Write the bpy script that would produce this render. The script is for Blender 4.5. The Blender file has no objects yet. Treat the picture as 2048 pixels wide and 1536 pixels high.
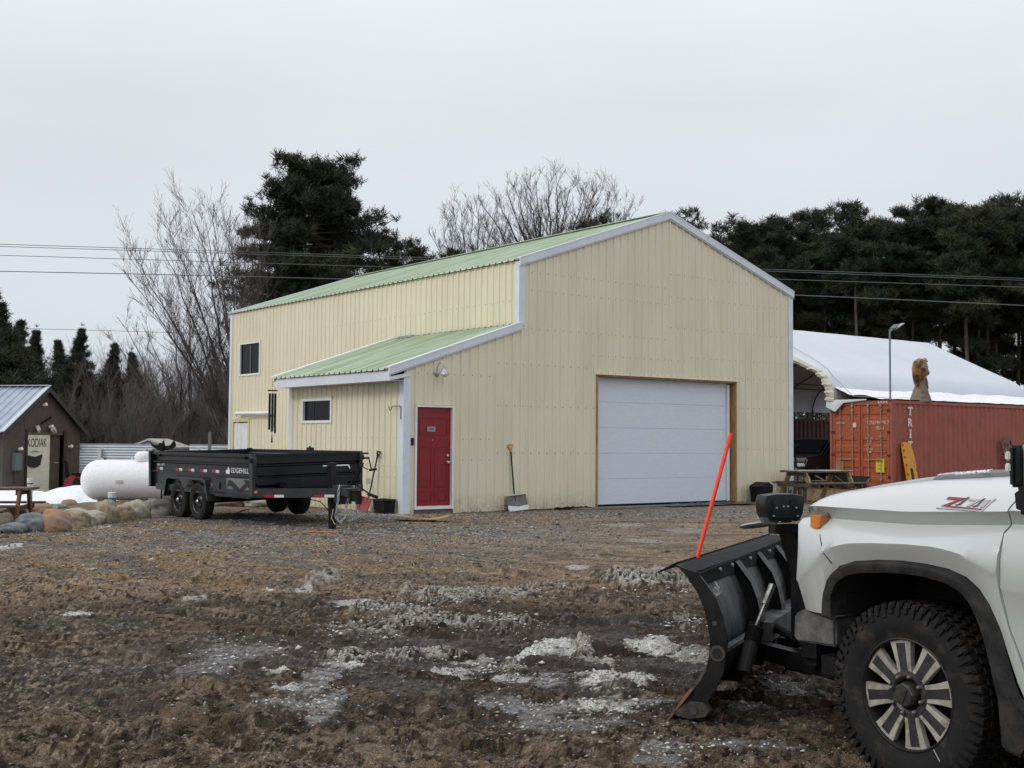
import bpy, math, random
import numpy as np
from mathutils import Vector, Matrix
random.seed(7); rng=np.random.default_rng(11)
R=math.radians
sc=bpy.context.scene
COL=sc.collection
# ------------------------------------------------------------------ camera
CF=2411.939; CP=.0481; CR=.0072; CH=1.494
cam=bpy.data.cameras.new('camera'); camo=bpy.data.objects.new('camera',cam); COL.objects.link(camo)
cam.sensor_width=36; cam.lens=CF/2048*36; cam.clip_start=.1; cam.clip_end=3000
camo.matrix_world=Matrix.Translation((0,0,CH))@Matrix.Rotation(R(90)+CP,4,'X')@Matrix.Rotation(CR,4,'Z')
sc.camera=camo
# ------------------------------------------------------------------ world, sun, exposure
w=bpy.data.worlds.new('World'); sc.world=w; w.use_nodes=True
nt=w.node_tree; nt.nodes.clear()
def N(t,typ,**k):
    n=t.nodes.new(typ)
    for a,b in k.items(): setattr(n,a,b)
    return n
SUN_EL=R(38); SUN_AZ=R(-62)          # azimuth from +Y towards +X: the veiled sun stands behind-left
out=N(nt,'ShaderNodeOutputWorld')
bgs=N(nt,'ShaderNodeBackground'); sky=N(nt,'ShaderNodeTexSky',sky_type='NISHITA')
sky.sun_disc=False; sky.sun_elevation=SUN_EL; sky.sun_rotation=SUN_AZ; sky.dust_density=4
bgs.inputs[1].default_value=.055; nt.links.new(sky.outputs[0],bgs.inputs[0])
bgc=N(nt,'ShaderNodeBackground'); bgc.inputs[1].default_value=1.0
tc=N(nt,'ShaderNodeTexCoord'); sx=N(nt,'ShaderNodeSeparateXYZ'); nt.links.new(tc.outputs['Generated'],sx.inputs[0])
mr=N(nt,'ShaderNodeMapRange'); nt.links.new(sx.outputs[2],mr.inputs[0])
mr.inputs[1].default_value=0; mr.inputs[2].default_value=1
cr=N(nt,'ShaderNodeValToRGB'); e=cr.color_ramp.elements
e[0].position=0; e[0].color=(.71,.755,.82,1); e[1].position=1; e[1].color=(1.35,1.38,1.44,1)
for p,c in ((.12,(.745,.79,.855,1)),(.27,(.79,.825,.885,1)),(.5,(1.05,1.08,1.15,1))):
    q=e.new(p); q.color=c
nt.links.new(mr.outputs[0],cr.inputs[0])
mp=N(nt,'ShaderNodeMapping'); mp.inputs[3].default_value=(1,1,3.5); nt.links.new(tc.outputs['Generated'],mp.inputs[0])
nz=N(nt,'ShaderNodeTexNoise'); nz.inputs['Scale'].default_value=2.2; nz.inputs['Detail'].default_value=5; nt.links.new(mp.outputs[0],nz.inputs[0])
m2=N(nt,'ShaderNodeMapRange'); nt.links.new(nz.outputs[0],m2.inputs[0]); m2.inputs[1].default_value=.3; m2.inputs[2].default_value=.7; m2.inputs[3].default_value=.945; m2.inputs[4].default_value=1.045
vm=N(nt,'ShaderNodeVectorMath',operation='SCALE'); nt.links.new(cr.outputs[0],vm.inputs[0]); nt.links.new(m2.outputs[0],vm.inputs[3])
nt.links.new(vm.outputs[0],bgc.inputs[0])
ms=N(nt,'ShaderNodeMixShader'); ms.inputs[0].default_value=.93
nt.links.new(bgs.outputs[0],ms.inputs[1]); nt.links.new(bgc.outputs[0],ms.inputs[2]); nt.links.new(ms.outputs[0],out.inputs[0])
sl=bpy.data.lights.new('sun','SUN'); sl.energy=1.05; sl.angle=R(14); sl.color=(1,.95,.86)
slo=bpy.data.objects.new('sun',sl); COL.objects.link(slo)
sdir=Vector((math.sin(SUN_AZ)*math.cos(SUN_EL)*-1*-1, -math.cos(SUN_AZ)*math.cos(SUN_EL), math.sin(SUN_EL)))
# veiled sun: left of and a little behind the camera
slo.rotation_euler=sdir.to_track_quat('Z','Y').to_euler()
sky.sun_rotation=math.atan2(sdir.x,sdir.y)
sc.view_settings.view_transform='Standard'; sc.view_settings.look='None'; sc.view_settings.exposure=0; sc.view_settings.gamma=1
# ------------------------------------------------------------------ helpers
def ray(px,py):
    X=px-1024; Y=py-768; c,s=math.cos(CR),math.sin(CR)
    X,Y=c*X+s*Y,-s*X+c*Y
    return Vector((X, CF*math.cos(CP)+Y*math.sin(CP), CF*math.sin(CP)-Y*math.cos(CP)))/CF
def at(px,py,d):                       # the place a photo pixel shows at depth d (metres along +Y)
    r=ray(px,py); return r*(d/r.y)+Vector((0,0,CH))
def gr(px,py,z=0.):                    # the place on the ground a photo pixel shows
    r=ray(px,py); return r*((z-CH)/r.z)+Vector((0,0,CH))
MATS={}
def M(name,col,rough=.7,metal=0.,col2=None,vs=4.,bump=0.,bs=60.,spec=.5,streak=None,coat=0.,mixlo=.42,mixhi=.62,det=5,emis=None,bd=.004):
    if name in MATS: return MATS[name]
    m=bpy.data.materials.new(name); m.use_nodes=True; t=m.node_tree; b=t.nodes['Principled BSDF']
    b.inputs['Base Color'].default_value=(*col,1); b.inputs['Roughness'].default_value=rough; b.inputs['Metallic'].default_value=metal
    b.inputs['Specular IOR Level'].default_value=spec; b.inputs['Coat Weight'].default_value=coat
    tcn=N(t,'ShaderNodeTexCoord')
    if col2:
        mpn=N(t,'ShaderNodeMapping'); mpn.inputs[3].default_value=streak or (1,1,1); t.links.new(tcn.outputs['Object'],mpn.inputs[0])
        n=N(t,'ShaderNodeTexNoise'); n.inputs['Scale'].default_value=vs; n.inputs['Detail'].default_value=det; n.inputs['Roughness'].default_value=.65
        t.links.new(mpn.outputs[0],n.inputs[0])
        r_=N(t,'ShaderNodeMapRange'); r_.inputs[1].default_value=mixlo; r_.inputs[2].default_value=mixhi; t.links.new(n.outputs[0],r_.inputs[0])
        x=N(t,'ShaderNodeMix',data_type='RGBA'); x.inputs[6].default_value=(*col,1); x.inputs[7].default_value=(*col2,1)
        t.links.new(r_.outputs[0],x.inputs[0]); t.links.new(x.outputs[2],b.inputs['Base Color'])
    if bump:
        n=N(t,'ShaderNodeTexNoise'); n.inputs['Scale'].default_value=bs; n.inputs['Detail'].default_value=4
        mpb=N(t,'ShaderNodeMapping'); mpb.inputs[3].default_value=streak or (1,1,1); t.links.new(tcn.outputs['Object'],mpb.inputs[0]); t.links.new(mpb.outputs[0],n.inputs[0])
        bp=N(t,'ShaderNodeBump'); bp.inputs['Strength'].default_value=bump; bp.inputs['Distance'].default_value=bd
        t.links.new(n.outputs[0],bp.inputs['Height']); t.links.new(bp.outputs[0],b.inputs['Normal'])
    if emis:
        b.inputs['Emission Color'].default_value=(*emis[0],1); b.inputs['Emission Strength'].default_value=emis[1]
    MATS[name]=m; return m
def tag(o,label=None,cat=None,group=None,kind=None):
    if label: o['label']=label
    if cat: o['category']=cat
    if group: o['group']=group
    if kind: o['kind']=kind
    return o
def thing(name,label,cat,loc=(0,0,0),rz=0.,group=None,rot=None):
    o=bpy.data.objects.new(name,None); COL.objects.link(o); o.location=loc; o.rotation_euler=rot or (0,0,rz); o.empty_display_size=.2
    return tag(o,label,cat,group)
def copy_tree(o,parent=None):
    c=o.copy(); COL.objects.link(c)
    if parent: c.parent=parent
    for ch in list(o.children): copy_tree(ch,c)
    return c
class MB:
    def __init__(s): s.v=[]; s.f=[]; s.mi=[]; s.m=0
    def add(s,vs,fs,T=None):
        b=len(s.v)
        s.v+= [tuple(T@Vector(v)) if T else tuple(v) for v in vs]
        for f in fs: s.f.append(tuple(b+i for i in f)); s.mi.append(s.m)
        return s
    def box(s,c,d,rot=None,T=None):
        x,y,z=(k/2 for k in d)
        vs=[Vector((a*x,b*y,e*z)) for a in(-1,1) for b in(-1,1) for e in(-1,1)]
        Q=Matrix.Translation(c)
        if rot is not None: Q=Q@(rot if isinstance(rot,Matrix) else Matrix.Rotation(rot[0],4,'X') if False else (Matrix.Rotation(rot[2],4,'Z')@Matrix.Rotation(rot[1],4,'Y')@Matrix.Rotation(rot[0],4,'X')))
        if T: Q=T@Q
        return s.add(vs,[(0,1,3,2),(4,6,7,5),(0,4,5,1),(2,3,7,6),(0,2,6,4),(1,5,7,3)],Q)
    def bb(s,x0,x1,y0,y1,z0,z1,T=None):
        return s.box(((x0+x1)/2,(y0+y1)/2,(z0+z1)/2),(abs(x1-x0),abs(y1-y0),abs(z1-z0)),T=T)
    def tube(s,pts,r,n=8,caps=True,T=None):
        pts=[Vector(p) for p in pts]; rs=r if isinstance(r,(list,tuple)) else [r]*len(pts)
        vs=[]; up=None
        for i,p in enumerate(pts):
            d=(pts[min(i+1,len(pts)-1)]-pts[max(i-1,0)])
            if d.length<1e-9: d=Vector((0,0,1))
            d.normalize()
            if up is None: up=Vector((0,0,1)) if abs(d.z)<.9 else Vector((1,0,0))
            a=d.cross(up).normalized(); b=a.cross(d).normalized(); up=b
            for k in range(n):
                t=2*math.pi*k/n; vs.append(p+a*math.cos(t)*rs[i]+b*math.sin(t)*rs[i])
        fs=[(i*n+k,i*n+(k+1)%n,(i+1)*n+(k+1)%n,(i+1)*n+k) for i in range(len(pts)-1) for k in range(n)]
        if caps: fs+=[tuple(reversed(range(n))),tuple((len(pts)-1)*n+k for k in range(n))]
        return s.add(vs,fs,T)
    def bar(s,a,b,w,h,T=None):          # rectangular bar from a to b
        a=Vector(a); b=Vector(b); d=b-a; L=d.length; d.normalize()
        up=Vector((0,0,1)) if abs(d.z)<.95 else Vector((0,1,0))
        x=d; y=up.cross(x).normalized(); z=x.cross(y)
        Q=Matrix((( x.x,y.x,z.x,0),(x.y,y.y,z.y,0),(x.z,y.z,z.z,0),(0,0,0,1)))
        return s.box((0,0,0),(L,w,h),T=(T or Matrix())@Matrix.Translation((a+b)/2)@Q)
    def prism(s,poly,t0,t1,ax='y',T=None):   # polygon in the plane across ax, extruded t0..t1
        n=len(poly)
        def P(p,t): return {'y':(p[0],t,p[1]),'x':(t,p[0],p[1]),'z':(p[0],p[1],t)}[ax]
        vs=[P(p,t0) for p in poly]+[P(p,t1) for p in poly]
        fs=[(i,(i+1)%n,n+(i+1)%n,n+i) for i in range(n)]+[tuple(range(n))[::-1],tuple(range(n,2*n))]
        return s.add(vs,fs,T)
    def lathe(s,prof,n=24,T=None,close=False):   # prof (r,z) about z
        vs=[(r*math.cos(2*math.pi*k/n),r*math.sin(2*math.pi*k/n),z) for r,z in prof for k in range(n)]
        fs=[(i*n+k,i*n+(k+1)%n,(i+1)*n+(k+1)%n,(i+1)*n+k) for i in range(len(prof)-1) for k in range(n)]
        return s.add(vs,fs,T)
    def grid(s,rows,T=None,closed=False):
        m=len(rows[0]); vs=[p for r in rows for p in r]
        return s.add(vs,[(i*m+j,i*m+(j+1)%m,(i+1)*m+(j+1)%m,(i+1)*m+j) for i in range(len(rows)-1) for j in range(m if closed else m-1)],T)
    def build(s,name,mat,parent=None,smooth=False,bevel=0,sharp=35):
        me=bpy.data.meshes.new(name); me.from_pydata(s.v,[],s.f)
        for k in (mat if isinstance(mat,(list,tuple)) else [mat]): me.materials.append(k)
        if isinstance(mat,(list,tuple)): me.polygons.foreach_set('material_index',s.mi)
        import bmesh
        bm=bmesh.new(); bm.from_mesh(me); bmesh.ops.recalc_face_normals(bm,faces=bm.faces)
        if bevel:
            ed=[e_ for e_ in bm.edges if len(e_.link_faces)==2 and e_.calc_face_angle(0)>R(30)]
            if ed: bmesh.ops.bevel(bm,geom=ed,offset=bevel,segments=2,affect='EDGES',clamp_overlap=True)
        bm.to_mesh(me); bm.free()
        if smooth or bevel:
            me.polygons.foreach_set('use_smooth',[True]*len(me.polygons)); me.set_sharp_from_angle(angle=R(sharp))
        me.update()
        o=bpy.data.objects.new(name,me); COL.objects.link(o)
        if parent: o.parent=parent
        return o
def npmesh(name,V,F,mat,parent=None,mi=None,smooth=False,attrs=None):
    me=bpy.data.meshes.new(name); V=np.asarray(V,np.float32); F=np.asarray(F,np.int32); k=F.shape[1]
    me.vertices.add(len(V)); me.vertices.foreach_set('co',V.ravel())
    me.loops.add(F.size); me.loops.foreach_set('vertex_index',F.ravel())
    me.polygons.add(len(F)); me.polygons.foreach_set('loop_start',np.arange(len(F),dtype=np.int32)*k); me.polygons.foreach_set('loop_total',np.full(len(F),k,np.int32))
    for q in (mat if isinstance(mat,(list,tuple)) else [mat]): me.materials.append(q)
    if mi is not None: me.polygons.foreach_set('material_index',np.asarray(mi,np.int32))
    if smooth: me.polygons.foreach_set('use_smooth',np.ones(len(F),bool))
    if attrs:
        for an,arr in attrs.items():
            if arr.ndim==2:
                a=me.attributes.new(an,'FLOAT_COLOR','POINT'); a.data.foreach_set('color',np.concatenate([arr,np.ones((len(arr),1))],1).astype(np.float32).ravel())
            else:
                a=me.attributes.new(an,'FLOAT','POINT'); a.data.foreach_set('value',arr.astype(np.float32))
    me.update(calc_edges=True); me.validate()
    o=bpy.data.objects.new(name,me); COL.objects.link(o)
    if parent: o.parent=parent
    return o
def text(s_,size,T,name,mat,parent=None,depth=.002,width=None,bold=0.,height=None):
    cu=bpy.data.curves.new('txt','FONT'); cu.body=s_; cu.size=size; cu.extrude=depth; cu.align_x='CENTER'; cu.align_y='CENTER'; cu.offset=bold
    o=bpy.data.objects.new('txt',cu); COL.objects.link(o)
    dg=bpy.context.evaluated_depsgraph_get(); me=bpy.data.meshes.new_from_object(o.evaluated_get(dg)); bpy.data.objects.remove(o)
    co=np.zeros(len(me.vertices)*3); me.vertices.foreach_get('co',co); co=co.reshape(-1,3)
    if width: co[:,0]=(co[:,0]-(co[:,0].min()+co[:,0].max())/2)*width/(np.ptp(co[:,0])+1e-9)
    if height: co[:,1]=(co[:,1]-(co[:,1].min()+co[:,1].max())/2)*height/(np.ptp(co[:,1])+1e-9)
    me.vertices.foreach_set('co',co.ravel()); me.transform(T); me.materials.clear(); me.materials.append(mat); me.update()
    o=bpy.data.objects.new(name,me); COL.objects.link(o)
    if parent: o.parent=parent
    return o
def frame(origin,xd,yd):               # matrix whose x,y axes are xd,yd
    x=Vector(xd).normalized(); y=Vector(yd).normalized(); z=x.cross(y)
    return Matrix.Translation(origin)@Matrix(((x.x,y.x,z.x,0),(x.y,y.y,z.y,0),(x.z,y.z,z.z,0),(0,0,0,1)))
# numpy value noise
def _h(ix,iy,sd):
    n=(ix.astype(np.int64)*374761393+iy.astype(np.int64)*668265263+sd*982451653)&0xffffffff
    n=((n^(n>>13))*1274126177)&0xffffffff
    return ((n^(n>>16))&0xffff)/65535.
def vn(x,y,sd=0):
    ix=np.floor(x); iy=np.floor(y); fx=x-ix; fy=y-iy; fx=fx*fx*(3-2*fx); fy=fy*fy*(3-2*fy)
    a=_h(ix,iy,sd); b=_h(ix+1,iy,sd); c=_h(ix,iy+1,sd); d=_h(ix+1,iy+1,sd)
    return a+(b-a)*fx+(c-a)*fy+(a-b-c+d)*fx*fy
def fbm(x,y,o=5,sd=0,g=.5):
    s=0;a=1;t=0
    for i in range(o): s=s+a*vn(x*2**i,y*2**i,sd+i*17); t+=a; a*=g
    return s/t
def sst(a,b,x): t=np.clip((x-a)/(b-a),0,1); return t*t*(3-2*t)
def zbase(x,y):
    x=np.asarray(x,float); y=np.asarray(y,float)
    z=-.10*(1-sst(8,22,y))+.055*np.exp(-(((x+4.5)/3.2)**2+((y-22)/2.6)**2))
    z=z-.12*sst(-9,-12,x)*sst(24,28,y)-.1*sst(-9,-11,x)*0
    return z
# ------------------------------------------------------------------ materials
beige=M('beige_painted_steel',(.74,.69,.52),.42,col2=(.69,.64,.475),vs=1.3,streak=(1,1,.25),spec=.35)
def add_foot_shade(m,zt,col):
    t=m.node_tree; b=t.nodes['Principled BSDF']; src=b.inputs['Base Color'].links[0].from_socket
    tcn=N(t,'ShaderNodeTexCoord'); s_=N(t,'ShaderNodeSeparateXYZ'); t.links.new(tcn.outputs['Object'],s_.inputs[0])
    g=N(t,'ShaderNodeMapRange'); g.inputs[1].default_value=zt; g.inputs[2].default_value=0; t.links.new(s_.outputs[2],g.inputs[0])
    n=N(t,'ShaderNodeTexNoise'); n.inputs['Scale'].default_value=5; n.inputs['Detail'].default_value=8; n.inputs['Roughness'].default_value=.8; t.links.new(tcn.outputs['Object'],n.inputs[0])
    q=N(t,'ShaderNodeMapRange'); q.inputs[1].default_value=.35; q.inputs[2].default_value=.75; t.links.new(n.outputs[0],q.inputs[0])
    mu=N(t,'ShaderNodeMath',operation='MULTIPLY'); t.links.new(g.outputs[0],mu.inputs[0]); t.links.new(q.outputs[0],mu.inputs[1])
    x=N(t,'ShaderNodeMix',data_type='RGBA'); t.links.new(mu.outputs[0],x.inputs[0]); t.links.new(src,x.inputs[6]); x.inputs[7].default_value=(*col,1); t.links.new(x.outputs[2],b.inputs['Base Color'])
add_foot_shade(beige,.45,(.26,.21,.15))  # mottled brown band at the wall foot: contact darkening painted into the colour
# faint run-down streaks and sheet to sheet tone changes are part of the painted steel
t=beige.node_tree; b=t.nodes['Principled BSDF']; src=b.inputs['Base Color'].links[0].from_socket
tcn=N(t,'ShaderNodeTexCoord'); mpn=N(t,'ShaderNodeMapping'); mpn.inputs[3].default_value=(9,9,.35); t.links.new(tcn.outputs['Object'],mpn.inputs[0]); n=N(t,'ShaderNodeTexNoise'); n.inputs['Scale'].default_value=1.6; n.inputs['Detail'].default_value=6; t.links.new(mpn.outputs[0],n.inputs[0])
q=N(t,'ShaderNodeMapRange'); q.inputs[1].default_value=.52; q.inputs[2].default_value=.8; q.inputs[3].default_value=0; q.inputs[4].default_value=.35; t.links.new(n.outputs[0],q.inputs[0])
x=N(t,'ShaderNodeMix',data_type='RGBA'); t.links.new(q.outputs[0],x.inputs[0]); t.links.new(src,x.inputs[6]); x.inputs[7].default_value=(.50,.46,.36,1); t.links.new(x.outputs[2],b.inputs['Base Color'])
scr=M('screw_heads',(.22,.2,.16),.5,.4)
trimw=M('white_painted_trim',(.66,.71,.78),.4,col2=(.60,.65,.71),vs=3)
green=M('green_roof_steel',(.29,.385,.235),.45,col2=(.47,.55,.42),vs=2.2,streak=(.12,2.0,.12),mixlo=.40,mixhi=.60)  # pale frost streaks in the colour also stand in for shading of the ribs
wood_new=M('fresh_pine_lumber',(.42,.27,.13),.75,col2=(.27,.15,.06),vs=6,streak=(6,6,.7),bump=.3)
wood_old=M('weathered_wood',(.09,.065,.05),.85,col2=(.17,.14,.12),vs=9,streak=(1,8,8),bump=.4)
wood_yel=M('treated_lumber',(.36,.26,.13),.8,col2=(.22,.15,.07),vs=7,bump=.3)
black=M('black_powder_coat',(.005,.0055,.007),.36,col2=(.014,.014,.015),vs=6,spec=.35)
blackm=M('black_matte',(.006,.006,.0065),.75,col2=(.017,.016,.015),vs=9,spec=.2)
rubber=M('tyre_rubber',(.012,.012,.012),.8,col2=(.028,.026,.024),vs=14,bump=.2,spec=.25)
white=M('white_paint',(.78,.79,.80),.35,col2=(.72,.73,.74),vs=3)
doorw=M('garage_door_white',(.64,.70,.78),.45,col2=(.61,.665,.745),vs=5,bump=.25,bs=90,streak=(1,1,5))
red=M('red_door_paint',(.235,.008,.014),.33,col2=(.20,.007,.012),vs=4)
glass=M('dark_window_glass',(.005,.006,.008),.12,spec=.10)
steel=M('bright_steel',(.55,.55,.55),.3,1.)
galv=M('galvanised_steel',(.42,.45,.47),.45,.7,col2=(.34,.36,.38),vs=8)
snow=M('snow',(.80,.82,.86),.75,col2=(.70,.72,.76),vs=5,bump=.6,bs=20,bd=.02)
# ------------------------------------------------------------------ ground
# patches: photo px centre, half width px, half height px, kind, strength, rise
PATCH=[(645,1166,38,10,'lump',1,.10),(605,1178,22,4,'snow',.5,.01),(720,1205,66,8,'ice',1,0),(812,1188,15,12,'lump',.8,.09),(900,1194,85,11,'crust',.9,.06),(1000,1187,70,9,'crust',.7,.04),
 (1080,1176,70,9,'crust',.6,.04),(1275,1166,75,20,'crust',1,.11),(1350,1172,60,12,'crust',.7,.06),(790,1222,90,12,'crust',.8,.06),(850,1245,110,14,'crust',.75,.07),(1010,1240,70,14,'crust',.6,.05),(730,1258,70,10,'crust',.6,.03),
 (1110,1290,48,14,'snow',1,.09),(1168,1297,22,12,'lump',1,.09),(1060,1300,30,7,'snow',.9,.02),(1190,1312,45,6,'snow',.7,.02),(1310,1285,46,10,'snow',.9,.05),(1270,1280,22,7,'snow',.8,.03),(1225,1352,72,17,'snow',1,.07),(1290,1345,30,12,'snow',.9,.05),
 (700,1303,48,13,'crust',1,.03),(692,1323,44,4,'snow',.9,.01),(830,1298,85,9,'crust',.8,.02),(905,1333,45,8,'snow',.7,.02),(1000,1322,60,10,'crust',.7,.02),(1100,1350,45,16,'frost',1,0),(1030,1345,50,8,'snow',.5,.01),(960,1310,50,6,'snow',.6,.01),
 (1215,1405,80,13,'snow',.85,.01),(1080,1410,70,20,'frost',.9,0),(1010,1400,60,18,'frost',.7,0),(1300,1395,60,8,'frost',.9,0),(1150,1440,130,16,'frost',.5,0),
 (570,1366,32,6,'snow',.8,.01),(552,1340,32,4,'snow',.8,.01),(640,1350,36,40,'frost',1,0),(655,1405,34,34,'frost',.9,0),(600,1400,80,14,'frost',.5,0),(480,1300,100,16,'frost',.5,0),(400,1330,70,10,'frost',.45,0),(440,1318,50,6,'frost',.6,0),
 (156,1223,30,5,'snow',1,.01),(390,1195,26,4,'ice',.9,0),(552,1181,27,3,'snow',.9,.01),(1155,1130,24,4,'ice',1,0),(205,1058,15,3,'snow',.8,.015),(60,1085,40,6,'snow',.0,0),(15,1092,26,6,'snow',.9,.015),(1370,1063,50,4,'frost',.9,0),(1290,1082,40,4,'frost',.8,0),(1250,1052,60,3,'ice',.3,0),(190,1140,20,2,'snow',.5,0),
 (1330,1495,70,24,'frost',.7,0),(1500,1480,140,9,'frost',.7,0),(1560,1360,45,22,'frost',.9,0),(1490,1400,60,12,'frost',.6,0),(1380,1300,40,12,'snow',.5,.01),(1370,1240,40,10,'crust',.5,.03),(1580,1060,50,6,'ice',.0,0),(700,1460,70,10,'pale',.8,0),(760,1500,80,25,'pale',.8,0),(880,1480,60,20,'pale',.5,0),(250,1310,80,12,'pale',.6,0),(330,1275,70,8,'pale',.5,0),(1450,1310,40,20,'frost',.6,0),
 (660,1045,150,18,'gravel',.0,0)]
def ground_eval(x,y):
    """height, base colour and roughness of the yard at x,y"""
    z=zbase(x,y)
    near=1-sst(11,19,y)
    dd=np.maximum(y,3)
    # soft ruts curving from lower left to the right
    u=y+.28*x+1.2*np.sin(x*.35+1)
    n1=fbm(x*.9,y*.9,4,3); n2=fbm(x*4,y*4,5,9); n3=fbm(x*16,y*16,4,21); n4=fbm(x*1.2,u*3.2,4,33); n5=fbm(x*40,y*40,3,41); n6=fbm(x*75,y*60,2,47)
    z=z+.05*(n1-.5)*(near*.8+.2)+near*(.075*(n2-.5)+.055*(n3-.5)+.026*(n5-.5)+.016*(n6-.5)*(1-sst(7,10,y)))+.035*(n4-.5)
    z=z-.035*near*sst(.52,.60,fbm(x*.8+.3*y,(y+.45*x)*4.2,3,35))
    z=z+(1-near)*(.012*(n3-.5)+.01*(n5-.5))
    C=np.zeros(x.shape+(3,)); 
    def mix(C,c,m): return C*(1-m[...,None])+np.array(c)*m[...,None]
    brown=np.array((.125,.091,.061)); C[:]=brown
    C=mix(C,(.20,.148,.102),sst(.45,.65,n2)*.7)
    C=mix(C,(.052,.034,.022),sst(.5,.66,fbm(x*7,y*7,4,55))*.75)
    # tan packed dirt between yard and building
    tan=sst(9.5,12.5,y)*(1-sst(22,27,y)*.3)
    C=mix(C,(.285,.20,.128),tan*(.55+.45*sst(.38,.6,n4)))
    C=mix(C,(.095,.072,.055),tan*sst(.5,.62,n4)*.8)
    C=mix(C,(.37,.285,.20),tan*sst(.56,.68,fbm(x*1.5,u*5,4,61))*.6)
    # grey wet mud band
    band=np.exp(-((y-(8.8+.12*x))/1.7)**2)*(.55+.45*sst(-3.2,-.6,x))
    wet=np.clip(band*1.2,0,1)*sst(.30,.50,fbm(x*1.6,u*2.2,4,71))
    C=mix(C,(.038,.031,.026),np.clip(wet,0,1)*.85)
    # tyre ruts: pairs of pressed tracks with lug marks
    for (c0,c1,c2,wd_) in ((7.4,.42,.03,.15),(9.1,.42,.03,.15),(12.3,.10,-.02,.17),(14.1,.10,-.02,.17),(11.0,-.22,.03,.13),(16.6,.16,.0,.16)):
        dd_=(y-(c0+c1*x+c2*x*x+.15*np.sin(x*1.3+c0)))/np.sqrt(1+c1*c1); tr=np.exp(-(dd_/wd_)**2)*sst(.36,.52,fbm(x*.7,y*.7,3,int(c0*10)))
        z=z-.032*tr*(1+.35*np.sin(x*46+dd_*20))+.022*np.exp(-((np.abs(dd_)-wd_*1.5)/.07)**2)*sst(.4,.6,n2); C=C*(1-.38*tr)[...,None]
    dark=np.exp(-((y-(11.2+.10*x))/1.5)**2)*sst(.35,.55,fbm(x*.9+4,u*1.8,4,73))*sst(-4,1,x+3)
    C=mix(C,(.034,.025,.019),dark*.88)
    rough=.93-.40*wet-.25*dark
    # gravel apron by the trailer and building
    gx=np.exp(-(((x+3.5)/5.0)**2+((y-20.3)/4.2)**2)*1.1); g2=np.exp(-((y-23.5+(-.55)*(x+0))/2.0)**2)*sst(-3,0,x)
    gm=np.clip(np.maximum(gx*1.5,g2),0,1)*sst(.3,.5,fbm(x*2,u*3,4,81)+.12)
    C=mix(C,(.20,.185,.17),gm*.9)
    C=mix(C,(.09,.082,.078),gm*sst(.5,.62,n3)*.9)
    C=mix(C,(.36,.34,.32),gm*sst(.6,.70,n5)*.8)
    lg=sst(12,14.5,y)*(1-sst(-1.5,1.5,x))
    C=mix(C,(.115,.105,.098),lg*sst(.48,.6,fbm(x*1.1+9,u*3.5,4,87))*.75)
    # straw / dead grass on the left
    st=sst(11.5,14,y)*(1-sst(-2.4,.6,x+.6*(fbm(x*.8,y*.8,3,90)-.5)*4))*sst(.47,.6,fbm(x*.7,u*2.6,5,91))
    st=st*sst(.40,.56,fbm(x*2.4,y*5.5,4,97)); st=np.clip(st+np.exp(-(((x+6.6)/1.4)**2+((y-21.5)/.8)**2))*.9*0,0,1)
    C=mix(C,(.30,.195,.085),st*.75); C=mix(C,(.16,.10,.045),st*sst(.5,.62,n3)*.7)
    rs=np.exp(-(((x+.2)/2.2)**2+((y-23.6)/1.1)**2))*sst(.4,.6,n2)
    C=mix(C,(.25,.16,.075),rs*.8)
    # packed snow melt apron beside the lean-to
    sm=np.exp(-(((x+3.0)/1.5)**2+((y-24.6)/1.3)**2)*1.2)*sst(.25,.5,n4+.1)
    C=mix(C,(.33,.33,.32),np.clip(sm*1.3,0,1)*.9)
    # concrete strip in front of big door handled as its own sheet
    C=C*(.50+.70*n5+.30*n6)[...,None]*(.55+.90*n3)[...,None]*.93
    C=C*(1-near*.25*sst(.3,.7,wet+dark))[...,None]
    # central churned mud, darkest part of the yard
    cd=np.exp(-(((x-.7)/3.1)**2+((y-9.6)/2.5)**2)**2)*sst(.22,.42,fbm(x*1.3+3,u*2.2,4,101))
    C=mix(C,(.030,.022,.017),cd*.88)
    # crisp grains: pale grit and dark wet pits
    g1=fbm(x*30,y*24,3,111); g2_=fbm(x*26+40,y*21,3,117); gb=fbm(x*2.2,y*2.2,3,119)
    C=mix(C,(.27,.21,.155),sst(.57,.68,g1)*(near*.75+.1)*(.25+.75*sst(.35,.6,gb))*(1-.75*cd))
    C=mix(C,(.022,.016,.012),sst(.56,.66,g2_)*(near*.8+.1))
    # speckles: pale grains
    sp=sst(.86,.92,vn(x*60,y*60,5))*near*sst(.4,.6,n2)
    C=mix(C,(.26,.24,.21),sp*.5)
    for (px,py,hw,hh,k,s,rise) in PATCH:
        if s==0: continue
        c=gr(px,py,-.08 if py>1130 else -.02); dep=c.y; rx=hw*dep/CF; a=gr(px,py-hh,c.z); b=gr(px,min(py+hh,1700),c.z); ry=max((a.y-b.y)/2,.03); cy=(a.y+b.y)/2
        q=((x-c.x)/rx)**2+((y-cy)/ry)**2
        sel=q<3.2
        if not sel.any(): continue
        xs,ys=x[sel],y[sel]; qq=np.sqrt(q[sel])+ (fbm(xs*5/max(rx,.1)*.35,ys*5/max(rx,.1)*.8,5,int(px))-.5)*1.1
        m=1-sst(.75,1.0,qq); fine=fbm(xs*24,ys*24,4,int(px)+3); fine2=fbm(xs*9,ys*9,3,int(px)+8)
        lump=np.clip(1-(qq/1.05)**2,0,1)**.6
        Cs=C[sel]; zs=z[sel]; rs_=rough[sel]
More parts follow.
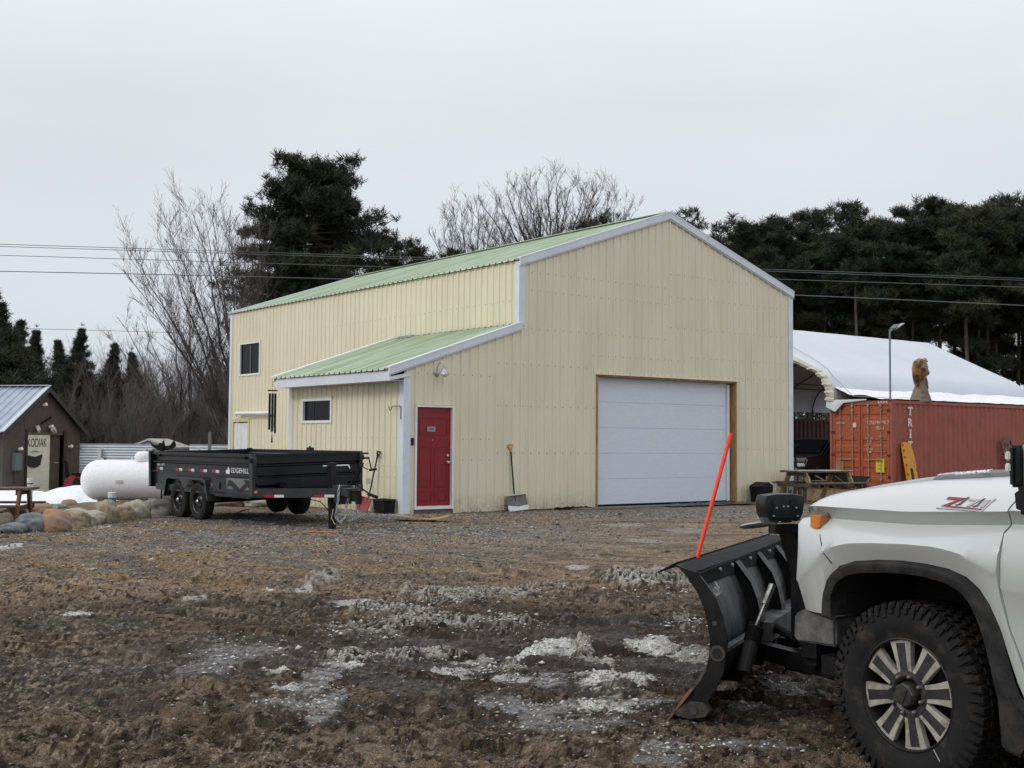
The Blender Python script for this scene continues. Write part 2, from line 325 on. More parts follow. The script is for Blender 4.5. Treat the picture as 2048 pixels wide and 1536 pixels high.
        if k=='snow':
            Cs=mix(Cs,(.50,.50,.46),m*s*sst(.30,.46,fine+.25*lump)); Cs=mix(Cs,(.64,.66,.64),m*s*sst(.52,.60,fine2)*sst(.4,.8,lump)*.8); Cs=mix(Cs,(.16,.135,.11),m*sst(.58,.66,fbm(xs*14,ys*14,3,int(px)+31))*.55); zs=zs+lump*rise*(.15+1.0*fine2)*.62+m*.022*(fine-.45); rs_=rs_*(1-m)+.75*m
        elif k=='lump':
            Cs=mix(Cs,(.34,.31,.27),m*s); Cs=mix(Cs,(.10,.08,.065),m*sst(.5,.6,fine)*.8); zs=zs+lump*rise*(.6+.8*fine2); 
        elif k=='crust':
            rg_=1-np.abs(2*fbm(xs*20,ys*17,4,int(px)+51)-1)*2.2; t=sst(.45,.85,rg_)*sst(.30,.55,fine2+.25*lump)
            Cs=mix(Cs,(.028,.020,.015),m*s*.75); Cs=mix(Cs,(.42,.40,.35),m*s*t); zs=zs+lump*rise*(.4+1.2*fine2)+m*.024*(rg_-.5)
        elif k=='ice': Cs=mix(Cs,(.36,.35,.33),m*s*.9); zs=zs+(zbase(xs,ys)-zs+.004)*m; rs_=rs_*(1-m)+.35*m
        elif k=='frost':
            t=sst(.42,.60,fine); Cs=mix(Cs,(.26,.27,.275),m*s*t*.75); zs=zs*(1-m*.7)+(zbase(xs,ys)+.0)*m*.7; rs_=rs_*(1-m)+.38*m
        elif k=='pale': Cs=mix(Cs,(.22,.175,.14),m*s*sst(.45,.6,fine)*.8)
        C[sel]=Cs; z[sel]=zs; rough[sel]=rs_
    return z,C,np.clip(rough,.25,1)
def gmat():
    m=bpy.data.materials.new('yard_ground'); m.use_nodes=True; t=m.node_tree; b=t.nodes['Principled BSDF']
    a=N(t,'ShaderNodeAttribute',attribute_name='base'); r=N(t,'ShaderNodeAttribute',attribute_name='rgh'); tcn=N(t,'ShaderNodeTexCoord')
    n=N(t,'ShaderNodeTexNoise'); n.inputs['Scale'].default_value=70; n.inputs['Detail'].default_value=6; n.inputs['Roughness'].default_value=.75; t.links.new(tcn.outputs['Object'],n.inputs[0])
    q=N(t,'ShaderNodeMapRange'); q.inputs[1].default_value=.3; q.inputs[2].default_value=.7; q.inputs[3].default_value=.42; q.inputs[4].default_value=1.6; t.links.new(n.outputs[0],q.inputs[0])
    n_=N(t,'ShaderNodeTexNoise'); n_.inputs['Scale'].default_value=190; n_.inputs['Detail'].default_value=3; t.links.new(tcn.outputs['Object'],n_.inputs[0])
    q_=N(t,'ShaderNodeMapRange'); q_.inputs[1].default_value=.42; q_.inputs[2].default_value=.62; q_.inputs[3].default_value=.62; q_.inputs[4].default_value=1.42; t.links.new(n_.outputs[0],q_.inputs[0])
    mq=N(t,'ShaderNodeMath',operation='MULTIPLY'); t.links.new(q.outputs[0],mq.inputs[0]); t.links.new(q_.outputs[0],mq.inputs[1]); q=mq
    v=N(t,'ShaderNodeVectorMath',operation='SCALE'); t.links.new(a.outputs['Color'],v.inputs[0]); t.links.new(q.outputs[0],v.inputs[3])
    t.links.new(v.outputs[0],b.inputs['Base Color']); t.links.new(r.outputs['Fac'],b.inputs['Roughness'])
    bp=N(t,'ShaderNodeBump'); bp.inputs['Strength'].default_value=.9; bp.inputs['Distance'].default_value=.02; t.links.new(n.outputs[0],bp.inputs['Height']); t.links.new(bp.outputs[0],b.inputs['Normal'])
    s_=N(t,'ShaderNodeMapRange'); t.links.new(r.outputs['Fac'],s_.inputs[0]); s_.inputs[1].default_value=.85; s_.inputs[2].default_value=.4; s_.inputs[3].default_value=.08; s_.inputs[4].default_value=.38; t.links.new(s_.outputs[0],b.inputs['Specular IOR Level'])
    return m
GM=gmat()
NY,NX=1050,1050
yy=3.0*np.exp(np.linspace(0,math.log(44/3.0),NY)); tt=np.linspace(-1,1,NX)
Y,Tt=np.meshgrid(yy,tt,indexing='ij'); X=Tt*(Y*.52+1.6)
Z,Cc,Rr=ground_eval(X,Y)
idx=np.arange(NY*NX).reshape(NY,NX); F=np.stack([idx[:-1,:-1],idx[:-1,1:],idx[1:,1:],idx[1:,:-1]],-1).reshape(-1,4)
o=npmesh('ground',np.stack([X,Y,Z],-1).reshape(-1,3),F,GM,smooth=True,attrs={'base':Cc.reshape(-1,3),'rgh':Rr.ravel()}); tag(o,kind='structure')
# far ground, one sheet to the horizon, a little below the yard
gxs=np.concatenate([np.linspace(-900,-60,12),np.linspace(-50,60,60),np.linspace(70,900,12)]); gys=np.concatenate([np.linspace(-300,-20,8),np.linspace(-15,80,50),np.linspace(90,1500,14)])
XX,YY=np.meshgrid(gxs,gys); zz=zbase(XX,YY)-.16
idx=np.arange(XX.size).reshape(XX.shape); F=np.stack([idx[:-1,:-1],idx[:-1,1:],idx[1:,1:],idx[1:,:-1]],-1).reshape(-1,4)
o=npmesh('terrain',np.stack([XX,YY,zz],-1).reshape(-1,3),F,M('far_ground',(.10,.075,.05),.95,col2=(.17,.13,.085),vs=.25)); tag(o,kind='structure')
#@@LAYOUT
# ------------------------------------------------------------------ the metal building
YAW=.6557; BC=Vector((-2.3526*.9338,26.3148*.9338,0))
BT=Matrix.Translation(BC)@Matrix.Rotation(YAW,4,'Z'); BI=BT.inverted()
xm,hm,hl,xr,ha,Lb,Ll,h1=2.959,5.50,4.02,12.138,7.06,14.888,4.981,2.86
B=thing('steel_building','cream ribbed steel building with green roof, lean-to, red door and white garage door','building',BC,YAW)
def ribprofile(x0,x1,pitch=.2286,phase=.05):
    """offsets of a ribbed sheet between x0 and x1: list of (x, out)"""
    P=[(x0,0.)]
    k=math.floor((x0-phase)/pitch)
    while phase+k*pitch<x1+pitch:
        c=phase+k*pitch
        for dx,o_ in ((-.034,0),(-.016,.025),(.016,.025),(.034,0),(.072,0),(.082,.0035),(.094,0),(.135,0),(.145,.0035),(.157,0)):
            xx=c+dx
            if x0+1e-4<xx<x1-1e-4: P.append((xx,o_))
        k+=1
    P.append((x1,0.)); return P
def ribwall(mb,x0,x1,zb,zt,place,holes=(),kinks=(),pitch=.2286,phase=.05):
    P=ribprofile(x0,x1,pitch,phase); xs=[p[0] for p in P]; os_=[p[1] for p in P]
    br=sorted(set([x for h in holes for x in h[:2]]+list(kinks)))
    al=sorted(set(xs+[b for b in br if x0<b<x1]))
    of=np.interp(al,xs,os_)
    for i in range(len(al)-1):
        a,b=al[i],al[i+1]
        if b-a<1e-5: continue
        za=[(zb(a),zb(b),zt(a+1e-6),zt(b-1e-6))]; spans=[]
        hs=sorted([h for h in holes if h[0]<=a+1e-6 and h[1]>=b-1e-6],key=lambda h:h[2])
        cura,curb=zb(a),zb(b)
        for h in hs:
            if h[2]>cura+1e-4: spans.append((cura,curb,h[2],h[2]))
            cura=curb=h[3]
        spans.append((cura,curb,zt(a+1e-6),zt(b-1e-6)))
        for (p,q,r,s) in spans:
            if r-p<1e-3 and s-q<1e-3: continue
            mb.add([place(a,of[i],p),place(b,of[i+1],q),place(b,of[i+1],s),place(a,of[i],r)],[(0,1,2,3)])
def screws(mb,pts,place):
    mb.m=1
    for x,z in pts:
        r=.011; c=[place(x+r*math.cos(t),.0015,z+r*math.sin(t)) for t in [k*math.pi/3 for k in range(6)]]; d=[place(x+r*.8*math.cos(t),.009,z+r*.8*math.sin(t)) for t in [k*math.pi/3 for k in range(6)]]
        mb.add(c+d,[(k,(k+1)%6,6+(k+1)%6,6+k) for k in range(6)]+[tuple(range(6,12))])
    mb.m=0
sl1=(ha-hm)/((xr-xm)/2)
def gable(x):
    c=(xm+xr)/2
    return ha-.03-abs(x-c)*sl1
lsl=(hl-2.93)/(xm+.35)
def leanz(x): return 2.93+(x+.35)*lsl-.03          # underside line of the lean-to roof
def fz(x): return leanz(x) if x<xm else gable(x)
# front wall
D1=(.254,1.2235,-.05,2.248); D2=(5.220,9.964,-.05,3.059)
mb=MB(); place=lambda x,o_,z:(x,-o_,z)
ribwall(mb,0,xr,lambda x:.0 if x<2.3 else .02,fz,place,[D1,D2],[xm,(xm+xr)/2])
S=[]
def rows(x0,x1,zs,lim,holes,ph=.05+.055):
    k=0; x=x0
    while x<x1:
        kk=round((x-ph)/.2286); xx=ph+kk*.2286
        for z in zs:
            if z<lim(xx)-.1 and not any(h[0]-.03<xx<h[1]+.03 and h[2]<z<h[3]+.02 for h in holes): S.append((xx+.0,z))
        x+=.2286
rows(.1,2.3,(.07,1.11,1.55,2.9),fz,[D1,D2]); rows(2.4,5.2,(.12,1.25,2.28,3.2),fz,[D1,D2]); rows(2.98,7.5,(4.0,4.85,5.25),fz,[D1,D2]); rows(7.6,12.0,(4.3,5.05,5.6),fz,[D1,D2])
rows(5.2,8.2,(3.12,3.5),fz,[D1,D2]); rows(8.3,12.,(1.35,2.4,3.15,3.6),fz,[D1,D2]); rows(10.1,12.,(.3,),fz,[D1,D2])
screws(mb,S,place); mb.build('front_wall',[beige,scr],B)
# side walls
W1=(12.75,14.217,3.478,4.522); DR=(13.515,14.565,-.2,2.061)
mb=MB(); pl=lambda y,o_,z:(xm-o_,y,z)
ribwall(mb,0,Lb,lambda y:leanz(xm)-.02 if y<Ll else -.1,lambda y:hm+.0,pl,[W1,DR],[Ll])
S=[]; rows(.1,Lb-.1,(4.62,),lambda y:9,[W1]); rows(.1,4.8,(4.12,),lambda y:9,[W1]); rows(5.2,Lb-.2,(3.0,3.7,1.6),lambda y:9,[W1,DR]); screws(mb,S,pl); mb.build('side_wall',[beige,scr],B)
W2=(2.968,4.375,1.893,2.459)
mb=MB(); pl=lambda y,o_,z:(-o_,y,z)
ribwall(mb,0,Ll,lambda y:-.02,lambda y:2.84,pl,[W2])
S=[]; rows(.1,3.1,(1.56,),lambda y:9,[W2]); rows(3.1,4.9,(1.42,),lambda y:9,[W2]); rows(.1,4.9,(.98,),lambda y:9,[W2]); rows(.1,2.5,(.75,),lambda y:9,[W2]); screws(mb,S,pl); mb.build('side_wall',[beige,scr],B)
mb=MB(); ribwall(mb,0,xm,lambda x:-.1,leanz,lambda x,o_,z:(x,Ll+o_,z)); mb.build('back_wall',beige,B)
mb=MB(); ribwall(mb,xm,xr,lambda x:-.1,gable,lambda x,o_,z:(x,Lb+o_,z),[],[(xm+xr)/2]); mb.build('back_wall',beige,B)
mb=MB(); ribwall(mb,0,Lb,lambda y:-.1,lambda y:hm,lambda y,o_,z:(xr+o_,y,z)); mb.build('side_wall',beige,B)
# roofs: ribbed sheets with ribs running down the slope
def roofsheet(mb,xa,za,xb,zb_,y0,y1,over=.0,t=.012):
    d=Vector((xb-xa,0,zb_-za)).normalized(); n=Vector((-d.z,0,d.x)); n=n if n.z>0 else -n
    P=ribprofile(y0,y1,.2286,.1)
    A=Vector((xa,0,za)); Bv=Vector((xb,0,zb_)); L=(Bv-A).length
    rows_=[]
    for y,o_ in P:
        o2=n*(o_*1.35+t); rows_.append([tuple(A+o2+Vector((0,y,0))),tuple(Bv+o2+Vector((0,y,0)))])
    mb.grid(rows_)
    for r0,r1 in ((0,0),(1,1)):      # thickness at both ends of the sheet
        mb.grid([[r[r0],tuple(Vector(r[r0])-n*(t+.001)-n*(0 if True else 0))] for r in rows_]) if False else None
    mb.add([A+Vector((0,y0,0)),A+Vector((0,y1,0)),Bv+Vector((0,y1,0)),Bv+Vector((0,y0,0))],[(0,1,2,3)])
c=(xm+xr)/2
mb=MB(); roofsheet(mb,xm-.05,hm-.015,c,ha,-.04,Lb+.12); mb.build('roof',green,B)
mb=MB(); roofsheet(mb,xr+.05,hm-.015,c,ha,-.04,Lb+.12); mb.build('roof',green,B)
mb=MB(); roofsheet(mb,-.40,leanz(-.40)+.045,xm-.02,hl+.045,-.04,Ll+.1); mb.build('roof',green,B)
mb=MB(); mb.bar((c,-.02,ha+.045),(c,Lb+.1,ha+.045),.30,.012); mb.build('ridge_cap',M('ridge_cap_frosted',(.62,.68,.62),.6,col2=(.40,.50,.38),vs=2),B)
def eavefrost(xa,za,y0,y1,nm='eave_edge'):
    mb=MB(); k=0; y=y0+.1
    while y+.2<y1:
        mb.add([(xa-.012,y+.03,za+.006),(xa-.012,y+.195,za+.006),(xa-.012,y+.195,za+.026),(xa-.012,y+.03,za+.026),(xa+.05,y+.03,za+.034),(xa+.05,y+.195,za+.034)],[(0,1,2,3),(3,2,5,4)]); y+=.2286
    mb.build(nm,M('frosted_edge',(.66,.72,.66),.6),B)
eavefrost(xm-.06,hm-.012,.0,Lb+.1); eavefrost(-.41,leanz(-.40)+.047,.0,Ll+.1)
# rake trims
def rake(mb,xa,za,xb,zb_,y,h=.16,d=.05):
    mb.prism([(xa,za-h),(xb,zb_-h),(xb,zb_),(xa,za)],y-d,y,'y')
    mb.prism([(xa,za-h-.035),(xb,zb_-h-.035),(xb,zb_-h-.004),(xa,za-h-.004)],y-d*.55,y-.022,'y')
    mb.prism([(xa,za+.001),(xb,zb_+.001),(xb,zb_+.028),(xa,za+.028)],y-d-.006,y+.09,'y')
for (x0,z0,x1,z1) in ((xm-.03,hm+.03,c,ha+.045),(c,ha+.045,xr+.04,hm+.03),(-.40,leanz(-.4)+.09,xm+.02,hl+.085)):
    mb=MB(); rake(mb,x0,z0,x1,z1,-.02,.15 if z1>5 or z0>5 else .13); mb.build('rake_trim',trimw,B)
mb=MB(); rake(mb,xm-.03,hm+.03,c,ha+.045,Lb+.14); mb.build('rake_trim',trimw,B)
mb=MB(); rake(mb,-.40,leanz(-.4)+.09,xm-.05,hl+.07,Ll+.13,.08); mb.build('rake_trim',M('bright_trim',(.8,.82,.85),.4),B)
# corner trims
def corner(x,y,z0,z1,sx_,sy_,wd=.13,hd=.028):
    mb=MB(); mb.bb(x-sx_*hd,x+sx_*wd,y-sy_*hd,y-sy_*.0,z0,z1); mb.bb(x-sx_*hd,x-sx_*.0,y-sy_*.0,y+sy_*wd,z0,z1)
    return mb.build('corner_trim',trimw,B)
corner(0,0,-.04,2.80,1,1,.14); corner(xr,0,-.02,hm-.02,-1,1,.15); corner(0,Ll,-.05,2.80,1,-1,.12); corner(xm,Lb,-.1,hm-.03,1,-1,.13)
corner(xm,0,hl+.04,hm-.03,1,1,.13)
# fascia of the lean-to, boxed eave
mb=MB(); mb.bb(-.375,-.345,-.03,Ll+.03,2.72,leanz(-.36)+.03); mb.bb(-.345,-.022,.0,Ll,2.722,2.735); mb.build('fascia',trimw,B)
mb=MB(); mb.prism([(-.372,2.721),(-.005,2.80),(.11,2.83),(.11,2.90),(-.372,2.80)],-.05,-.032,'y'); mb.build('eave_return',M('eave_return_white',(.66,.70,.75),.4),B)
mb=MB(); 
mb.bb(xm-.05,xm-.027,.04,Ll-.3,hl+.055,hl+.075)
mb.build('wall_flashing',M('closure_foam',(.03,.03,.03),.8),B)
mb=MB(); mb.bar((xm-.17,Ll-.35,hl+.05),(xm-.17,Ll-.95,hl+.05),.12,.05); mb.build('flashing_scrap',galv,B)
# windows
def window(W,pl,name='window',panes=2,fw=.06):
    y0,y1,z0,z1=W
    def fr(mb,a,b,c_,d,o0,o1):
        vs=[pl(u,o_,z) for u in (a,b) for o_ in (o0,o1) for z in (c_,d)]
        mb.add(vs,[(0,1,3,2),(4,6,7,5),(0,4,5,1),(2,3,7,6),(0,2,6,4),(1,5,7,3)])
    f=MB()
    fr(f,y0,y1,z0,z0+fw,-.05,.03); fr(f,y0,y1,z1-fw,z1,-.05,.03); fr(f,y0,y0+fw,z0+fw,z1-fw,-.05,.03); fr(f,y1-fw,y1,z0+fw,z1-fw,-.05,.03)
    wn=f.build(name,white,B)
    g=MB(); fr(g,y0+fw,y1-fw,z0+fw,z1-fw,-.045,-.03); g.build('pane',glass,wn)
    s_=MB(); ym=(y0+y1)/2
    if panes==2:
        for q in ((ym-.02,ym+.02),(y1-fw-.03,y1-fw),(y0+fw,y0+fw+.015)):
            s_=MB(); fr(s_,q[0],q[1],z0+fw,z1-fw,-.028,-.010); s_.build('sash',M('sash_grey',(.16,.17,.18),.5),wn)
    else:
        fr(s_,ym+.18,ym+.20,z0+fw,z1-fw,-.028,-.02); s_.build('sash',M('sash_dark',(.03,.035,.035),.5),wn)
    h=MB(); fr(h,y0-.02,y1+.02,z1+.004,z1+.03,-.02,.036); fr(h,y0-.02,y0-.004,z0,z1,-.02,.012); h.build('drip_cap',beige,wn)
    return wn
window(W1,lambda u,o_,z:(xm-o_,u,z)); window(W2,lambda u,o_,z:(-o_,u,z),panes=1)
# red door
dr=MB(); dr.bb(.30,1.175,.03,.075,.17,2.20)
for (a,b,c_,d) in ((.40,1.08,1.62,1.98),(.40,.70,.55,1.38),(.78,1.08,.55,1.38),(.40,.70,.26,.47),(.78,1.08,.26,.47)):
    for q in ((a,b,c_,c_+.014),(a,b,d-.014,d),(a,a+.014,c_+.014,d-.014),(b-.014,b,c_+.014,d-.014)): dr.bb(q[0],q[1],.024,.03,q[2],q[3])
door=dr.build('door',red,B,bevel=.003)
mb=MB(); 
for x0,x1,z0,z1 in ((.258,.298,.10,2.24),(1.178,1.218,.10,2.24),(.298,1.178,2.203,2.24),(.298,1.178,.10,.165)): mb.bb(x0,x1,-.045,.10,z0,z1)
mb.build('door_frame',white,B)
mb=MB(); mb.bb(.254,1.2235,-.02,.12,-.05,.096); mb.build('threshold',wood_old,B)
mb=MB(); mb.bb(.30,1.175,.085,.12,.1,2.2); mb.build('door_backing',black,B)
for zk,nm in ((1.20,'deadbolt'),(1.06,'door_knob')):
    mb=MB(); mb.lathe([(0,.0),(.034,.0),(.034,.012),(.014,.016),(.014,.04),(.028,.045),(.03,.065),(.018,.078),(0,.08)] if nm!='deadbolt' else [(0,0),(.03,0),(.03,.02),(.012,.026),(0,.03)],16,T=Matrix.Translation((1.10,.024,zk))@Matrix.Rotation(R(90),4,'X')); mb.build(nm,steel,door,smooth=True)
mb=MB(); mb.bb(.585,.785,.014,.024,1.70,1.80); sg=mb.build('door_sign',M('sign_grey',(.30,.31,.32),.6),door)
text('OFFICE',.05,frame((.685,.0125,1.75),(1,0,0),(0,0,1)),'lettering',black,sg,.001,.14)
mb=MB(); mb.lathe([(0,0),(.009,0),(.009,.008),(0,.01)],10,T=Matrix.Translation((.72,.03,1.52))@Matrix.Rotation(R(90),4,'X')); mb.build('peephole',steel,door)
# overhead door in a deep lumber opening
mb=MB(); X0,X1,Z0,Z1=5.220,9.964,.05,3.059
nsec=5; hh=(Z1-.02-Z0)/nsec
for k in range(nsec):
    z0=Z0+k*hh; mb.bb(X0+.10,X1-.16,.16,.20,z0+.005,z0+hh-.002); mb.bb(X0+.10,X1-.16,.165,.20,z0+hh-.002,z0+hh+.005) if k<nsec-1 else None
od=mb.build('overhead_door',doorw,B,bevel=.003)
mb=MB(); mb.bb(X0+.10,X1-.16,.155,.19,Z0-.02,Z0+.012); mb.build('rubber_seal',blackm,od)
mb=MB(); mb.bb(X0+.045,X0+.10,.13,.16,Z0,Z1-.07); mb.build('weather_strip',white,od); mb=MB(); mb.bb(X1-.20,X1-.14,.10,.15,Z0,Z1-.075); mb.build('weather_strip',white,od)
mb=MB(); mb.bb(X0-.005,X0+.042,-.03,.24,Z0-.02,Z1-.045); mb.build('door_jamb',wood_new,B,bevel=.004)
mb=MB(); mb.bb(X1-.042,X1+.005,-.03,.24,Z0-.02,Z1-.045); mb.bb(X1-.14,X1-.042,.155,.24,Z0,Z1-.045); mb.build('door_jamb',wood_new,B,bevel=.004)
mb=MB(); mb.bb(X0-.005,X1+.005,-.035,.24,Z1-.04,Z1+.004); mb.build('door_header',M('header_lumber',(.28,.17,.09),.8,col2=(.16,.09,.05),vs=5),B,bevel=.004)
mb=MB(); mb.bb(X0-.01,X1+.01,-.05,.0,Z1+.006,Z1+.03); mb.build('drip_cap',beige,B)
mb=MB(); mb.bb(X0,X1,.25,.3,0,Z1); mb.build('interior_backing',blackm,B)
# back side door, vent pipe
mb=MB(); y0,y1,_,z1=DR; mb.bb(xm+.02,xm+.05,y0+.0,y1-.0,-.05,z1-.0-.03); mb.build('rear_door',white,B)
mb=MB()
for a,b,c_,d in ((y0-.10,y0,-.1,z1+.1),(y1,y1+.10,-.1,z1+.1),(y0,y1,z1,z1+.1)): mb.bb(xm-.03,xm+.03,a,b,c_,d)
mb.build('rear_door_frame',M('pale_door_frame',(.62,.56,.36),.6),B)
mb=MB(); mb.tube([(xm-.14,14.10,2.32),(xm-.14,12.0,2.30),(xm+.02,11.9,2.30)],.055,10); mb.build('vent_pipe',white,B,smooth=True)
mb=MB(); mb.tube([(xm-.14,14.10,2.34),(xm-.10,14.09,2.0),(xm-.12,14.08,1.7),(xm-.10,14.08,1.3)],.018,6); mb.build('icicle',M('ice',(.75,.8,.85),.2),B)
# step of worn concrete in front of the big door
mb=MB(); mb.bb(X0-.9,X1+.9,-.62,-.04,-.12,.028); tag(mb.build('concrete_apron',M('stained_concrete',(.16,.145,.13),.85,col2=(.09,.08,.072),vs=2.5,bump=.4),bevel=.01),kind='structure').matrix_world=BT
# lamp over the red door
LP=thing('wall_lamp','grey gooseneck barn lamp above the red door, glass shade glowing over a rust stain','lamp',BT@Vector((.80,0,3.02)),YAW)
mb=MB(); mb.lathe([(0,-.02),(.075,-.02),(.075,-.035),(.05,-.05),(0,-.05)],18,T=Matrix.Translation((-.03,-.0,-.10))@Matrix.Rotation(R(90),4,'X')@Matrix.Rotation(R(180),4,'X')@Matrix.Translation((0,0,.0))); mb.build('wall_plate',galv,LP,smooth=True)
mb=MB(); mb.tube([(-.03,-.05,-.06),(-.03,-.07,.03),(-.02,-.11,.10),(.0,-.17,.115),(.02,-.22,.08),(.02,-.235,.0)],.011,8); mb.build('gooseneck',galv,LP,smooth=True)
mb=MB(); T=Matrix.Translation((.02,-.235,-.0))@Matrix.Rotation(R(0),4,'X')
mb.lathe([(0,.02),(.026,.018),(.03,-.03),(.045,-.04),(.10,-.115),(.112,-.13),(.106,-.13),(.04,-.05),(0,-.045)],22,T=T); mb.build('lamp_shade',galv,LP,smooth=True)
mb=MB(); mb.lathe([(.104,-.131),(.10,-.15),(.075,-.175),(.03,-.19),(0,-.192)],20,T=T); g_=mb.build('glass_bowl',M('lamp_glass',(.75,.72,.66),.15,spec=.6),LP,smooth=True)
mb=MB(); mb.lathe([(0,-.06),(.02,-.07),(.026,-.10),(.018,-.126),(0,-.129)],12,T=T); mb.build('bulb',M('warm_bulb',(1,.8,.5),.4,emis=((1,.72,.38),9)),LP,smooth=True)
# rust stain: a thin run of rust on the sheet below the lamp, part of the wall
rm=bpy.data.materials.new('rust_stain'); rm.use_nodes=True; t=rm.node_tree; b=t.nodes['Principled BSDF']; b.inputs['Base Color'].default_value=(.50,.25,.10,1); b.inputs['Roughness'].default_value=.7
tcn=N(t,'ShaderNodeTexCoord'); gx_=N(t,'ShaderNodeMapping'); gx_.inputs[1].default_value=(-.5,-.5,-.42); t.links.new(tcn.outputs['Generated'],gx_.inputs[0]); gx_.inputs[3].default_value=(1,1,1)
ln=N(t,'ShaderNodeVectorMath',operation='LENGTH'); t.links.new(gx_.outputs[0],ln.inputs[0]); nn=N(t,'ShaderNodeTexNoise'); nn.inputs['Scale'].default_value=14; t.links.new(tcn.outputs['Object'],nn.inputs[0])
ad=N(t,'ShaderNodeMath',operation='MULTIPLY_ADD'); t.links.new(nn.outputs[0],ad.inputs[0]); ad.inputs[1].default_value=.35; t.links.new(ln.outputs['Value'],ad.inputs[2])
mrr=N(t,'ShaderNodeMapRange'); t.links.new(ad.outputs[0],mrr.inputs[0]); mrr.inputs[1].default_value=.32; mrr.inputs[2].default_value=.62; mrr.inputs[3].default_value=.75; mrr.inputs[4].default_value=0; t.links.new(mrr.outputs[0],b.inputs['Alpha'])
mb=MB(); ribwall(mb,.66,.98,lambda x:2.58,lambda x:2.93,lambda x,o_,z:(x,-o_-.002,z)); mb.build('rust_stain',rm,B)
# doorbell box beside the red door
mb=MB(); mb.bb(-.03,.03,-.03,0,-.075,.075); o=mb.build('key_box',black,bevel=.006); o.matrix_world=BT@Matrix.Translation((.20,-.002,1.49)); tag(o,'small black box on the wall left of the red door','key box')
# plant hook on the corner trim
mb=MB(); mb.tube([(0,-.008,-.26),(0,-.008,0),(-.03,-.008,.015),(-.25,-.008,.01),(-.28,-.008,-.02),(-.30,-.008,-.06),(-.33,-.008,-.07),(-.355,-.008,-.04),(-.36,-.008,.01)],.009,6)
o=mb.build('plant_hook',M('bronze_iron',(.07,.05,.03),.5,.4),smooth=True); o.matrix_world=BT@Matrix.Translation((-.032,.06,2.20))@Matrix.Rotation(R(-80),4,'Z'); tag(o,'bare bent iron plant hook screwed near the lean-to corner','hook')
# wind chime hanging from the far end of the eave
WC=thing('wind_chime','black tube wind chime hanging from the far corner of the green lean-to eave','wind chime',BT@Vector((-.37,Ll+.20,2.98)),YAW)
mb=MB(); mb.bar((.0,-.25,.0),(0,.03,.0),.02,.02); mb.build('bracket',white,WC)
mb=MB(); mb.tube([(0,0,0),(0,0,-.16)],.006,6); 
for k in range(3):
    a_=k*2.09; mb.tube([(0,0,-.16),(.09*math.cos(a_),.09*math.sin(a_),-.30)],.003,5)
mb.tube([(0,0,-.36),(0,0,-1.35)],.003,5); mb.build('cord',M('cord_tan',(.25,.2,.12),.8),WC)
mb=MB(); mb.lathe([(0,-.30),(.115,-.30),(.12,-.31),(.12,-.325),(0,-.33)],20); mb.build('top_plate',blackm,WC,smooth=True)
for k,(a_,ln_) in enumerate(((0,.98),(1.05,.92),(2.1,.86),(3.14,.90),(4.2,.95),(5.2,.84))):
    mb=MB(); x_,y_=.075*math.cos(a_),.075*math.sin(a_); mb.tube([(x_,y_,-.38),(x_,y_,-.34-ln_)],.025,10); mb.build('chime_tube',black,WC,smooth=True)
mb=MB(); mb.lathe([(0,-.9),(.05,-.9),(.05,-.92),(0,-.92)],14); mb.build('striker',blackm,WC)
mb=MB(); mb.prism([(-.006,-1.34),(.006,-1.34),(.022,-1.54),(-.022,-1.54)],-.004,.004,'y'); mb.build('wind_sail',blackm,WC)
# ------------------------------------------------------------------ things standing along the building
def shovel(name,label,base,top,out_n,blade_w,blade_h,bm_,hm_,handle_col,scoop=.05,snowy=False):
    """base,top in world; out_n = horizontal unit vector away from the wall"""
    b=Vector(base); t_=Vector(top); ax=(t_-b).normalized(); o_=Vector(out_n); sd=ax.cross(o_).normalized(); o_=sd.cross(ax).normalized()
    th=thing(name,label,'shovel',b); Q=Matrix(((sd.x,o_.x,ax.x,0),(sd.y,o_.y,ax.y,0),(sd.z,o_.z,ax.z,0),(0,0,0,1)))
    L=(t_-b).length; mb=MB(); n=9; m=6; rws=[]
    for j in range(m+1):
        v=j/m; rw=[]
        for i in range(n+1):
            u=i/n*2-1; rw.append((u*blade_w/2*(1-.05*v),scoop*(1-u*u*.0)*math.sin(v*1.5)*-1+scoop*.9*(abs(u)**6)+.004*math.cos(u*12),v*blade_h))
        rws.append(rw)
    mb.grid(rws); bk=[[(p[0],p[1]-.008,p[2]) for p in rw] for rw in rws]; mb.grid(bk)
    for rw,rb in ((rws[0],bk[0]),(rws[-1],bk[-1]),([r[0] for r in rws],[r[0] for r in bk]),([r[-1] for r in rws],[r[-1] for r in bk])): mb.grid([rw,rb])
    bl=mb.build('blade',bm_,th,smooth=True)
    sh=MB(); sh.tube([(0,-scoop,blade_h*.55),(0,-scoop-.012,blade_h),(0,-.012,L-.13)],.016,8); sh.build('shaft',hm_,th,smooth=True)
    g=MB(); g.tube([(0,-.012,L-.16),(0,-.012,L-.10),(-.07,-.012,L-.03),(-.06,-.012,L),(.06,-.012,L),(.07,-.012,L-.03),(0,-.012,L-.10)],[.02,.02,.015,.014,.014,.015,.02],8); g.build('grip',handle_col,th,smooth=True)
    for c_ in th.children: c_.matrix_local=Q
    return th,Q
nfr=(BT.to_3x3()@Vector((0,-1,0))); nsd=(BT.to_3x3()@Vector((-1,0,0)))
yel=M('yellow_plastic',(.62,.33,.02),.45); wht=M('scuffed_white_plastic',(.55,.55,.54),.5,col2=(.10,.08,.08),vs=9,mixlo=.5,mixhi=.56)
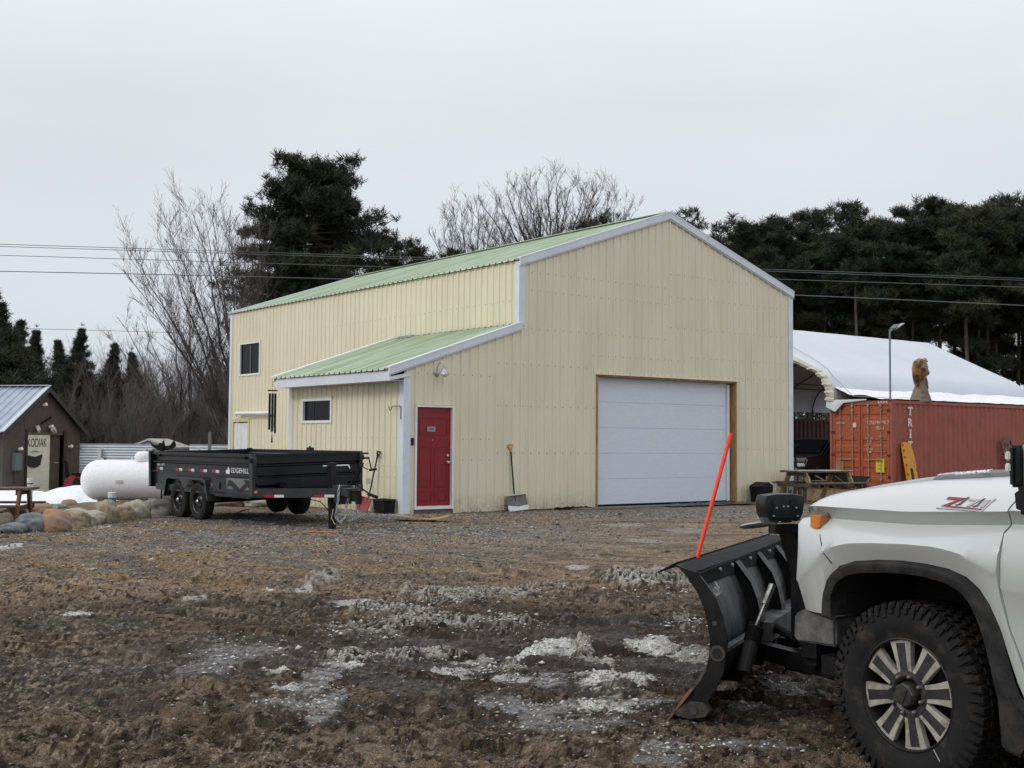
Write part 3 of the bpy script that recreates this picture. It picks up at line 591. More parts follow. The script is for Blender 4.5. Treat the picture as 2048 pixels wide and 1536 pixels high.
sh1,Q=shovel('snow_shovel','black shafted snow shovel with yellow handle leaning on the front wall','' or BT@Vector((2.83,-.16,.015)),BT@Vector((2.72,-.03,1.44)),nfr,.56,.34,M('shovel_grey_blade',(.16,.15,.155),.5,col2=(.11,.10,.10),vs=6),black,yel,.05)
mb=MB(); mb.bb(-.29,.29,-.03,.0,.335,.36); mb.build('wear_strip',M('bone_plastic',(.6,.6,.57),.5),sh1).matrix_local=Q
mb=MB(); mb.prism([(-.27,.0),(.27,.0),(.275,.10),(.0,.085),(-.275,.13)],.03,.045,'y'); mb.build('snow_on_blade',snow,sh1).matrix_local=Q
shovel('snow_shovel','red bladed snow shovel with black shaft leaning on the lean-to side wall','' or BT@Vector((-.32,1.06,.03)),BT@Vector((-.05,.90,1.28)),nsd,.44,.30,M('red_plastic',(.28,.012,.02),.35,col2=(.20,.01,.015),vs=5),black,black,.05)
tb=thing('storage_tub','black plastic tub on the ground right of the red shovel','tub',BT@Vector((-.20,.40,.015)),YAW); tb.scale=(.8,.78,.95)
mb=MB(); 
mb.add([(-.14,-.24,0),(.14,-.24,0),(.14,.24,0),(-.14,.24,0),(-.18,-.28,.30),(.18,-.28,.30),(.18,.28,.30),(-.18,.28,.30),(-.165,-.265,.30),(.165,-.265,.30),(.165,.265,.30),(-.165,.265,.30),(-.13,-.23,.03),(.13,-.23,.03),(.13,.23,.03),(-.13,.23,.03)],
 [(0,1,2,3)]+[(k,(k+1)%4,4+(k+1)%4,4+k) for k in range(4)]+[(4+k,4+(k+1)%4,8+(k+1)%4,8+k) for k in range(4)]+[(8+k,8+(k+1)%4,12+(k+1)%4,12+k) for k in range(4)]+[(12,13,14,15)])
mb.build('tub_body',blackm,tb); mb=MB()
for s_ in ((-.19,-.29,.19,-.29),(.19,-.29,.19,.29),(.19,.29,-.19,.29),(-.19,.29,-.19,-.29)): mb.bar((s_[0],s_[1],.30),(s_[2],s_[3],.30),.025,.025)
mb.build('rim',M('tub_rim',(.02,.022,.028),.4),tb,bevel=.004)
# curled cardboard / plywood sheet on the ground
p0=gr(790,1043,.02); mb=MB(); rws=[]
for j in range(7):
    rw=[]
    for i in range(15):
        u=i/14; v=j/6; rw.append((u*1.05,v*.62*(1-.3*u)-.0,.012+.07*(abs(u-.45)*2)**2*(.5+.5*(1-v))+.02*math.sin(u*6+v*2)))
    rws.append(rw)
mb.grid(rws); mb.grid([[(a,b_,z-.012) for a,b_,z in rw] for rw in rws]); mb.grid([rws[0],[(a,b_,z-.012) for a,b_,z in rws[0]]]); mb.grid([[r[0] for r in rws],[(r[0][0],r[0][1],r[0][2]-.012) for r in rws]])
o=mb.build('cardboard_sheet',M('damp_cardboard',(.40,.25,.12),.85,col2=(.30,.18,.09),vs=3),smooth=True); o.location=(p0.x+.0,p0.y-.25,.075); o.rotation_euler=(0,0,R(-4)); tag(o,'curled tan cardboard sheet lying on the ground in front of the lean-to corner','cardboard')
# black plastic sheet crumpled before the big door
def crumple(name,label,cat,cx_,cy_,Lx,Ly,amp,mat_,rz,sd,T=None):
    u,v=np.meshgrid(np.linspace(0,1,60),np.linspace(0,1,16)); e_=np.minimum(1,4*np.minimum(np.minimum(u,1-u)*3,np.minimum(v,1-v)))
    z_=np.abs(fbm(u*9,v*3,4,sd)-.5)*2*amp*e_+.004; xx=(u-.5)*Lx; y_=(v-.5)*Ly*(.6+.8*vn(u*4,u*0,sd+2)); 
    V=np.stack([xx,y_,z_],-1).reshape(-1,3); idx=np.arange(u.size).reshape(u.shape); F=np.stack([idx[:-1,:-1],idx[:-1,1:],idx[1:,1:],idx[1:,:-1]],-1).reshape(-1,4)
    o=npmesh(name,V,F,mat_,smooth=True); o.matrix_world=(T or Matrix())@Matrix.Translation((cx_,cy_,.03))@Matrix.Rotation(rz,4,'Z'); tag(o,label,cat); return o
crumple('plastic_sheet','crumpled black plastic sheet along the foot of the white garage door','plastic sheet',8.3,-.62,2.9,.5,.10,M('black_poly_sheet',(.02,.02,.022),.3),0,5,BT)
crumple('plastic_strip','flat black plastic strip at the wall foot left of the garage door','plastic strip',4.4,-.12,1.1,.16,.05,blackm,0,9,BT)
#@@
# ------------------------------------------------------------------ dump trailer
A=at(510,906,20.4); PH=R(51); hx=Vector((math.cos(PH),-math.sin(PH),0)); px_=Vector((math.sin(PH),math.cos(PH),0))
TW,TL=2.15,4.35; org=A+px_*TW/2; org.z=0
TR=thing('dump_trailer','long black tandem axle dump trailer parked on gravel in front of the lean-to','trailer',org,0,rot=(R(1.6),0,-PH))
hw=TW/2; ZT=1.285; ZM=.905; ZB=.56
bp=M('trailer_black_paint',(.005,.006,.010),.30,col2=(.010,.011,.015),vs=3,coat=.0,spec=.4,bump=.05,bs=3)
gryp=M('trailer_dusty_paint',(.030,.034,.038),.42,col2=(.016,.019,.022),vs=4)
# box: one folded sheet per side, with folds; then floor, front, tailgate
def fold(mb,prof,x0,x1,y,s_,t=.02):
    """prof (out,z) list; sheet running x0..x1 at |y|"""
    a=[[(x0,s_*(y+o_),z),(x1,s_*(y+o_),z)] for o_,z in prof]; b=[[(x0,s_*(y+o_-t),z),(x1,s_*(y+o_-t),z)] for o_,z in prof]
    mb.grid(a); mb.grid(b); mb.grid([a[0],b[0]]); mb.grid([a[-1],b[-1]]); mb.grid([[r[0] for r in a],[r[0] for r in b]]); mb.grid([[r[1] for r in a],[r[1] for r in b]])
sidep=[(0,ZM-.30),(0,ZM),(.045,ZM),(.045,ZM+.02),(.0,ZM+.03),(.0,ZM+.165),(.035,ZM+.185),(.035,ZM+.20),(-.015,ZM+.225),(-.015,ZM+.30),(.012,ZM+.315),(.012,ZT-.05),(.04,ZT-.045),(.04,ZT)]
for s_ in (-1,1):
    mb=MB(); fold(mb,sidep,-TL,0,hw-.045,s_,.035); mb.build('side_panel',bp,TR)
frontp=[(0,ZB+.08),(0,ZB+.16),(.05,ZB+.20),(.05,ZB+.23),(0,ZB+.25),(0,ZB+.31),(-.03,ZB+.325),(-.03,ZB+.34),(0,ZB+.36),(0,ZB+.50),(-.035,ZB+.52),(-.035,ZB+.54),(0,ZB+.56),(0,ZT-.045),(.035,ZT-.04),(.035,ZT)]
mb=MB(); a=[[(o_-.02,-hw+.05,z),(o_-.02,hw-.05,z)] for o_,z in frontp]; b=[[(o_-.05,-hw+.05,z),(o_-.05,hw-.05,z)] for o_,z in frontp]; mb.grid(a); mb.grid(b); mb.grid([a[-1],b[-1]]); mb.grid([a[0],b[0]]); mb.build('front_panel',bp,TR)
mb=MB(); mb.bb(-TL,-.05,-hw+.05,hw-.05,ZM-.28,ZM-.24); mb.build('floor',bp,TR)
mb=MB(); mb.bb(-TL-.05,-TL-.01,-hw+.05,hw-.05,ZB+.1,ZT); mb.build('tailgate',bp,TR)
for s_ in (-1,1):
    mb=MB(); mb.prism([(-.13,ZT+.0),(.0,ZT),(.03,ZT-.12),(.0,ZT-.20),(-.01,ZB),(-.13,ZB)],s_*(hw-.06),s_*(hw+.012),'y'); mb.build('corner_post',gryp,TR,bevel=.004)
    mb=MB(); mb.bb(-TL-.05,-TL+.05,s_*(hw-.06),s_*(hw+.025),ZM-.30,ZT+.02); mb.build('corner_post',bp,TR,bevel=.004)
    mb=MB(); mb.tube([(-.03,s_*(hw+.01),ZT-.11),(-.03,s_*(hw+.04),ZT-.11)],.045,12); mb.build('hinge_pin',blackm,TR)
# chassis, tongue
mb=MB()
for s_ in (-1,1): mb.bb(-TL+.1,0,s_*.38,s_*.46,ZB-.03,ZB+.14); mb.bb(-TL+.25,.0,s_*(hw-.02),s_*(hw+.005),ZB+.0,ZB+.12)
mb.bb(-.08,.02,-hw,hw,ZB,ZB+.12)
for k in range(6): mb.bb(-TL+.3+k*.75,-TL+.38+k*.75,-.45,.45,ZB,ZB+.1)
mb.build('chassis_frame',gryp,TR)
TC=(1.32,0,.60)
for s_ in (-1,1):
    mb=MB(); mb.bar((.0,s_*(hw-.06),ZB+.07),(1.08,s_*.09,ZB+.07),.06,.155); arm=mb.build('tongue_arm',gryp,TR,bevel=.004)
    for k in range(2):
        for q,(cc,nm) in enumerate(((red,'r'),(white,'w'))):
            f0=.10+.62*k+.13*q; f1=f0+.12; a_=Vector((0,s_*(hw-.06),ZB+.02)); b_=Vector((1.08,s_*.09,ZB+.02)); dd=(b_-a_); nrm=Vector((dd.y*-1*s_,dd.x*s_,0)).normalized()*.0325
            if nrm.y*s_<0: nrm=-nrm
            m_=MB(); m_.bar(a_+dd*f0+nrm,a_+dd*f1+nrm,.003,.045); m_.build('reflector',M('reflector_red',(.35,.01,.02),.3) if q==0 else M('reflector_white',(.6,.62,.66),.3),arm)
mb=MB(); mb.bb(.95,1.45,-.10,.10,ZB+.02,ZB+.15); mb.prism([(1.02,ZB+.19),(1.18,ZB+.19),(1.18,ZB-.12),(1.10,ZB-.12),(.92,ZB+.0),(.92,ZB+.19)],-.13,.13,'y'); mb.build('hitch_plate',gryp,TR,bevel=.004)
mb=MB(); mb.bb(1.42,1.62,-.05,.05,ZB-.06,ZB+.12); mb.tube([(1.60,0,ZB-.10),(1.60,0,ZB+.05)],.055,12); mb.tube([(1.50,0,ZB+.16),(1.50,.0,ZB+.22),(1.68,.0,ZB+.25)],.012,6); mb.build('coupler',blackm,TR,bevel=.004)
# drop-leg jack on the near side of the tongue
jy=-.10; jx=.92; mb=MB(); mb.bb(jx-.055,jx+.055,jy-.055,jy+.055,ZB-.16,1.10); mb.bb(jx-.07,jx+.07,jy-.07,jy+.07,1.08,1.13); jk=mb.build('tongue_jack',black,TR,bevel=.008)
mb=MB(); mb.bb(jx-.045,jx+.045,jy-.045,jy+.045,.02,ZB-.16); mb.bb(jx-.06,jx+.06,jy-.06,jy+.06,.0,.03); mb.build('drop_leg',black,jk)
mb=MB(); mb.tube([(jx,jy-.17,1.075),(jx,jy+.33,1.075)],.014,8); mb.tube([(jx,jy+.33,1.075),(jx+.02,jy+.34,1.02)],.014,8); mb.build('crank',steel,jk)
def chain(mb,pts,link=.045,r=.007):
    pts=[Vector(p) for p in pts]; acc=0; k=0
    for i in range(len(pts)-1):
        a,b=pts[i],pts[i+1]; n=max(1,int((b-a).length/link)); d=(b-a).normalized()
        up=Vector((0,0,1)) if abs(d.z)<.9 else Vector((1,0,0)); s1=d.cross(up).normalized(); s2=d.cross(s1)
        for j in range(n):
            c_=a.lerp(b,(j+.5)/n); q=s1 if k%2 else s2; k+=1; L=link*.62
            loop=[c_+d*L*math.cos(t_)+q*.017*math.sin(t_) for t_ in [2*math.pi*m_/8 for m_ in range(9)]]
            mb.tube(loop,r,5,caps=False)
mb=MB(); chain(mb,[(1.2,-.12,ZB+.2),(1.22,-.16,ZB-.05),(1.15,-.17,.25),(1.2,-.12,.14),(1.26,-.05,.22),(1.25,.02,ZB)],.06,.009); chain(mb,[(1.25,.13,ZB+.18),(1.3,.17,.45),(1.28,.15,.2),(1.22,.0,.16)],.06,.009); mb.build('safety_chain',galv,TR)
mb=MB(); mb.tube([(1.1,.1,ZB+.1),(1.25,.25,ZB+.5),(1.15,.38,ZB+.55),(.9,.36,ZB+.2),(1.25,.45,ZB+.02)],.016,7); mb.tube([(1.2,.44,ZB+.03),(1.38,.5,ZB-.02)],.028,8); mb.tube([(.5,-.5,ZB+.0),(.8,-.25,ZB-.08),(.98,-.2,ZB-.22),(1.05,-.1,ZB-.42)],.008,6); mb.build('cable',blackm,TR,smooth=True)
mb=MB(); mb.tube([(1.0,-.12,ZB-.2),(1.02,-.17,ZB-.35),(1.1,-.15,ZB-.45)],.008,6); mb.build('cable',M('tan_wire',(.4,.34,.2),.6),TR)
# pump box on the tongue behind the jack
mb=MB(); mb.bb(.02,.26,-.62,.62,ZB+.13,ZB+.25); mb.build('pump_box',black,TR,bevel=.02)
mb=MB(); mb.bb(1.252,1.256,.36,.46,ZB+.2,ZB+.30); mb.build('sticker',M('sticker_white',(.5,.5,.5),.5),TR)
# wheels and fenders
def wheel(parent,x,y,z,r,wd,s_,rimr):
    T=Matrix.Translation((x,y,z))@Matrix.Rotation(R(90)*(-s_),4,'X')   # local +z points outward
    if s_>0: T=Matrix.Translation((x,y,z))@Matrix.Rotation(R(-90),4,'X')
    else: T=Matrix.Translation((x,y,z))@Matrix.Rotation(R(90),4,'X')
    mb=MB(); mb.lathe([(rimr,-wd),(r*.86,-wd),(r*.97,-wd*.9),(r,-wd*.78),(r,-wd*.72),(r*.985,-wd*.7),(r*.985,-wd*.62),(r,-wd*.6),(r,-wd*.4),(r*.985,-wd*.38),(r*.985,-wd*.32),(r,-wd*.3),(r,-wd*.2),(r*.97,-wd*.07),(r*.88,0),(r*.74,.004),(rimr*1.02,-.012),(rimr,-.03)],36,T=T)
    wh=mb.build('wheel',rubber,parent,smooth=True)
    mb=MB(); mb.lathe([(rimr,-.01),(rimr*.93,-.02),(rimr*.9,-.07),(rimr*.62,-.075),(rimr*.45,-.045),(rimr*.25,-.045),(0,-.045)],32,T=T)
    for k in range(8):
        a_=k*math.pi/4; q=T@Matrix.Rotation(a_,4,'Z')@Matrix.Translation((rimr*.76,0,-.068)); mb.box((0,0,0),(rimr*.16,rimr*.2,.012),T=q)
    mb.build('rim',M('rim_black',(.02,.02,.022),.35),wh,smooth=True)
    mb=MB(); mb.lathe([(.0,.01),(.03,.005),(.042,-.01),(.042,-.045)],14,T=T); mb.build('hub_cap',steel,wh,smooth=True)
    return wh
for s_ in (-1,1):
    for x_ in (-2.20,-3.06): wheel(TR,x_,s_*(hw+.02),.395,.35,.21,s_,.205)
    mb=MB(); yf0,yf1=s_*(hw-.20),s_*(hw+.06)
    prof=[(-3.62,.46),(-3.52,.80),(-3.40,.835),(-1.88,.835),(-1.76,.80),(-1.66,.44)]
    mb.grid([[(x_,yf0,z_),(x_,yf1,z_)] for x_,z_ in prof]); mb.grid([[(x_,yf0,z_-.012),(x_,yf1,z_-.012)] for x_,z_ in prof])
    lip=[(x_,z_) for x_,z_ in prof]; inn=[(-3.58,.46),(-3.47,.77),(-3.39,.795),(-1.89,.795),(-1.81,.77),(-1.70,.44)]
    mb.grid([[(a_[0],yf1,a_[1]),(b_[0],yf1,b_[1])] for a_,b_ in zip(lip,inn)])
    mb.prism([(-2.87,.80),(-2.39,.80),(-2.55,.66),(-2.63,.62),(-2.71,.66)],yf1-.006*s_,yf1,'y'); mb.build('fender',gryp,TR)
mb=MB(); mb.tube([(-2.2,-hw,.40),(-2.2,hw,.40)],.045,8); mb.tube([(-3.06,-hw,.40),(-3.06,hw,.40)],.045,8); mb.build('axle',blackm,TR)
# skirt plate with the cut V, side markers, reflective tape, lettering
ys=-(hw+.006)
mb=MB(); mb.bb(-1.62,-1.02,ys,ys+.02,ZB+.02,ZM-.04); mb.bb(-1.5,-.13,ys,ys+.025,ZB-.03,ZB+.05); mb.build('skirt_plate',bp,TR)
mb=MB(); mb.prism([(-1.05,ZB+.05),(-.13,ZB+.05),(-.13,ZM-.04),(-1.12,ZM-.04)],ys+.004,ys+.02,'y'); sp=mb.build('skirt_plate',M('trailer_grey_panel',(.15,.17,.165),.5,col2=(.11,.13,.12),vs=4),TR)
mb=MB(); mb.prism([(-.92,ZM-.075),(-.83,ZM-.075),(-.49,ZB+.125),(-.27,ZM-.115),(-.33,ZM-.06),(-.12,ZM-.06),(-.15,ZM-.20),(-.20,ZM-.16),(-.46,ZB+.06),(-.53,ZB+.06),(-.86,ZM-.17),(-.97,ZM-.19)],ys-.004,ys+.004,'y'); mb.build('horned_v_emblem',black,sp)
for x_,c_ in ((-1.5,M('marker_red',(.3,.03,.02),.3)),): 
    mb=MB(); mb.bb(-1.62,-1.25,ys-.02,ys,ZB+.10,ZB+.21); b_=mb.build('marker_box',gryp,TR,bevel=.003); mb=MB(); mb.lathe([(0,.012),(.026,.008),(.03,0)],14,T=Matrix.Translation((-1.52,ys-.02,ZB+.155))@Matrix.Rotation(R(90),4,'X')); mb.build('marker_light',c_,b_)
mb=MB(); mb.lathe([(0,.012),(.026,.008),(.03,0)],14,T=Matrix.Translation((.09,-hw+.0,ZB+.09))@Matrix.Rotation(R(90),4,'X')@Matrix.Rotation(R(40),4,'Y')); mb.build('marker_light',M('marker_amber',(.55,.16,.03),.3),TR)
rr=M('reflector_red',(.35,.01,.02),.3); rw_=M('reflector_white',(.6,.62,.66),.3)
for k,x0 in enumerate((-4.15,-3.25,-2.72,-2.18,-1.68)):
    yq=-(hw-.045)-.0025
    for q,c_ in enumerate((rr,rw_)):
        mb=MB(); mb.bb(x0+q*.15,x0+q*.15+.14,yq-.001,yq+.001,ZM+.035,ZM+.082); mb.build('reflector',c_,TR)
text('16K 14FT',.06,frame((-3.95,-(hw-.045)-.002,ZM+.13),(1,0,0),(0,0,1)),'lettering',white,TR,.001,.36)
text('SOUTHLAND' if False else 'EDGEHILL',.1,frame((-.58,-(hw-.045)-.002,ZM+.09),(1,0,0),(0,0,1)),'lettering',white,TR,.001,.66,height=.085)
mb=MB(); mb.prism([(-1.12,ZM+.03),(-.98,ZM+.03),(-.97,ZM+.09),(-1.03,ZM+.15),(-1.06,ZM+.10),(-1.12,ZM+.085)],-(hw-.045)-.003,-(hw-.045)-.001,'y'); mb.build('flame_logo',white,TR)
# tarp bar ends, crank on the far front corner
mb=MB(); mb.bb(-.16,-.0,hw-.02,hw+.14,ZT-.06,ZT-.03); mb.tube([(-.05,hw,ZT-.13),(-.05,hw+.18,ZT-.13)],.018,8); mb.tube([(-.05,hw+.17,ZT-.12),(.02,hw+.18,ZT-.33)],.012,8); mb.tube([(.0,hw+.14,ZT-.35),(.08,hw+.26,ZT-.33)],.022,8); mb.tube([(-.1,hw,ZT-.2),(-.04,hw+.06,ZT-.3),(0,hw+.12,ZT-.34)],.01,6); mb.build('tarp_crank',black,TR)
mb=MB(); mb.bb(-1.9,-1.72,hw-.06,hw+.0,ZT,ZT+.05); mb.tube([(-1.83,hw-.03,ZT+.05),(-1.83,hw-.03,ZT+.075)],.02,8); mb.build('tarp_roller',black,TR)
mb=MB(); mb.bb(-TL-.07,-TL-.02,-hw-.03,-hw+.04,ZT-.06,ZT+.03); mb.build('latch_plate',M('scuffed_steel',(.4,.4,.42),.5),TR)
for x_ in (-4.0,-.35):
    mb=MB(); mb.bb(x_-.05,x_+.05,-(hw+.0),-(hw-.04),ZT-.09,ZT-.05); mb.build('tie_hook',blackm,TR)
# ------------------------------------------------------------------ propane tank
TK=thing('propane_tank','white horizontal propane tank with domed lid behind the trailer and rocks','tank',(-10.20,28.75,-.13),R(-3))
mb=MB(); r_=.475; prof=[(0,-.0)]; L=3.0
pr=[]
for k in range(9):
    a_=k/8*math.pi/2; pr.append((r_*math.sin(a_),.40-.40*math.cos(a_)))
pr+=[(r_,L-.40)]+[(r_*math.cos(k/8*math.pi/2),L-.40+.40*math.sin(k/8*math.pi/2)) for k in range(1,9)]
tw=M('tank_white',(.78,.79,.81),.5,col2=(.68,.69,.71),vs=30,bump=.25,bs=70)
mb.lathe(pr,40,T=Matrix.Translation((0,0,.655))@Matrix.Rotation(R(90),4,'Y')); mb.build('shell',tw,TK,smooth=True)
mb=MB(); mb.lathe([(.20,.0),(.215,.06),(.215,.12),(.19,.19),(.13,.235),(0,.245)],26,T=Matrix.Translation((1.48,0,1.10))); mb.build('dome_lid',tw,TK,smooth=True)
mb=MB(); mb.tube([(1.21,0,1.13),(1.17,0,1.15),(1.21,0,1.18)],.014,6); mb.tube([(.42,0,1.10),(.47,.0,1.16),(.52,0,1.13)],.012,6); mb.build('lifting_lug',tw,TK)
for x_ in (.6,2.4):
    mb=MB(); mb.bb(x_-.1,x_+.1,-.3,.3,0,.24); mb.build('support_block',M('block_grey',(.12,.11,.10),.9),TK)
mb=MB(); mb.bb(1.0,1.17,-.484,-.472,.60,.67); mb.build('data_plate',M('old_label',(.45,.41,.34),.7),TK)
# ------------------------------------------------------------------ brown shed
ND=Vector((-13.72,32.6,-.1)); FD=Vector((-12.89,36.05,-.1)); fv=(FD-ND).normalized(); SW=(FD-ND).length
SRZ=math.atan2(fv.y,fv.x)
SH=thing('garden_shed','small dark brown gable shed with blue grey metal roof at the left edge','shed',ND,SRZ)     # local x along the gable, +y away (to the left)
brn=M('brown_siding',(.082,.064,.060),.8,col2=(.062,.048,.045),vs=4); EZ=1.86; AZ=3.02; SD=3.6
def board(mb,x0,x1,zb,zt,place,holes=()): ribwall(mb,x0,x1,zb,zt,place,holes,[SW/2],.20,.1)
mb=MB(); gz=lambda x:AZ-abs(x-SW/2)*(AZ-EZ)/(SW/2); HD=(1.02,2.72,-.1,1.80)
board(mb,0,SW,lambda x:-.05,gz,lambda x,o_,z:(x,-o_*.5,z),[HD]); mb.build('gable_wall',brn,SH)
for x_,s_ in ((0,-1),(SW,1)):
    mb=MB(); board(mb,0,SD,lambda x:-.05,lambda x:EZ,lambda y,o_,z:(x_+s_*o_*.5,y,z)); mb.build('side_wall',brn,SH)
mb=MB(); board(mb,0,SW,lambda x:-.05,gz,lambda x,o_,z:(x,SD+o_*.5,z)); mb.build('back_wall',brn,SH)
bluer=M('shed_roof_steel',(.36,.42,.49),.35,.3,col2=(.30,.36,.42),vs=3)
for s_ in (-1,1):
    mb=MB(); e_=.22; xa=SW/2+s_*(SW/2+e_); za=EZ-e_*(AZ-EZ)/(SW/2)
    P=ribprofile(-.15,SD+.1,.25,.1); A_=Vector((xa,0,za)); B_=Vector((SW/2,0,AZ)); d=(B_-A_).normalized(); n_=Vector((-d.z,0,d.x)); n_=n_ if n_.z>0 else -n_
    mb.grid([[tuple(A_+n_*(o_*1.2+.05)+Vector((0,y,0))),tuple(B_+n_*(o_*1.2+.05)+Vector((0,y,0)))] for y,o_ in P]); mb.build('roof',bluer if s_<0 else M('shed_roof_dark',(.03,.032,.035),.5),SH)
    mb=MB(); mb.prism([(A_.x,A_.z-.09),(B_.x,B_.z-.09),(B_.x,B_.z+.06),(A_.x,A_.z+.06)],-.17,-.145,'y'); mb.build('barge_board',M('barge_dark',(.035,.033,.035),.6),SH)
    if s_<0:
        mb=MB(); mb.prism([(A_.x,A_.z+.062),(B_.x,B_.z+.062),(B_.x,B_.z+.09),(A_.x,A_.z+.09)],-.175,-.06,'y'); mb.build('rake_trim',M('rake_light_blue',(.55,.62,.68),.4),SH)
mb=MB(); mb.bar((SW/2,-.15,AZ+.09),(SW/2,SD,AZ+.09),.2,.02); mb.build('ridge_cap',M('rake_light_blue',(.55,.62,.68),.4),SH)
# doorway: white panel with lettering, dark gap with brown door leaf
mb=MB(); mb.bb(HD[0],HD[1]-.0,.5,.52,-.05,1.8); mb.build('interior_backing',blackm,SH)
mb=MB(); mb.bb(HD[0],2.12,.03,.06,.0,1.70)
for k in range(9): mb.bb(HD[0]+.02,2.10,.024,.03,.10+k*.19,.11+k*.19)
wp=mb.build('white_door',M('ivory_door',(.70,.70,.61),.6,col2=(.62,.62,.54),vs=4),SH)
mb=MB(); mb.bb(HD[0],2.72,.02,.07,1.70,1.80); mb.build('lintel',M('lintel_brown',(.10,.085,.06),.8,col2=(.16,.13,.09),vs=5),SH)
mb=MB(); mb.bb(2.22,2.70,.10,.14,.0,1.70); mb.build('brown_door',brn,SH)
mb=MB(); mb.bb(2.42,2.62,.085,.098,.88,.92); mb.build('handle',galv,SH)
text('KODIAK',.3,frame((1.52,.0225,1.48),(1,0,0),(0,0,1)),'lettering',M('ink',(.07,.07,.07),.7),wp,.001,.88,height=.24)
text('FIREWOOD',.06,frame((1.55,.0225,1.20),(1,0,0),(0,0,1)),'lettering',M('ink_light',(.2,.2,.18),.7),wp,.001,.5) if False else None
mb=MB(); mb.prism([(1.03,1.12),(1.10,1.13),(1.42,1.08),(1.72,1.15),(1.75,1.14),(1.66,.86),(1.55,.80),(1.36,.77),(1.20,.80),(1.10,.86)],.0,.022,'y'); mb.build('shield_emblem',M('emblem_black',(.012,.012,.015),.6),wp)
mb=MB(); mb.prism([(1.20,1.22),(1.42,1.245),(1.62,1.22),(1.42,1.265)],.0,.022,'y'); mb.build('swash_emblem',M('ink_light',(.2,.2,.18),.7),wp)
mb=MB(); mb.bb(.92,1.0,-.05,.0,-.05,1.85); mb.bb(2.72,2.82,-.03,0,-.05,1.85); mb.build('door_frame',M('dark_brown_trim',(.035,.022,.022),.7),SH)
def cone_light(x,z):
    mb=MB(); mb.lathe([(0,.0),(.035,.0),(.05,.08),(.045,.12),(0,.13)],12,T=Matrix.Translation((x,-.03,z))@Matrix.Rotation(R(80),4,'X')); return mb.build('string_light',M('light_white',(.8,.78,.74),.5),SH,smooth=True)
for x_,z_ in ((SW*.47,2.55),(.62,1.30),(2.95,1.36),(SW*.56,1.93)): cone_light(x_,z_)
for x_,z_,r_ in ((1.36,1.86,.5),(2.05,1.86,.2)):
    mb=MB(); mb.box((0,0,0),(.22,.10,.16),rot=(R(-25),R(20),r_),T=Matrix.Translation((x_,-.12,z_))); mb.build('flood_lamp',M('lamp_ivory',(.55,.53,.46),.5,col2=(.2,.2,.18),vs=8),SH,bevel=.01)
mb=MB(); mb.box((SW*.52,-.03,2.12),(.50,.03,.05),rot=(0,R(-22),0)); mb.build('horn_ornament',blackm,SH)
mb=MB(); mb.bb(.36,.68,-.12,0,.72,1.20); mb.build('meter_box',M('meter_grey',(.13,.17,.17),.5,.2),SH,bevel=.01); mb=MB(); mb.bb(.46,.54,-.05,0,.4,.7); mb.build('outlet_box',brn,SH)
# ------------------------------------------------------------------ fence, greenhouse, eagle behind
def cs(t,a,b): return Vector(a).lerp(Vector(b),t)
fm=M('fence_galvanised',(.50,.56,.62),.4,.35,col2=(.44,.50,.56),vs=2)
for (a,b,lab) in (((-17.5,45.5),(-13.4,45.0),'pale corrugated metal fence between the brown shed and the greenhouse'),((-12.0,45.0),(-8.2,44.4),'pale corrugated metal fence between the greenhouse and the cream building')):
    a=Vector((*a,0)); b=Vector((*b,0)); L=(b-a).length; F_=thing('metal_fence',lab,'fence',a+Vector((0,0,-.3)),math.atan2(b.y-a.y,b.x-a.x))
    mb=MB(); rws=[]
    for k in range(64):
        z=k*.025; o_=.02*(1 if (k//2)%2 else -1)*(.4 if True else 1); rws.append([(0,-o_,.05+z),(L,-o_,.05+z)])
    mb.grid(rws); mb.build('corrugated_sheet',fm,F_,smooth=True)
    for k in range(3):
        mb=MB(); mb.bb(.3+k*(L-.6)/2,.42+k*(L-.6)/2,-.12,-.02,0,1.45); mb.build('post',M('post_white',(.6,.62,.64),.6),F_)
GH=thing('greenhouse','small white plastic covered greenhouse shed beyond the trailer, in the fence line','greenhouse',(-14.75,46.2,-.25),R(-4)); GH.scale=(.9,.9,1)
mb=MB(); mb.prism([(0,0),(2,0),(2,1.44),(1.0,1.69),(0,1.36)],0,2.2,'y'); mb.build('cover',M('greenhouse_film',(.50,.54,.55),.5,col2=(.36,.40,.41),vs=3),GH)
mb=MB(); mb.prism([(-.1,1.38),(1.0,1.78),(2.1,1.46),(2.1,1.40),(1.0,1.70),(-.1,1.33)],-.15,2.3,'y'); mb.build('roof_sheet',M('greenhouse_roof',(.52,.52,.48),.5,col2=(.35,.36,.33),vs=2),GH)
mb=MB()
for x_ in (0,.5,.95,1.5,2.0): mb.bb(x_-.03,x_+.03,-.04,-.005,0,1.45)
for z_ in (.5,1.0,1.36): mb.bb(0,2,-.035,-.006,z_-.02,z_+.02)
mb.build('frame',M('grey_lumber',(.17,.17,.16),.8),GH)
mb=MB(); mb.bb(1.5,1.75,-.06,-.036,.75,1.15); mb.build('hanging_board',M('dark_green_board',(.05,.06,.055),.7),GH)
PP=MB(); PP.bb(-.05,.05,-.05,.05,0,2.0); tag(PP.build('fence_post',M('grey_lumber',(.17,.17,.16),.8)),'tall grey wooden post behind the fence near the cream building','post'); bpy.data.objects['fence_post'].location=at(419,905,44.2)-Vector((0,0,.95+.3))
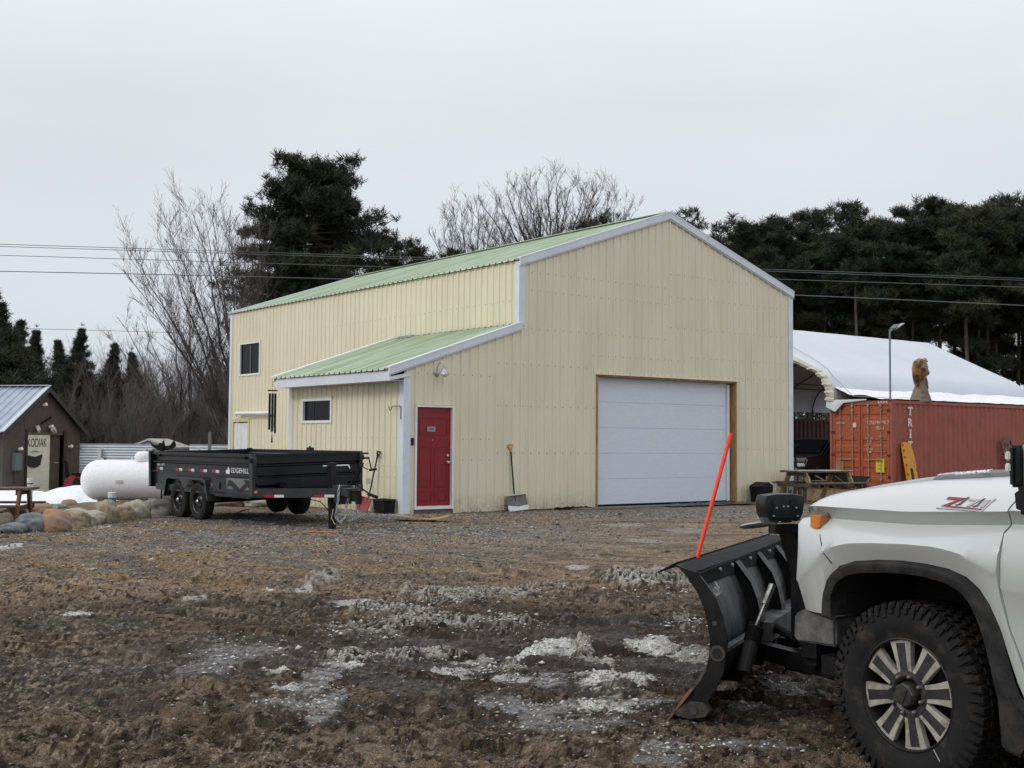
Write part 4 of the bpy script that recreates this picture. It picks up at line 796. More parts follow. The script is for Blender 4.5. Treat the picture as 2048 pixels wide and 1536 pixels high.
# eagle cut-out sculpture on a pole behind the trailer tail
def at0(px,py,d): 
    v=at(px,py,d); return v
ec=at(325,891,27.3); EG=thing('eagle_ornament','black metal eagle with raised spread wings above the trailer tail','ornament',(ec.x,ec.y,-.1))
k_=27.3/CF
def ppoly(pts): return [((a-325)*k_,(897-b)*k_*1.0+ec.z+.1) for a,b in pts]
mb=MB(); mb.prism(ppoly([(300,886),(303,893),(310,896),(317,897),(318,893),(321,891),(324,894),(327,897),(334,898),(341,896),(345,890),(348,887),(350,890),(352,896),(351,899),(346,903),(340,905),(330,907),(318,907),(309,902),(303,897)]),-.02,.02,'y'); mb.build('wings',blackm,EG,bevel=.004)
mb=MB(); mb.tube([(0,0,.0),(0,0,ec.z-.0)],.02,8); mb.build('pole',blackm,EG); mb=MB(); mb.lathe([(0,.0),(.05,.05),(.06,.16),(.03,.28),(0,.34)],12,T=Matrix.Translation((-.02,0,ec.z-.10))@Matrix.Rotation(R(8),4,'Y')); mb.build('body',blackm,EG,smooth=True)
# ------------------------------------------------------------------ border rocks
rockm=[M('rock_tan',(.30,.24,.17),.9,col2=(.17,.13,.09),vs=6,bump=.6,bs=14,bd=.02),M('rock_grey',(.22,.21,.19),.9,col2=(.12,.12,.11),vs=7,bump=.6,bs=14,bd=.02),M('rock_blue',(.10,.125,.13),.85,col2=(.17,.19,.19),vs=6,bump=.5,bs=14,bd=.02),M('rock_orange',(.33,.19,.10),.9,col2=(.22,.18,.15),vs=5,bump=.6,bs=14,bd=.02),M('rock_lichen',(.27,.27,.20),.9,col2=(.38,.37,.32),vs=8,bump=.6,bs=14,bd=.02),M('rock_dark',(.09,.075,.06),.9,col2=(.16,.13,.10),vs=6,bump=.6,bs=14,bd=.02)]
import bmesh
def rock(x,y,z0,wx,wy,hz,mt,lab,sd,group='boulders of the garden border',rz=0,name='boulder'):
    bm=bmesh.new(); bmesh.ops.create_icosphere(bm,subdivisions=4,radius=1)
    P=np.array([v.co[:] for v in bm.verts]); 
    d=1+.55*(fbm(P[:,0]*1.1+sd*3,P[:,1]*1.1+P[:,2]*1.3,3,sd)-.5)+.22*(fbm(P[:,0]*3.5+9,P[:,2]*3.5+P[:,1]*2.,3,sd+5)-.5)
    P2=np.sign(P)*np.abs(P)**.86*d[:,None]
    for v,p in zip(bm.verts,P2): v.co=(p[0]*wx,p[1]*wy,p[2]*hz)
    me=bpy.data.meshes.new(name); bm.to_mesh(me); bm.free(); me.materials.append(mt); me.polygons.foreach_set('use_smooth',[True]*len(me.polygons))
    o=bpy.data.objects.new(name,me); COL.objects.link(o); o.location=(x,y,z0+hz*.62); o.rotation_euler=(0,0,rz); return tag(o,lab,'rock',group)
# photo px: centre x, base y, half width px, height px, colour, words
RK=[(2,1066,22,32,5,'brown boulder cut by the left edge of the photo'),(22,1068,22,17,2,'small blue grey boulder second from the left in the front row'),(57,1066,27,30,2,'blue grey boulder at the foot of the white pipe'),(106,1066,31,36,3,'orange tan boulder right of the blue grey one'),(148,1058,22,27,0,'tan boulder between the orange one and the lichen grey one'),(178,1054,25,26,4,'pale lichen spotted boulder in the front row'),(208,1052,24,40,0,'tall tan boulder with a white cap, next to the bucket'),(240,1047,24,28,0,'tan brown boulder just below the teal bucket'),(268,1043,25,34,4,'pale mossy boulder right of the teal bucket'),(312,1036,30,32,1,'brown grey boulder beside the trailer wheels'),
 (78,1036,26,24,3,'orange boulder in the back row behind the white pipe'),(108,1028,20,16,1,'grey green boulder behind the white cup'),(134,1022,15,18,3,'round reddish boulder behind the white cup'),(113,1040,20,12,4,'flat mossy rock left of the white cup'),(148,1033,22,12,4,'flat mossy rock right of the white cup'),(20,1040,25,18,5,'dark red brown rock under the picnic bench'),(215,1026,22,12,1,'grey flat rock behind the tall tan boulder'),(182,1023,16,9,5,'small brown rock in front of the tank snow'),(455,1015,40,18,0,'tan rock under the middle of the trailer'),(520,1016,35,18,4,'mossy rock under the front of the trailer'),(590,1018,24,10,1,'grey rock by the far trailer wheels')]
for i,(px,py,hwp,hp,mi_,lab) in enumerate(RK):
    p=gr(px,py,-.02); k=p.y/CF; back=.22
    rock(p.x,p.y+hwp*k*.5,.0,hwp*k*1.16,hwp*k*.85,hp*k*.72,rockm[mi_],lab,i+3,rz=random.uniform(-.3,.3))
# earth bank behind the rocks, snow bank
def bank(name,pts,mat_,kind,sd,label=None):
    """mound patches: (px,py,rx,ry,h)"""
    nx,ny=150,90; x0,x1,y0,y1=-15.5,-5.6,18.2,33.5
    xx,yy_=np.meshgrid(np.linspace(x0,x1,nx),np.linspace(y0,y1,ny)); zb=zbase(xx,yy_)
    hgt=np.full(xx.shape,-.12)
    for (cx_,cy_,rx,ry,h) in pts:
        q=((xx-cx_)/rx)**2+((yy_-cy_)/ry)**2+(fbm(xx*1.3,yy_*1.3,3,sd)-.5)*.8
        hgt=np.maximum(hgt,h*(1-np.clip(q,0,2))-.02)
    hgt=hgt+.05*(fbm(xx*3,yy_*3,4,sd+3)-.5)
    V=np.stack([xx,yy_,zb+hgt],-1).reshape(-1,3); idx=np.arange(xx.size).reshape(xx.shape); F=np.stack([idx[:-1,:-1],idx[:-1,1:],idx[1:,1:],idx[1:,:-1]],-1).reshape(-1,4)
    keep=(hgt.ravel()[F]>-.10).any(1); o=npmesh(name,V,F[keep],mat_,smooth=True); tag(o,label,None,None,kind); return o
bank('snow_bank',[(-13.1,29.3,3.2,3.6,.34),(-10.9,30.3,1.3,1.2,.42),(-14.6,27,1.7,3.4,.3),(-11.2,27.6,1.3,1.5,.22),(-10.2,26.2,.7,.5,.10)],snow,'stuff',4,'white snow bank in front of the brown shed')
bank('garden_soil',[(-9.2,24.8,3.2,2.4,.13),(-9.0,27.0,2.2,1.5,.10),(-9.6,21.8,1.3,1.6,.05),(-6.6,25.6,1.5,1.3,.08)],M('garden_soil',(.075,.05,.032),.95,col2=(.17,.12,.07),vs=3,bump=.6,bs=20,bd=.02),'structure',8)
# bucket, cup, pipe
p=gr(235,1019,.08); mb=MB(); mb.lathe([(.0,0),(.075,0),(.08,.12)],20); BK=thing('bucket','small white and teal bucket standing behind the border boulders','bucket',(p.x,p.y-.35,.22)); mb.build('teal_band',M('teal',(.02,.28,.25),.4),BK,smooth=True)
mb=MB(); mb.lathe([(.080,.12),(.083,.215),(.07,.22),(0,.222)],20); mb.build('lid_band',M('matte_white',(.6,.62,.64),.5),BK,smooth=True); mb=MB(); mb.tube([(.0,0,.22),(0,0,.29)],.02,8); mb.build('stub',M('grey_tube',(.4,.38,.35),.6),BK)
p=gr(127,1030,.1); mb=MB(); mb.lathe([(0,0),(.055,0),(.065,.08),(.06,.085),(0,.085)],16); o=mb.build('plastic_cup',M('matte_white',(.6,.62,.64),.5),smooth=True); o.location=(p.x-.05,p.y-.3,.24); tag(o,'small white plastic cup lying between border boulders','cup')
p=gr(58,1046,-.05); PI_=thing('pvc_pipe','upright white plastic pipe beside the picnic bench at left','pipe',(p.x,p.y,-.12)); mb=MB(); hp=.80; mb.tube([(0,0,0),(0,0,hp)],.048,14); mb.build('tube',M('pvc_white',(.66,.67,.68),.45),PI_,smooth=True)
mb=MB(); mb.tube([(0,0,hp),(0,0,hp+.09)],.056,14); mb.build('cap',M('pvc_white',(.66,.67,.68),.45),PI_,smooth=True); mb=MB(); mb.tube([(0,0,hp-.015),(0,0,hp)],.0575,14); mb.build('band',black,PI_)
# picnic tables
def picnic(name,lab,loc,rz,L=1.8,tmat=None,lmat=None,snowtop=False):
    t=thing(name,lab,'picnic table',loc,rz)
    tmat=tmat or wood_old; lmat=lmat or wood_yel
    mb=MB()
    for k in range(5): mb.bb(-L/2,L/2,-.36+k*.148,-.36+k*.148+.138,.70,.738)
    mb.build('table_top',tmat,t,bevel=.004)
    for s_ in (-1,1):
        mb=MB(); mb.bb(-L/2,L/2,s_*.60,s_*.74,.42,.455); mb.bb(-L/2,L/2,s_*.75,s_*.88,.42,.455); mb.build('bench',tmat,t,bevel=.004)
    for x_ in (-L/2+.22,L/2-.22):
        mb=MB(); mb.bb(x_-.02,x_+.02,-.86,.86,.33,.42); mb.bb(x_-.02,x_+.02,-.34,.34,.61,.70); mb.build('cross_beam',tmat,t)
        for s_ in (-1,1):
            mb=MB(); mb.bar((x_+.045,s_*.28,.70),(x_+.045,s_*.66,0),.045,.13,T=None); mb.build('leg',lmat,t,bevel=.003)
    return t
pr=wood_old
t1=picnic('picnic_table','weathered picnic table with yellow legs beside the corner of the cream building',(7.95,31.4,.07),YAW+R(-9),1.9)
mb=MB(); mb.bb(-.94,.9,-.35,.35,.739,.752); mb.build('snow_dusting',M('table_frost',(.50,.47,.44),.8,col2=(.22,.17,.14),vs=5),t1)
lp=gr(20,1050,-.05)
t2=picnic('picnic_table','brown picnic table standing in snow at the left edge',(-9.45,21.6,-.12),R(8),1.8,M('brown_stained_wood',(.11,.065,.04),.7,col2=(.07,.04,.03),vs=5),M('rust_brown_wood',(.17,.075,.03),.7,col2=(.10,.05,.02),vs=5))
# second, tipped bench / pallet leaning behind the right picnic table
PT=thing('pallet','dark slatted wooden pallet tilted behind the left end of the picnic table','pallet',(7.20,31.75,.05),YAW+R(-10),rot=(R(-14),R(14),YAW+R(-10))); PT.scale=(1.15,1,1.12)
for k in range(8):
    mb=MB(); mb.bb(-.55+k*.155,-.55+k*.155+.09,-.02,.02,.05,.84); mb.build('slat',wood_old,PT)
for z_ in (.12,.45,.78):
    mb=MB(); mb.bb(-.58,.64,.022,.06,z_-.04,z_+.04); mb.build('rail',wood_old,PT)
mb=MB(); mb.bb(-.30,.02,-.05,.03,.80,.95); mb.build('rail',wood_old,PT)
CB=thing('ribbed_bin','black ribbed plastic bin against the front wall near the garage door','bin',BT@Vector((10.45,-.40,.0)),YAW+R(8))
mb=MB(); n=40
def rr_(t_,a_,b_,h_): 
    x_=math.cos(t_);y_=math.sin(t_); s_=(abs(x_)**4+abs(y_)**4)**-.25; rib=1+.03*(1 if int(t_/(2*math.pi)*40)%2 else 0); return (x_*s_*a_*rib,y_*s_*b_*rib,h_)
mb.grid([[rr_(2*math.pi*k/n,.22,.2,0) for k in range(n)],[rr_(2*math.pi*k/n,.27,.24,.42) for k in range(n)],[rr_(2*math.pi*k/n,.23,.2,.43) for k in range(n)],[rr_(2*math.pi*k/n,.01,.01,.43) for k in range(n)]],closed=True); mb.build('bin_body',blackm,CB)
mb=MB(); mb.prism([(-.24,.43),(.05,.53),(.26,.43)],-.2,.2,'y'); mb.build('folded_lid',blackm,CB)
# red walk-behind machine in front of shed
SB=thing('snow_blower','red and black snow blower with long handlebars at the shed door','snow blower',gr(83,1000,-.1)+Vector((-.1,2.6,.22)),R(10)); SB.scale=(.62,.8,.8)
rdm=M('machine_red',(.28,.012,.018),.4)
mb=MB(); mb.prism([(-.4,.02),(.45,.02),(.5,.2),(.3,.38),(-.05,.45),(-.35,.30)],-.3,.3,'y'); mb.build('housing',rdm,SB,bevel=.02)
mb=MB(); mb.bb(-.1,.3,-.2,.2,.30,.52); mb.build('engine',blackm,SB,bevel=.02)
for s_ in (-.3,.3):
    mb=MB(); mb.tube([(.15,s_,.4),(.75,s_,.75),(1.35,s_,1.05)],.02,8); mb.build('handlebar',blackm,SB)
    mb=MB(); mb.lathe([(0,-.05),(.17,-.05),(.19,0),(.17,.05),(0,.05)],18,T=Matrix.Translation((.2,s_*1.2,.17))@Matrix.Rotation(R(90),4,'X')); mb.build('wheel',rubber,SB)
mb=MB(); mb.tube([(-.3,0,.35),(-.33,0,.62),(-.36,0,.82)],[.09,.08,.09],10); mb.box((-.42,0,.9),(.22,.16,.12),rot=(0,R(25),0)); mb.build('chute',blackm,SB)
#@@
# ------------------------------------------------------------------ container, shelter
rust=M('container_orange',(.36,.085,.035),.6,col2=(.22,.06,.03),vs=3.5,mixlo=.5,mixhi=.75)
rustd=M('container_brown_red',(.31,.092,.062),.65,col2=(.24,.070,.050),vs=1.6,mixlo=.45,mixhi=.7)
drk=M('container_dark_rust',(.05,.02,.018),.8,col2=(.09,.03,.02),vs=5)
ltr=M('container_lettering',(.72,.68,.63),.6,col2=(.55,.46,.41),vs=10)
def container(lab,X0,Y0,L,mats,detail,top=2.93):
    t=thing('shipping_container',lab,'container',BT@Vector((X0,Y0,0)),YAW); W_=2.44; H0=.12; H=top
    body,frame_,door_=mats
    mb=MB(); 
    for (y0,y1) in ((0,.10),(W_-.10,W_)):
        for (z0,z1) in ((H0,H0+.16),(H-.10,H)): mb.bb(.16,L-.16,y0,y1,z0,z1)
        for x0 in (0,L-.16): mb.bb(x0,x0+.16,y0,y1+.0,H0,H)
    for x0 in (0,L-.16): mb.bb(x0+.002,x0+.158,.10,W_-.10,H-.14,H-.004); mb.bb(x0+.002,x0+.158,.10,W_-.10,H0+.004,H0+.16)
    mb.build('frame',frame_,t)
    def corr(y,s_):
        P=[];x=.16
        while x<L-.16:
            for dx,o_ in ((0,0),(.075,0),(.143,.036),(.215,.036)): P.append((min(x+dx,L-.16),o_))
            x+=.283
        m_=MB(); m_.grid([[(x_,y-s_*(o_ -.045)*-1 if False else y+s_*(.04-(.0+o_)),H0+.16),(x_,y+s_*(.04-o_),H-.10)] for x_,o_ in P]); m_.build('side_panel',body,t)
    corr(.06,-1); corr(W_-.06,1)
    mb=MB(); mb.bb(.1,L-.1,.08,W_-.08,H-.09,H-.03); mb.build('roof_panel',body,t)
    mb=MB(); mb.bb(L-.08,L-.05,.1,W_-.1,H0+.1,H-.1); mb.build('end_panel',body,t)
    # doors at x=0 face -x ; local y from 0 (near) to W
    for q,(y0,y1) in enumerate(((.12,W_/2-.015),(W_/2+.015,W_-.12))):
        mb=MB(); zz=[H0+.17,.55,.62,.98,1.05,1.42,1.49,1.95,2.02,2.38,2.45,H-.16]
        mb.bb(.05,.07,y0,y1,H0+.17,H-.15)
        prof=[(H0+.17,0)]; 
        for z0,z1 in ((.45,.75),(1.0,1.25),(1.45,1.65),(2.35,2.50)): prof+=[(z0,0),(z0+.04,.03),(z1-.04,.03),(z1,0)]
        prof+=[(H-.16,0)]; mb.grid([[(.03+o_,y0+.07,z),(.03+o_,y1-.07,z)] for z,o_ in prof])
        for a,b in ((y0,y0+.07),(y1-.07,y1)): mb.bb(.012,.05,a,b,H0+.17,H-.16)
        d_=mb.build('door',door_,t)
        if detail:
            for f in (.27,.72) :
                y_=y0+(y1-y0)*f; m_=MB(); m_.tube([(-.012,y_,H0+.12),(-.012,y_,H-.06)],.017,8)
                for z_ in (H0+.25,1.0,1.75,H-.30): m_.bb(-.03,.012,y_-.045,y_+.045,z_-.03,z_+.03)
                m_.bb(-.04,.0,y_-.035,y_+.035,H-.20,H-.10); m_.build('lock_rod',M('rod_steel',(.42,.32,.24),.5,.3,col2=(.3,.16,.10),vs=6),d_)
                m_=MB(); m_.bar((-.035,y_,1.02),(-.035,y_+(.25 if f<.5 else -.25),1.0),.02,.035); m_.build('lock_handle',M('rod_steel',(.42,.32,.24),.5,.3),d_) if f>.5 or True else None
            for z_ in (.45,1.15,1.9,2.6):
                m_=MB(); yh=y0 if q==0 else y1; m_.bb(-.01,.03,yh-.06,yh+.06,z_-.04,z_+.04); m_.build('hinge',drk,d_)
    return t
CT=container('long brown red shipping container with orange double doors beside the white shelter',20.11,2.48,12.19,(rustd,rustd,rust),True)
def dtext(s_,y,z,size,w_,h_,mt=ltr): return text(s_,size,frame((.0095,y,z),(0,-1,0),(0,0,1)),'lettering',mt,CT,.001,w_,height=h_)
# small texts on the doors (read from -x side: y decreases to the right)
dtext('TCNU 941740 7',.55,2.215,.12,.85,.12); dtext('45G1',.47,2.04,.12,.28,.12)
for k,(s_,z) in enumerate((('MAX GROSS',1.72),('TARE',1.63),('NET',1.54),('CU CAP',1.36),('CUBE',1.27))): dtext(s_,.88,z-.02,.07,.26 if k in (0,3) else .18,.06)
for k in range(3): dtext(('30480 KG','67200 LB','3870 KG')[k],.42,1.76-k*.085,.06,.34,.05,M('faded_letter',(.42,.22,.17),.7))
for k in range(3): dtext(('8530 LB','26610 KG','58670 LB')[k],.42,1.44-k*.085,.06,.34,.05,M('faded_letter',(.42,.22,.17),.7))
dtext('TRITON',2.02,2.21,.08,.34,.05)
mb=MB(); mb.bb(.004,.0095,1.38,1.52,2.06,2.22); mb.build('paper_notice',M('old_paper',(.6,.56,.42),.8),CT)
mb=MB(); mb.bb(-.006,.006,.30,.62,.60,1.04); ys_=mb.build('warning_sign',M('sign_yellow',(.62,.52,.02),.5),CT)
text('CAUTION',.07,frame((-.0075,.46,.94),(0,-1,0),(0,0,1)),'lettering',black,ys_,.001,.24,height=.06); text('8\' 6"',.07,frame((-.0075,.46,.82),(0,-1,0),(0,0,1)),'lettering',black,ys_,.001,.10); text('HIGH',.07,frame((-.0075,.46,.71),(0,-1,0),(0,0,1)),'lettering',black,ys_,.001,.16)
mb=MB(); mb.bb(.004,.0095,1.9,2.22,.45,.95); mb.build('faded_placard',M('placard',(.33,.19,.10),.8,col2=(.27,.12,.06),vs=6),CT)
for k in range(4):
    mb=MB(); mb.prism([(.20+k*.09,H_-.0) for H_ in ()] or [(.16+k*.10,2.84),(.20+k*.10,2.84),(.24+k*.10,2.90),(.20+k*.10,2.90)],-.004,.001,'x'); mb.build('hazard_stripe',ltr,CT)
for k in range(5):
    ch='TRITO'[k]; zc=2.60-k*.372
    text(ch,.3,frame((1.02,.014,zc),(1,0,0),(0,0,1)),'lettering',ltr,CT,.0012,.09 if ch=='I' else .27,bold=.012,height=.27)
    if ch in 'TI':
        for zz_ in ((zc+.12,zc-.12) if ch=='I' else (zc-.12,)):
            mb=MB(); mb.bb(1.02-.075,1.02+.075,.0122,.0146,zz_-.018,zz_+.018); mb.build('letter_serif',ltr,CT)
text('N',.3,frame((1.02,.014,.74),(1,0,0),(0,0,1)),'lettering',ltr,CT,.0012,.27,bold=.012,height=.27)
C2=container('dark red shipping container under the far side of the white shelter',20.3,13.3,12.19,(M('far_container_red',(.13,.045,.05),.7,col2=(.10,.035,.04),vs=2),)*3,False,2.6)
# yellow rescue board leaning on the container side
YB=thing('plastic_board','long yellow plastic board with a hand slot leaning on the container side','board',BT@Vector((20.82,2.18,.10)),YAW,rot=None)
YB.rotation_euler=(R(-10),R(-1.5),YAW)
mb=MB(); pts=[(-.27,0),(.29,0),(.31,.5),(.27,.58),(.32,.68),(.30,1.15),(.22,1.42),(.12,1.50),(-.22,1.50),(-.27,1.42)]
mb.prism(pts,-.03,.03,'y'); mb.build('board_body',M('board_yellow',(.62,.29,.012),.5,col2=(.52,.22,.01),vs=3),YB,bevel=.012)
mb=MB(); mb.prism([(-.05,.28),(.08,.26),(.10,.60),(.03,.66),(-.05,.62)],-.036,-.028,'y'); mb.build('hand_slot',M('slot_dark',(.06,.015,.01),.8),YB)
for z_ in (.15,.42,.72,.98,1.2,1.38):
    mb=MB(); mb.bb(-.25,-.19,-.036,-.028,z_,z_+.07); mb.build('strap_slot',M('slot_dark',(.06,.015,.01),.8),YB)
# carved sculpture on the container roof
cw=M('carved_wood',(.24,.115,.03),.4,col2=(.05,.025,.013),vs=5,mixlo=.47,mixhi=.56,bump=.3,bs=12,bd=.02); cw2=M('weathered_carving',(.16,.13,.10),.7,col2=(.10,.07,.04),vs=6)
SC=thing('wood_carving','tall chainsaw carved wooden sculpture of a perched bird on the container roof','sculpture',BT@Vector((22.10,2.75,2.93)),YAW); SC.scale=(1.3,1.2,1)
mb=MB(); mb.lathe([(.30,0),(.26,.15),(.19,.40),(.13,.60),(.11,.75),(0,.76)],14); mb.build('stump_base',cw2,SC,smooth=True)
mb=MB(); mb.tube([(-.10,0,.42),(-.20,0,.62),(-.24,.0,.85),(-.21,0,1.10),(-.12,0,1.30),(.0,0,1.38)],[.05,.06,.07,.10,.12,.10],10); mb.build('wing',cw,SC,smooth=True)
mb=MB(); mb.tube([(-.02,0,.66),(-.06,-.03,.90),(-.03,-.05,1.08),(.06,-.02,1.22),(.13,0,1.36)],[.08,.17,.19,.15,.09],12); mb.build('body',cw,SC,smooth=True)
mb=MB(); mb.tube([(.08,0,.95),(.2,0,.98),(.28,0,1.0),(.31,0,1.0)],[.12,.13,.10,.03],10); mb.build('head',cw,SC,smooth=True)
mb=MB(); mb.tube([(.06,0,1.2),(.12,0,1.36),(.2,0,1.42),(.32,0,1.36)],[.09,.11,.07,.012],10); mb.build('wing',cw,SC,smooth=True)
mb=MB(); mb.tube([(.10,0,.92),(.17,0,.72),(.24,0,.48),(.27,0,.24)],[.08,.09,.07,.012],8); mb.build('tail',cw,SC,smooth=True)
# solar street light fixed to the container corner
SLg=thing('solar_light','thin grey pole with an angled solar lamp rising from the container corner','street light',BT@Vector((20.13,2.55,2.93)),YAW)
mb=MB(); mb.tube([(0,0,0),(0,0,2.29)],.030,10); mb.bb(-.08,.08,-.08,.08,0,.02); mb.build('pole',M('pole_blue_grey',(.16,.22,.25),.5,.4),SLg,smooth=True)
mb=MB(); mb.tube([(0,0,2.2),(.06,0,2.27),(.16,0,2.29)],.022,8); mb.build('arm',galv,SLg)
mb=MB(); mb.box((.34,0,2.36),(.26,.16,.04),rot=(0,R(-22),0)); mb.box((.56,0,2.46),(.34,.16,.02),rot=(0,R(-26),0)); mb.build('lamp_head',M('lamp_head_grey',(.30,.30,.28),.4),SLg,bevel=.008)
mb=MB(); mb.box((.25,0,2.40),(.30,.2,.02),rot=(0,R(-32),0)); mb.build('solar_panel',M('solar_blue',(.03,.04,.08),.15),SLg)
# fabric shelter over the gap between containers: roof from local X 20.1 to 32.3
SHT=thing('fabric_shelter','large white fabric roof shelter with snow spanning the shipping containers','shelter',BC,YAW)
prof=[(4.70,2.93),(4.66,3.08),(4.70,3.30),(4.80,3.58),(4.98,3.84),(5.22,4.02),(5.6,4.20),(6.6,4.66),(7.8,5.22),(9.15,5.87)]
prof=[(y,z) for y,z in prof]; full=prof+[(18.3-y,z) for y,z in reversed(prof[:-1])]
def tent_z(i,X): return full[i]
XS=[20.05,20.12,20.3,20.6,21]+list(np.linspace(21.6,32.3,18))
rws=[]
for X_ in XS:
    rw=[]
    for i,(y,z) in enumerate(full):
        sag=-.03*math.sin((X_-20.1)/12.2*math.pi*6)**2*(1 if i in (6,7,8) else .1 if i!=9 else .25); rw.append((X_,y,z+sag))
    rws.append(rw)
fab=M('white_fabric',(.56,.60,.66),.6,col2=(.53,.57,.63),vs=.6)
mb=MB(); mb.grid(rws); mb.grid([[(x_,y_,z_-.02) for x_,y_,z_ in r] for r in rws]); mb.build('roof_fabric',fab,SHT,smooth=True,sharp=60)
# gathered, scalloped end flap of the fabric, hanging over the end hoop
mb=MB(); r0=[];r1=[];r2=[]; dense=[]
for i in range(len(full)-1):
    for k in range(8): dense.append(tuple(full[i][j]+(full[i+1][j]-full[i][j])*k/8 for j in (0,1)))
dense.append(full[-1])
for k,(y,z) in enumerate(dense):
    cx_,cz_=9.15,3.6; d=Vector((cx_-y,cz_-z)); d.normalize(); wv=.5+.38*math.sin(k*.62)+.22*math.sin(k*1.45+1)
    r0.append((20.02,y,z)); r1.append((20.0-.07*wv,y+d.x*.17,z+d.y*.17)); r2.append((20.06-.06*wv,y+d.x*(.34+.05*wv),z+d.y*(.34+.05*wv)))
mb.grid([[(20.06,y,z) for _,y,z in r0],r0,r1,r2]); mb.build('end_flap',M('ivory_fabric',(.56,.55,.48),.7,col2=(.50,.49,.43),vs=2,bump=.5,bs=5,bd=.05),SHT,smooth=True)
# tail of fabric drooping over the container door corner, skirt lying on container roof
mb=MB(); mb.grid([[(20.04,5.0,2.97),(20.04,4.6,2.99),(20.04,4.2,2.985),(20.05,3.4,2.985)],[(20.02,5.0,2.86),(19.98,4.62,2.80),(20.02,4.25,2.93),(20.04,3.4,2.96)],[(20.03,5.02,2.75),(19.97,4.6,2.58),(20.03,4.3,2.88),(20.05,3.4,2.95)]]); mb.build('loose_corner',fab,SHT,smooth=True)
xx,yy_=np.meshgrid(np.linspace(20.1,32.2,160),np.linspace(2.56,5.05,26)); u=(yy_-2.56)/(5.05-2.56)
zz=2.945+.02+.16*sst(.12,.4,u)*(.6+.8*fbm(xx*.8,yy_*1.5,4,3))+.30*sst(.55,.95,u)+.03*fbm(xx*4,yy_*4,3,7)
idx=np.arange(xx.size).reshape(xx.shape); F=np.stack([idx[:-1,:-1],idx[:-1,1:],idx[1:,1:],idx[1:,:-1]],-1).reshape(-1,4)
o=npmesh('snow_on_container',np.stack([xx,yy_,zz],-1).reshape(-1,3),F,snow,smooth=True); o.matrix_world=BT; tag(o,'strip of snow lying along the container roof',None,None,'stuff')
# rope over the fabric
mb=MB(); pts=[]
for k in range(24):
    t_=k/23; y_=9.1-4.2*t_; z_=np.interp(y_,[p[0] for p in prof],[p[1] for p in prof])+.03; pts.append((20.15+(4.2)*0+ -.0+.0+ (1-t_)*0,y_,z_))
# rope runs diagonally in the photo: ridge above the near end down to the light pole
pts=[(20.3+1.9*math.sin(k/23*math.pi)*.35,9.1-4.15*k/23,float(np.interp(9.1-4.15*k/23,[p[0] for p in prof],[p[1] for p in prof]))+.03) for k in range(24)]+[(20.15,4.0,3.1),(20.13,2.6,3.0)]
mb.tube(pts,.012,5); mb.build('tie_rope',M('rope_grey',(.4,.38,.36),.8),SHT)
# frame hoops & purlins
hm_=M('shelter_frame_steel',(.10,.09,.085),.5,.3)
for X_ in np.linspace(20.2,32.1,7):
    mb=MB(); mb.tube([(X_,y+(.06 if y<9.15 else -.06),z-.09) for y,z in full],.032,8); mb.build('hoop',hm_,SHT,smooth=True)
for i in (5,6,8,9,10,12,13):
    y,z=full[i]; mb=MB(); mb.tube([(20.1,y,z-.13),(32.2,y,z-.13)],.025,6); mb.build('purlin',hm_,SHT)
# dark machine parked in the shelter
CAR=thing('parked_suv','black parked vehicle in the shade under the fabric shelter','car',BT@Vector((21.6,6.6,.05)),YAW+R(8))
cb=M('car_black',(.01,.01,.012),.3,coat=.3)
mb=MB(); P=[(-2.3,.35),(-2.35,.75),(-2.25,.98),(-1.2,1.08),(-.55,1.62),(1.6,1.66),(2.15,1.1),(2.3,.9),(2.3,.35)]
mb.prism(P,-.9,.9,'y'); mb.build('body',cb,CAR,bevel=.06)
mb=MB(); mb.prism([(-1.05,1.12),(-.52,1.55),(1.45,1.58),(1.85,1.12)],-.91,.91,'y'); mb.build('windows',glass,CAR)
mb=MB(); mb.prism([(-1.13,1.13),(-.60,1.58),(-.66,1.60),(-1.19,1.15)],-.75,.75,'y'); mb.build('windscreen',glass,CAR)
for x_ in (-1.45,1.4):
    for s_ in (-1,1):
        mb=MB(); mb.lathe([(.2,-.1),(.34,-.1),(.36,-.05),(.36,.05),(.34,.1),(.2,.1),(0,.08)],24,T=Matrix.Translation((x_,s_*.86,.36))@Matrix.Rotation(R(90),4,'X')); mb.build('wheel',rubber,CAR,smooth=True)
for s_ in (-1,1):
    mb=MB(); mb.bb(-2.37,-2.25,s_*.55,s_*.85,.68,.80); mb.build('headlight',M('lamp_clear',(.5,.5,.5),.1),CAR,bevel=.02)
ST=thing('bar_stool','black metal stand in the shelter opening, left of the dark vehicle','stand',BT@Vector((17.5,4.6,.05)),YAW)
mb=MB(); mb.bb(-.3,.3,-.25,.25,1.38,1.46); mb.build('seat',blackm,ST)
for x_ in (-.25,.25):
    for y_ in (-.2,.2): mb=MB(); mb.tube([(x_*.7,y_*.7,1.38),(x_*1.2,y_*1.2,0)],.03,6); mb.build('leg',blackm,ST)
AT=thing('black_quad','low black quad bike parked in front of the dark vehicle','quad bike',BT@Vector((18.2,6.0,.05)),YAW+R(100))
mb=MB(); mb.prism([(-.9,.45),(-.8,.75),(-.3,.82),(0,.72),(.4,.95),(.7,.80),(.95,.70),(.9,.45)],-.35,.35,'y'); mb.build('body',cb,AT,bevel=.04)
for x_ in (-.62,.62):
    for s_ in (-1,1):
        mb=MB(); mb.lathe([(.1,-.1),(.27,-.1),(.29,0),(.27,.1),(0,.1)],20,T=Matrix.Translation((x_,s_*.45,.29))@Matrix.Rotation(R(90),4,'X')); mb.build('wheel',rubber,AT,smooth=True)
mb=MB(); mb.tube([(.35,-.4,1.12),(.42,0,1.05),(.35,.4,1.12)],.02,6); mb.build('handlebar',blackm,AT)
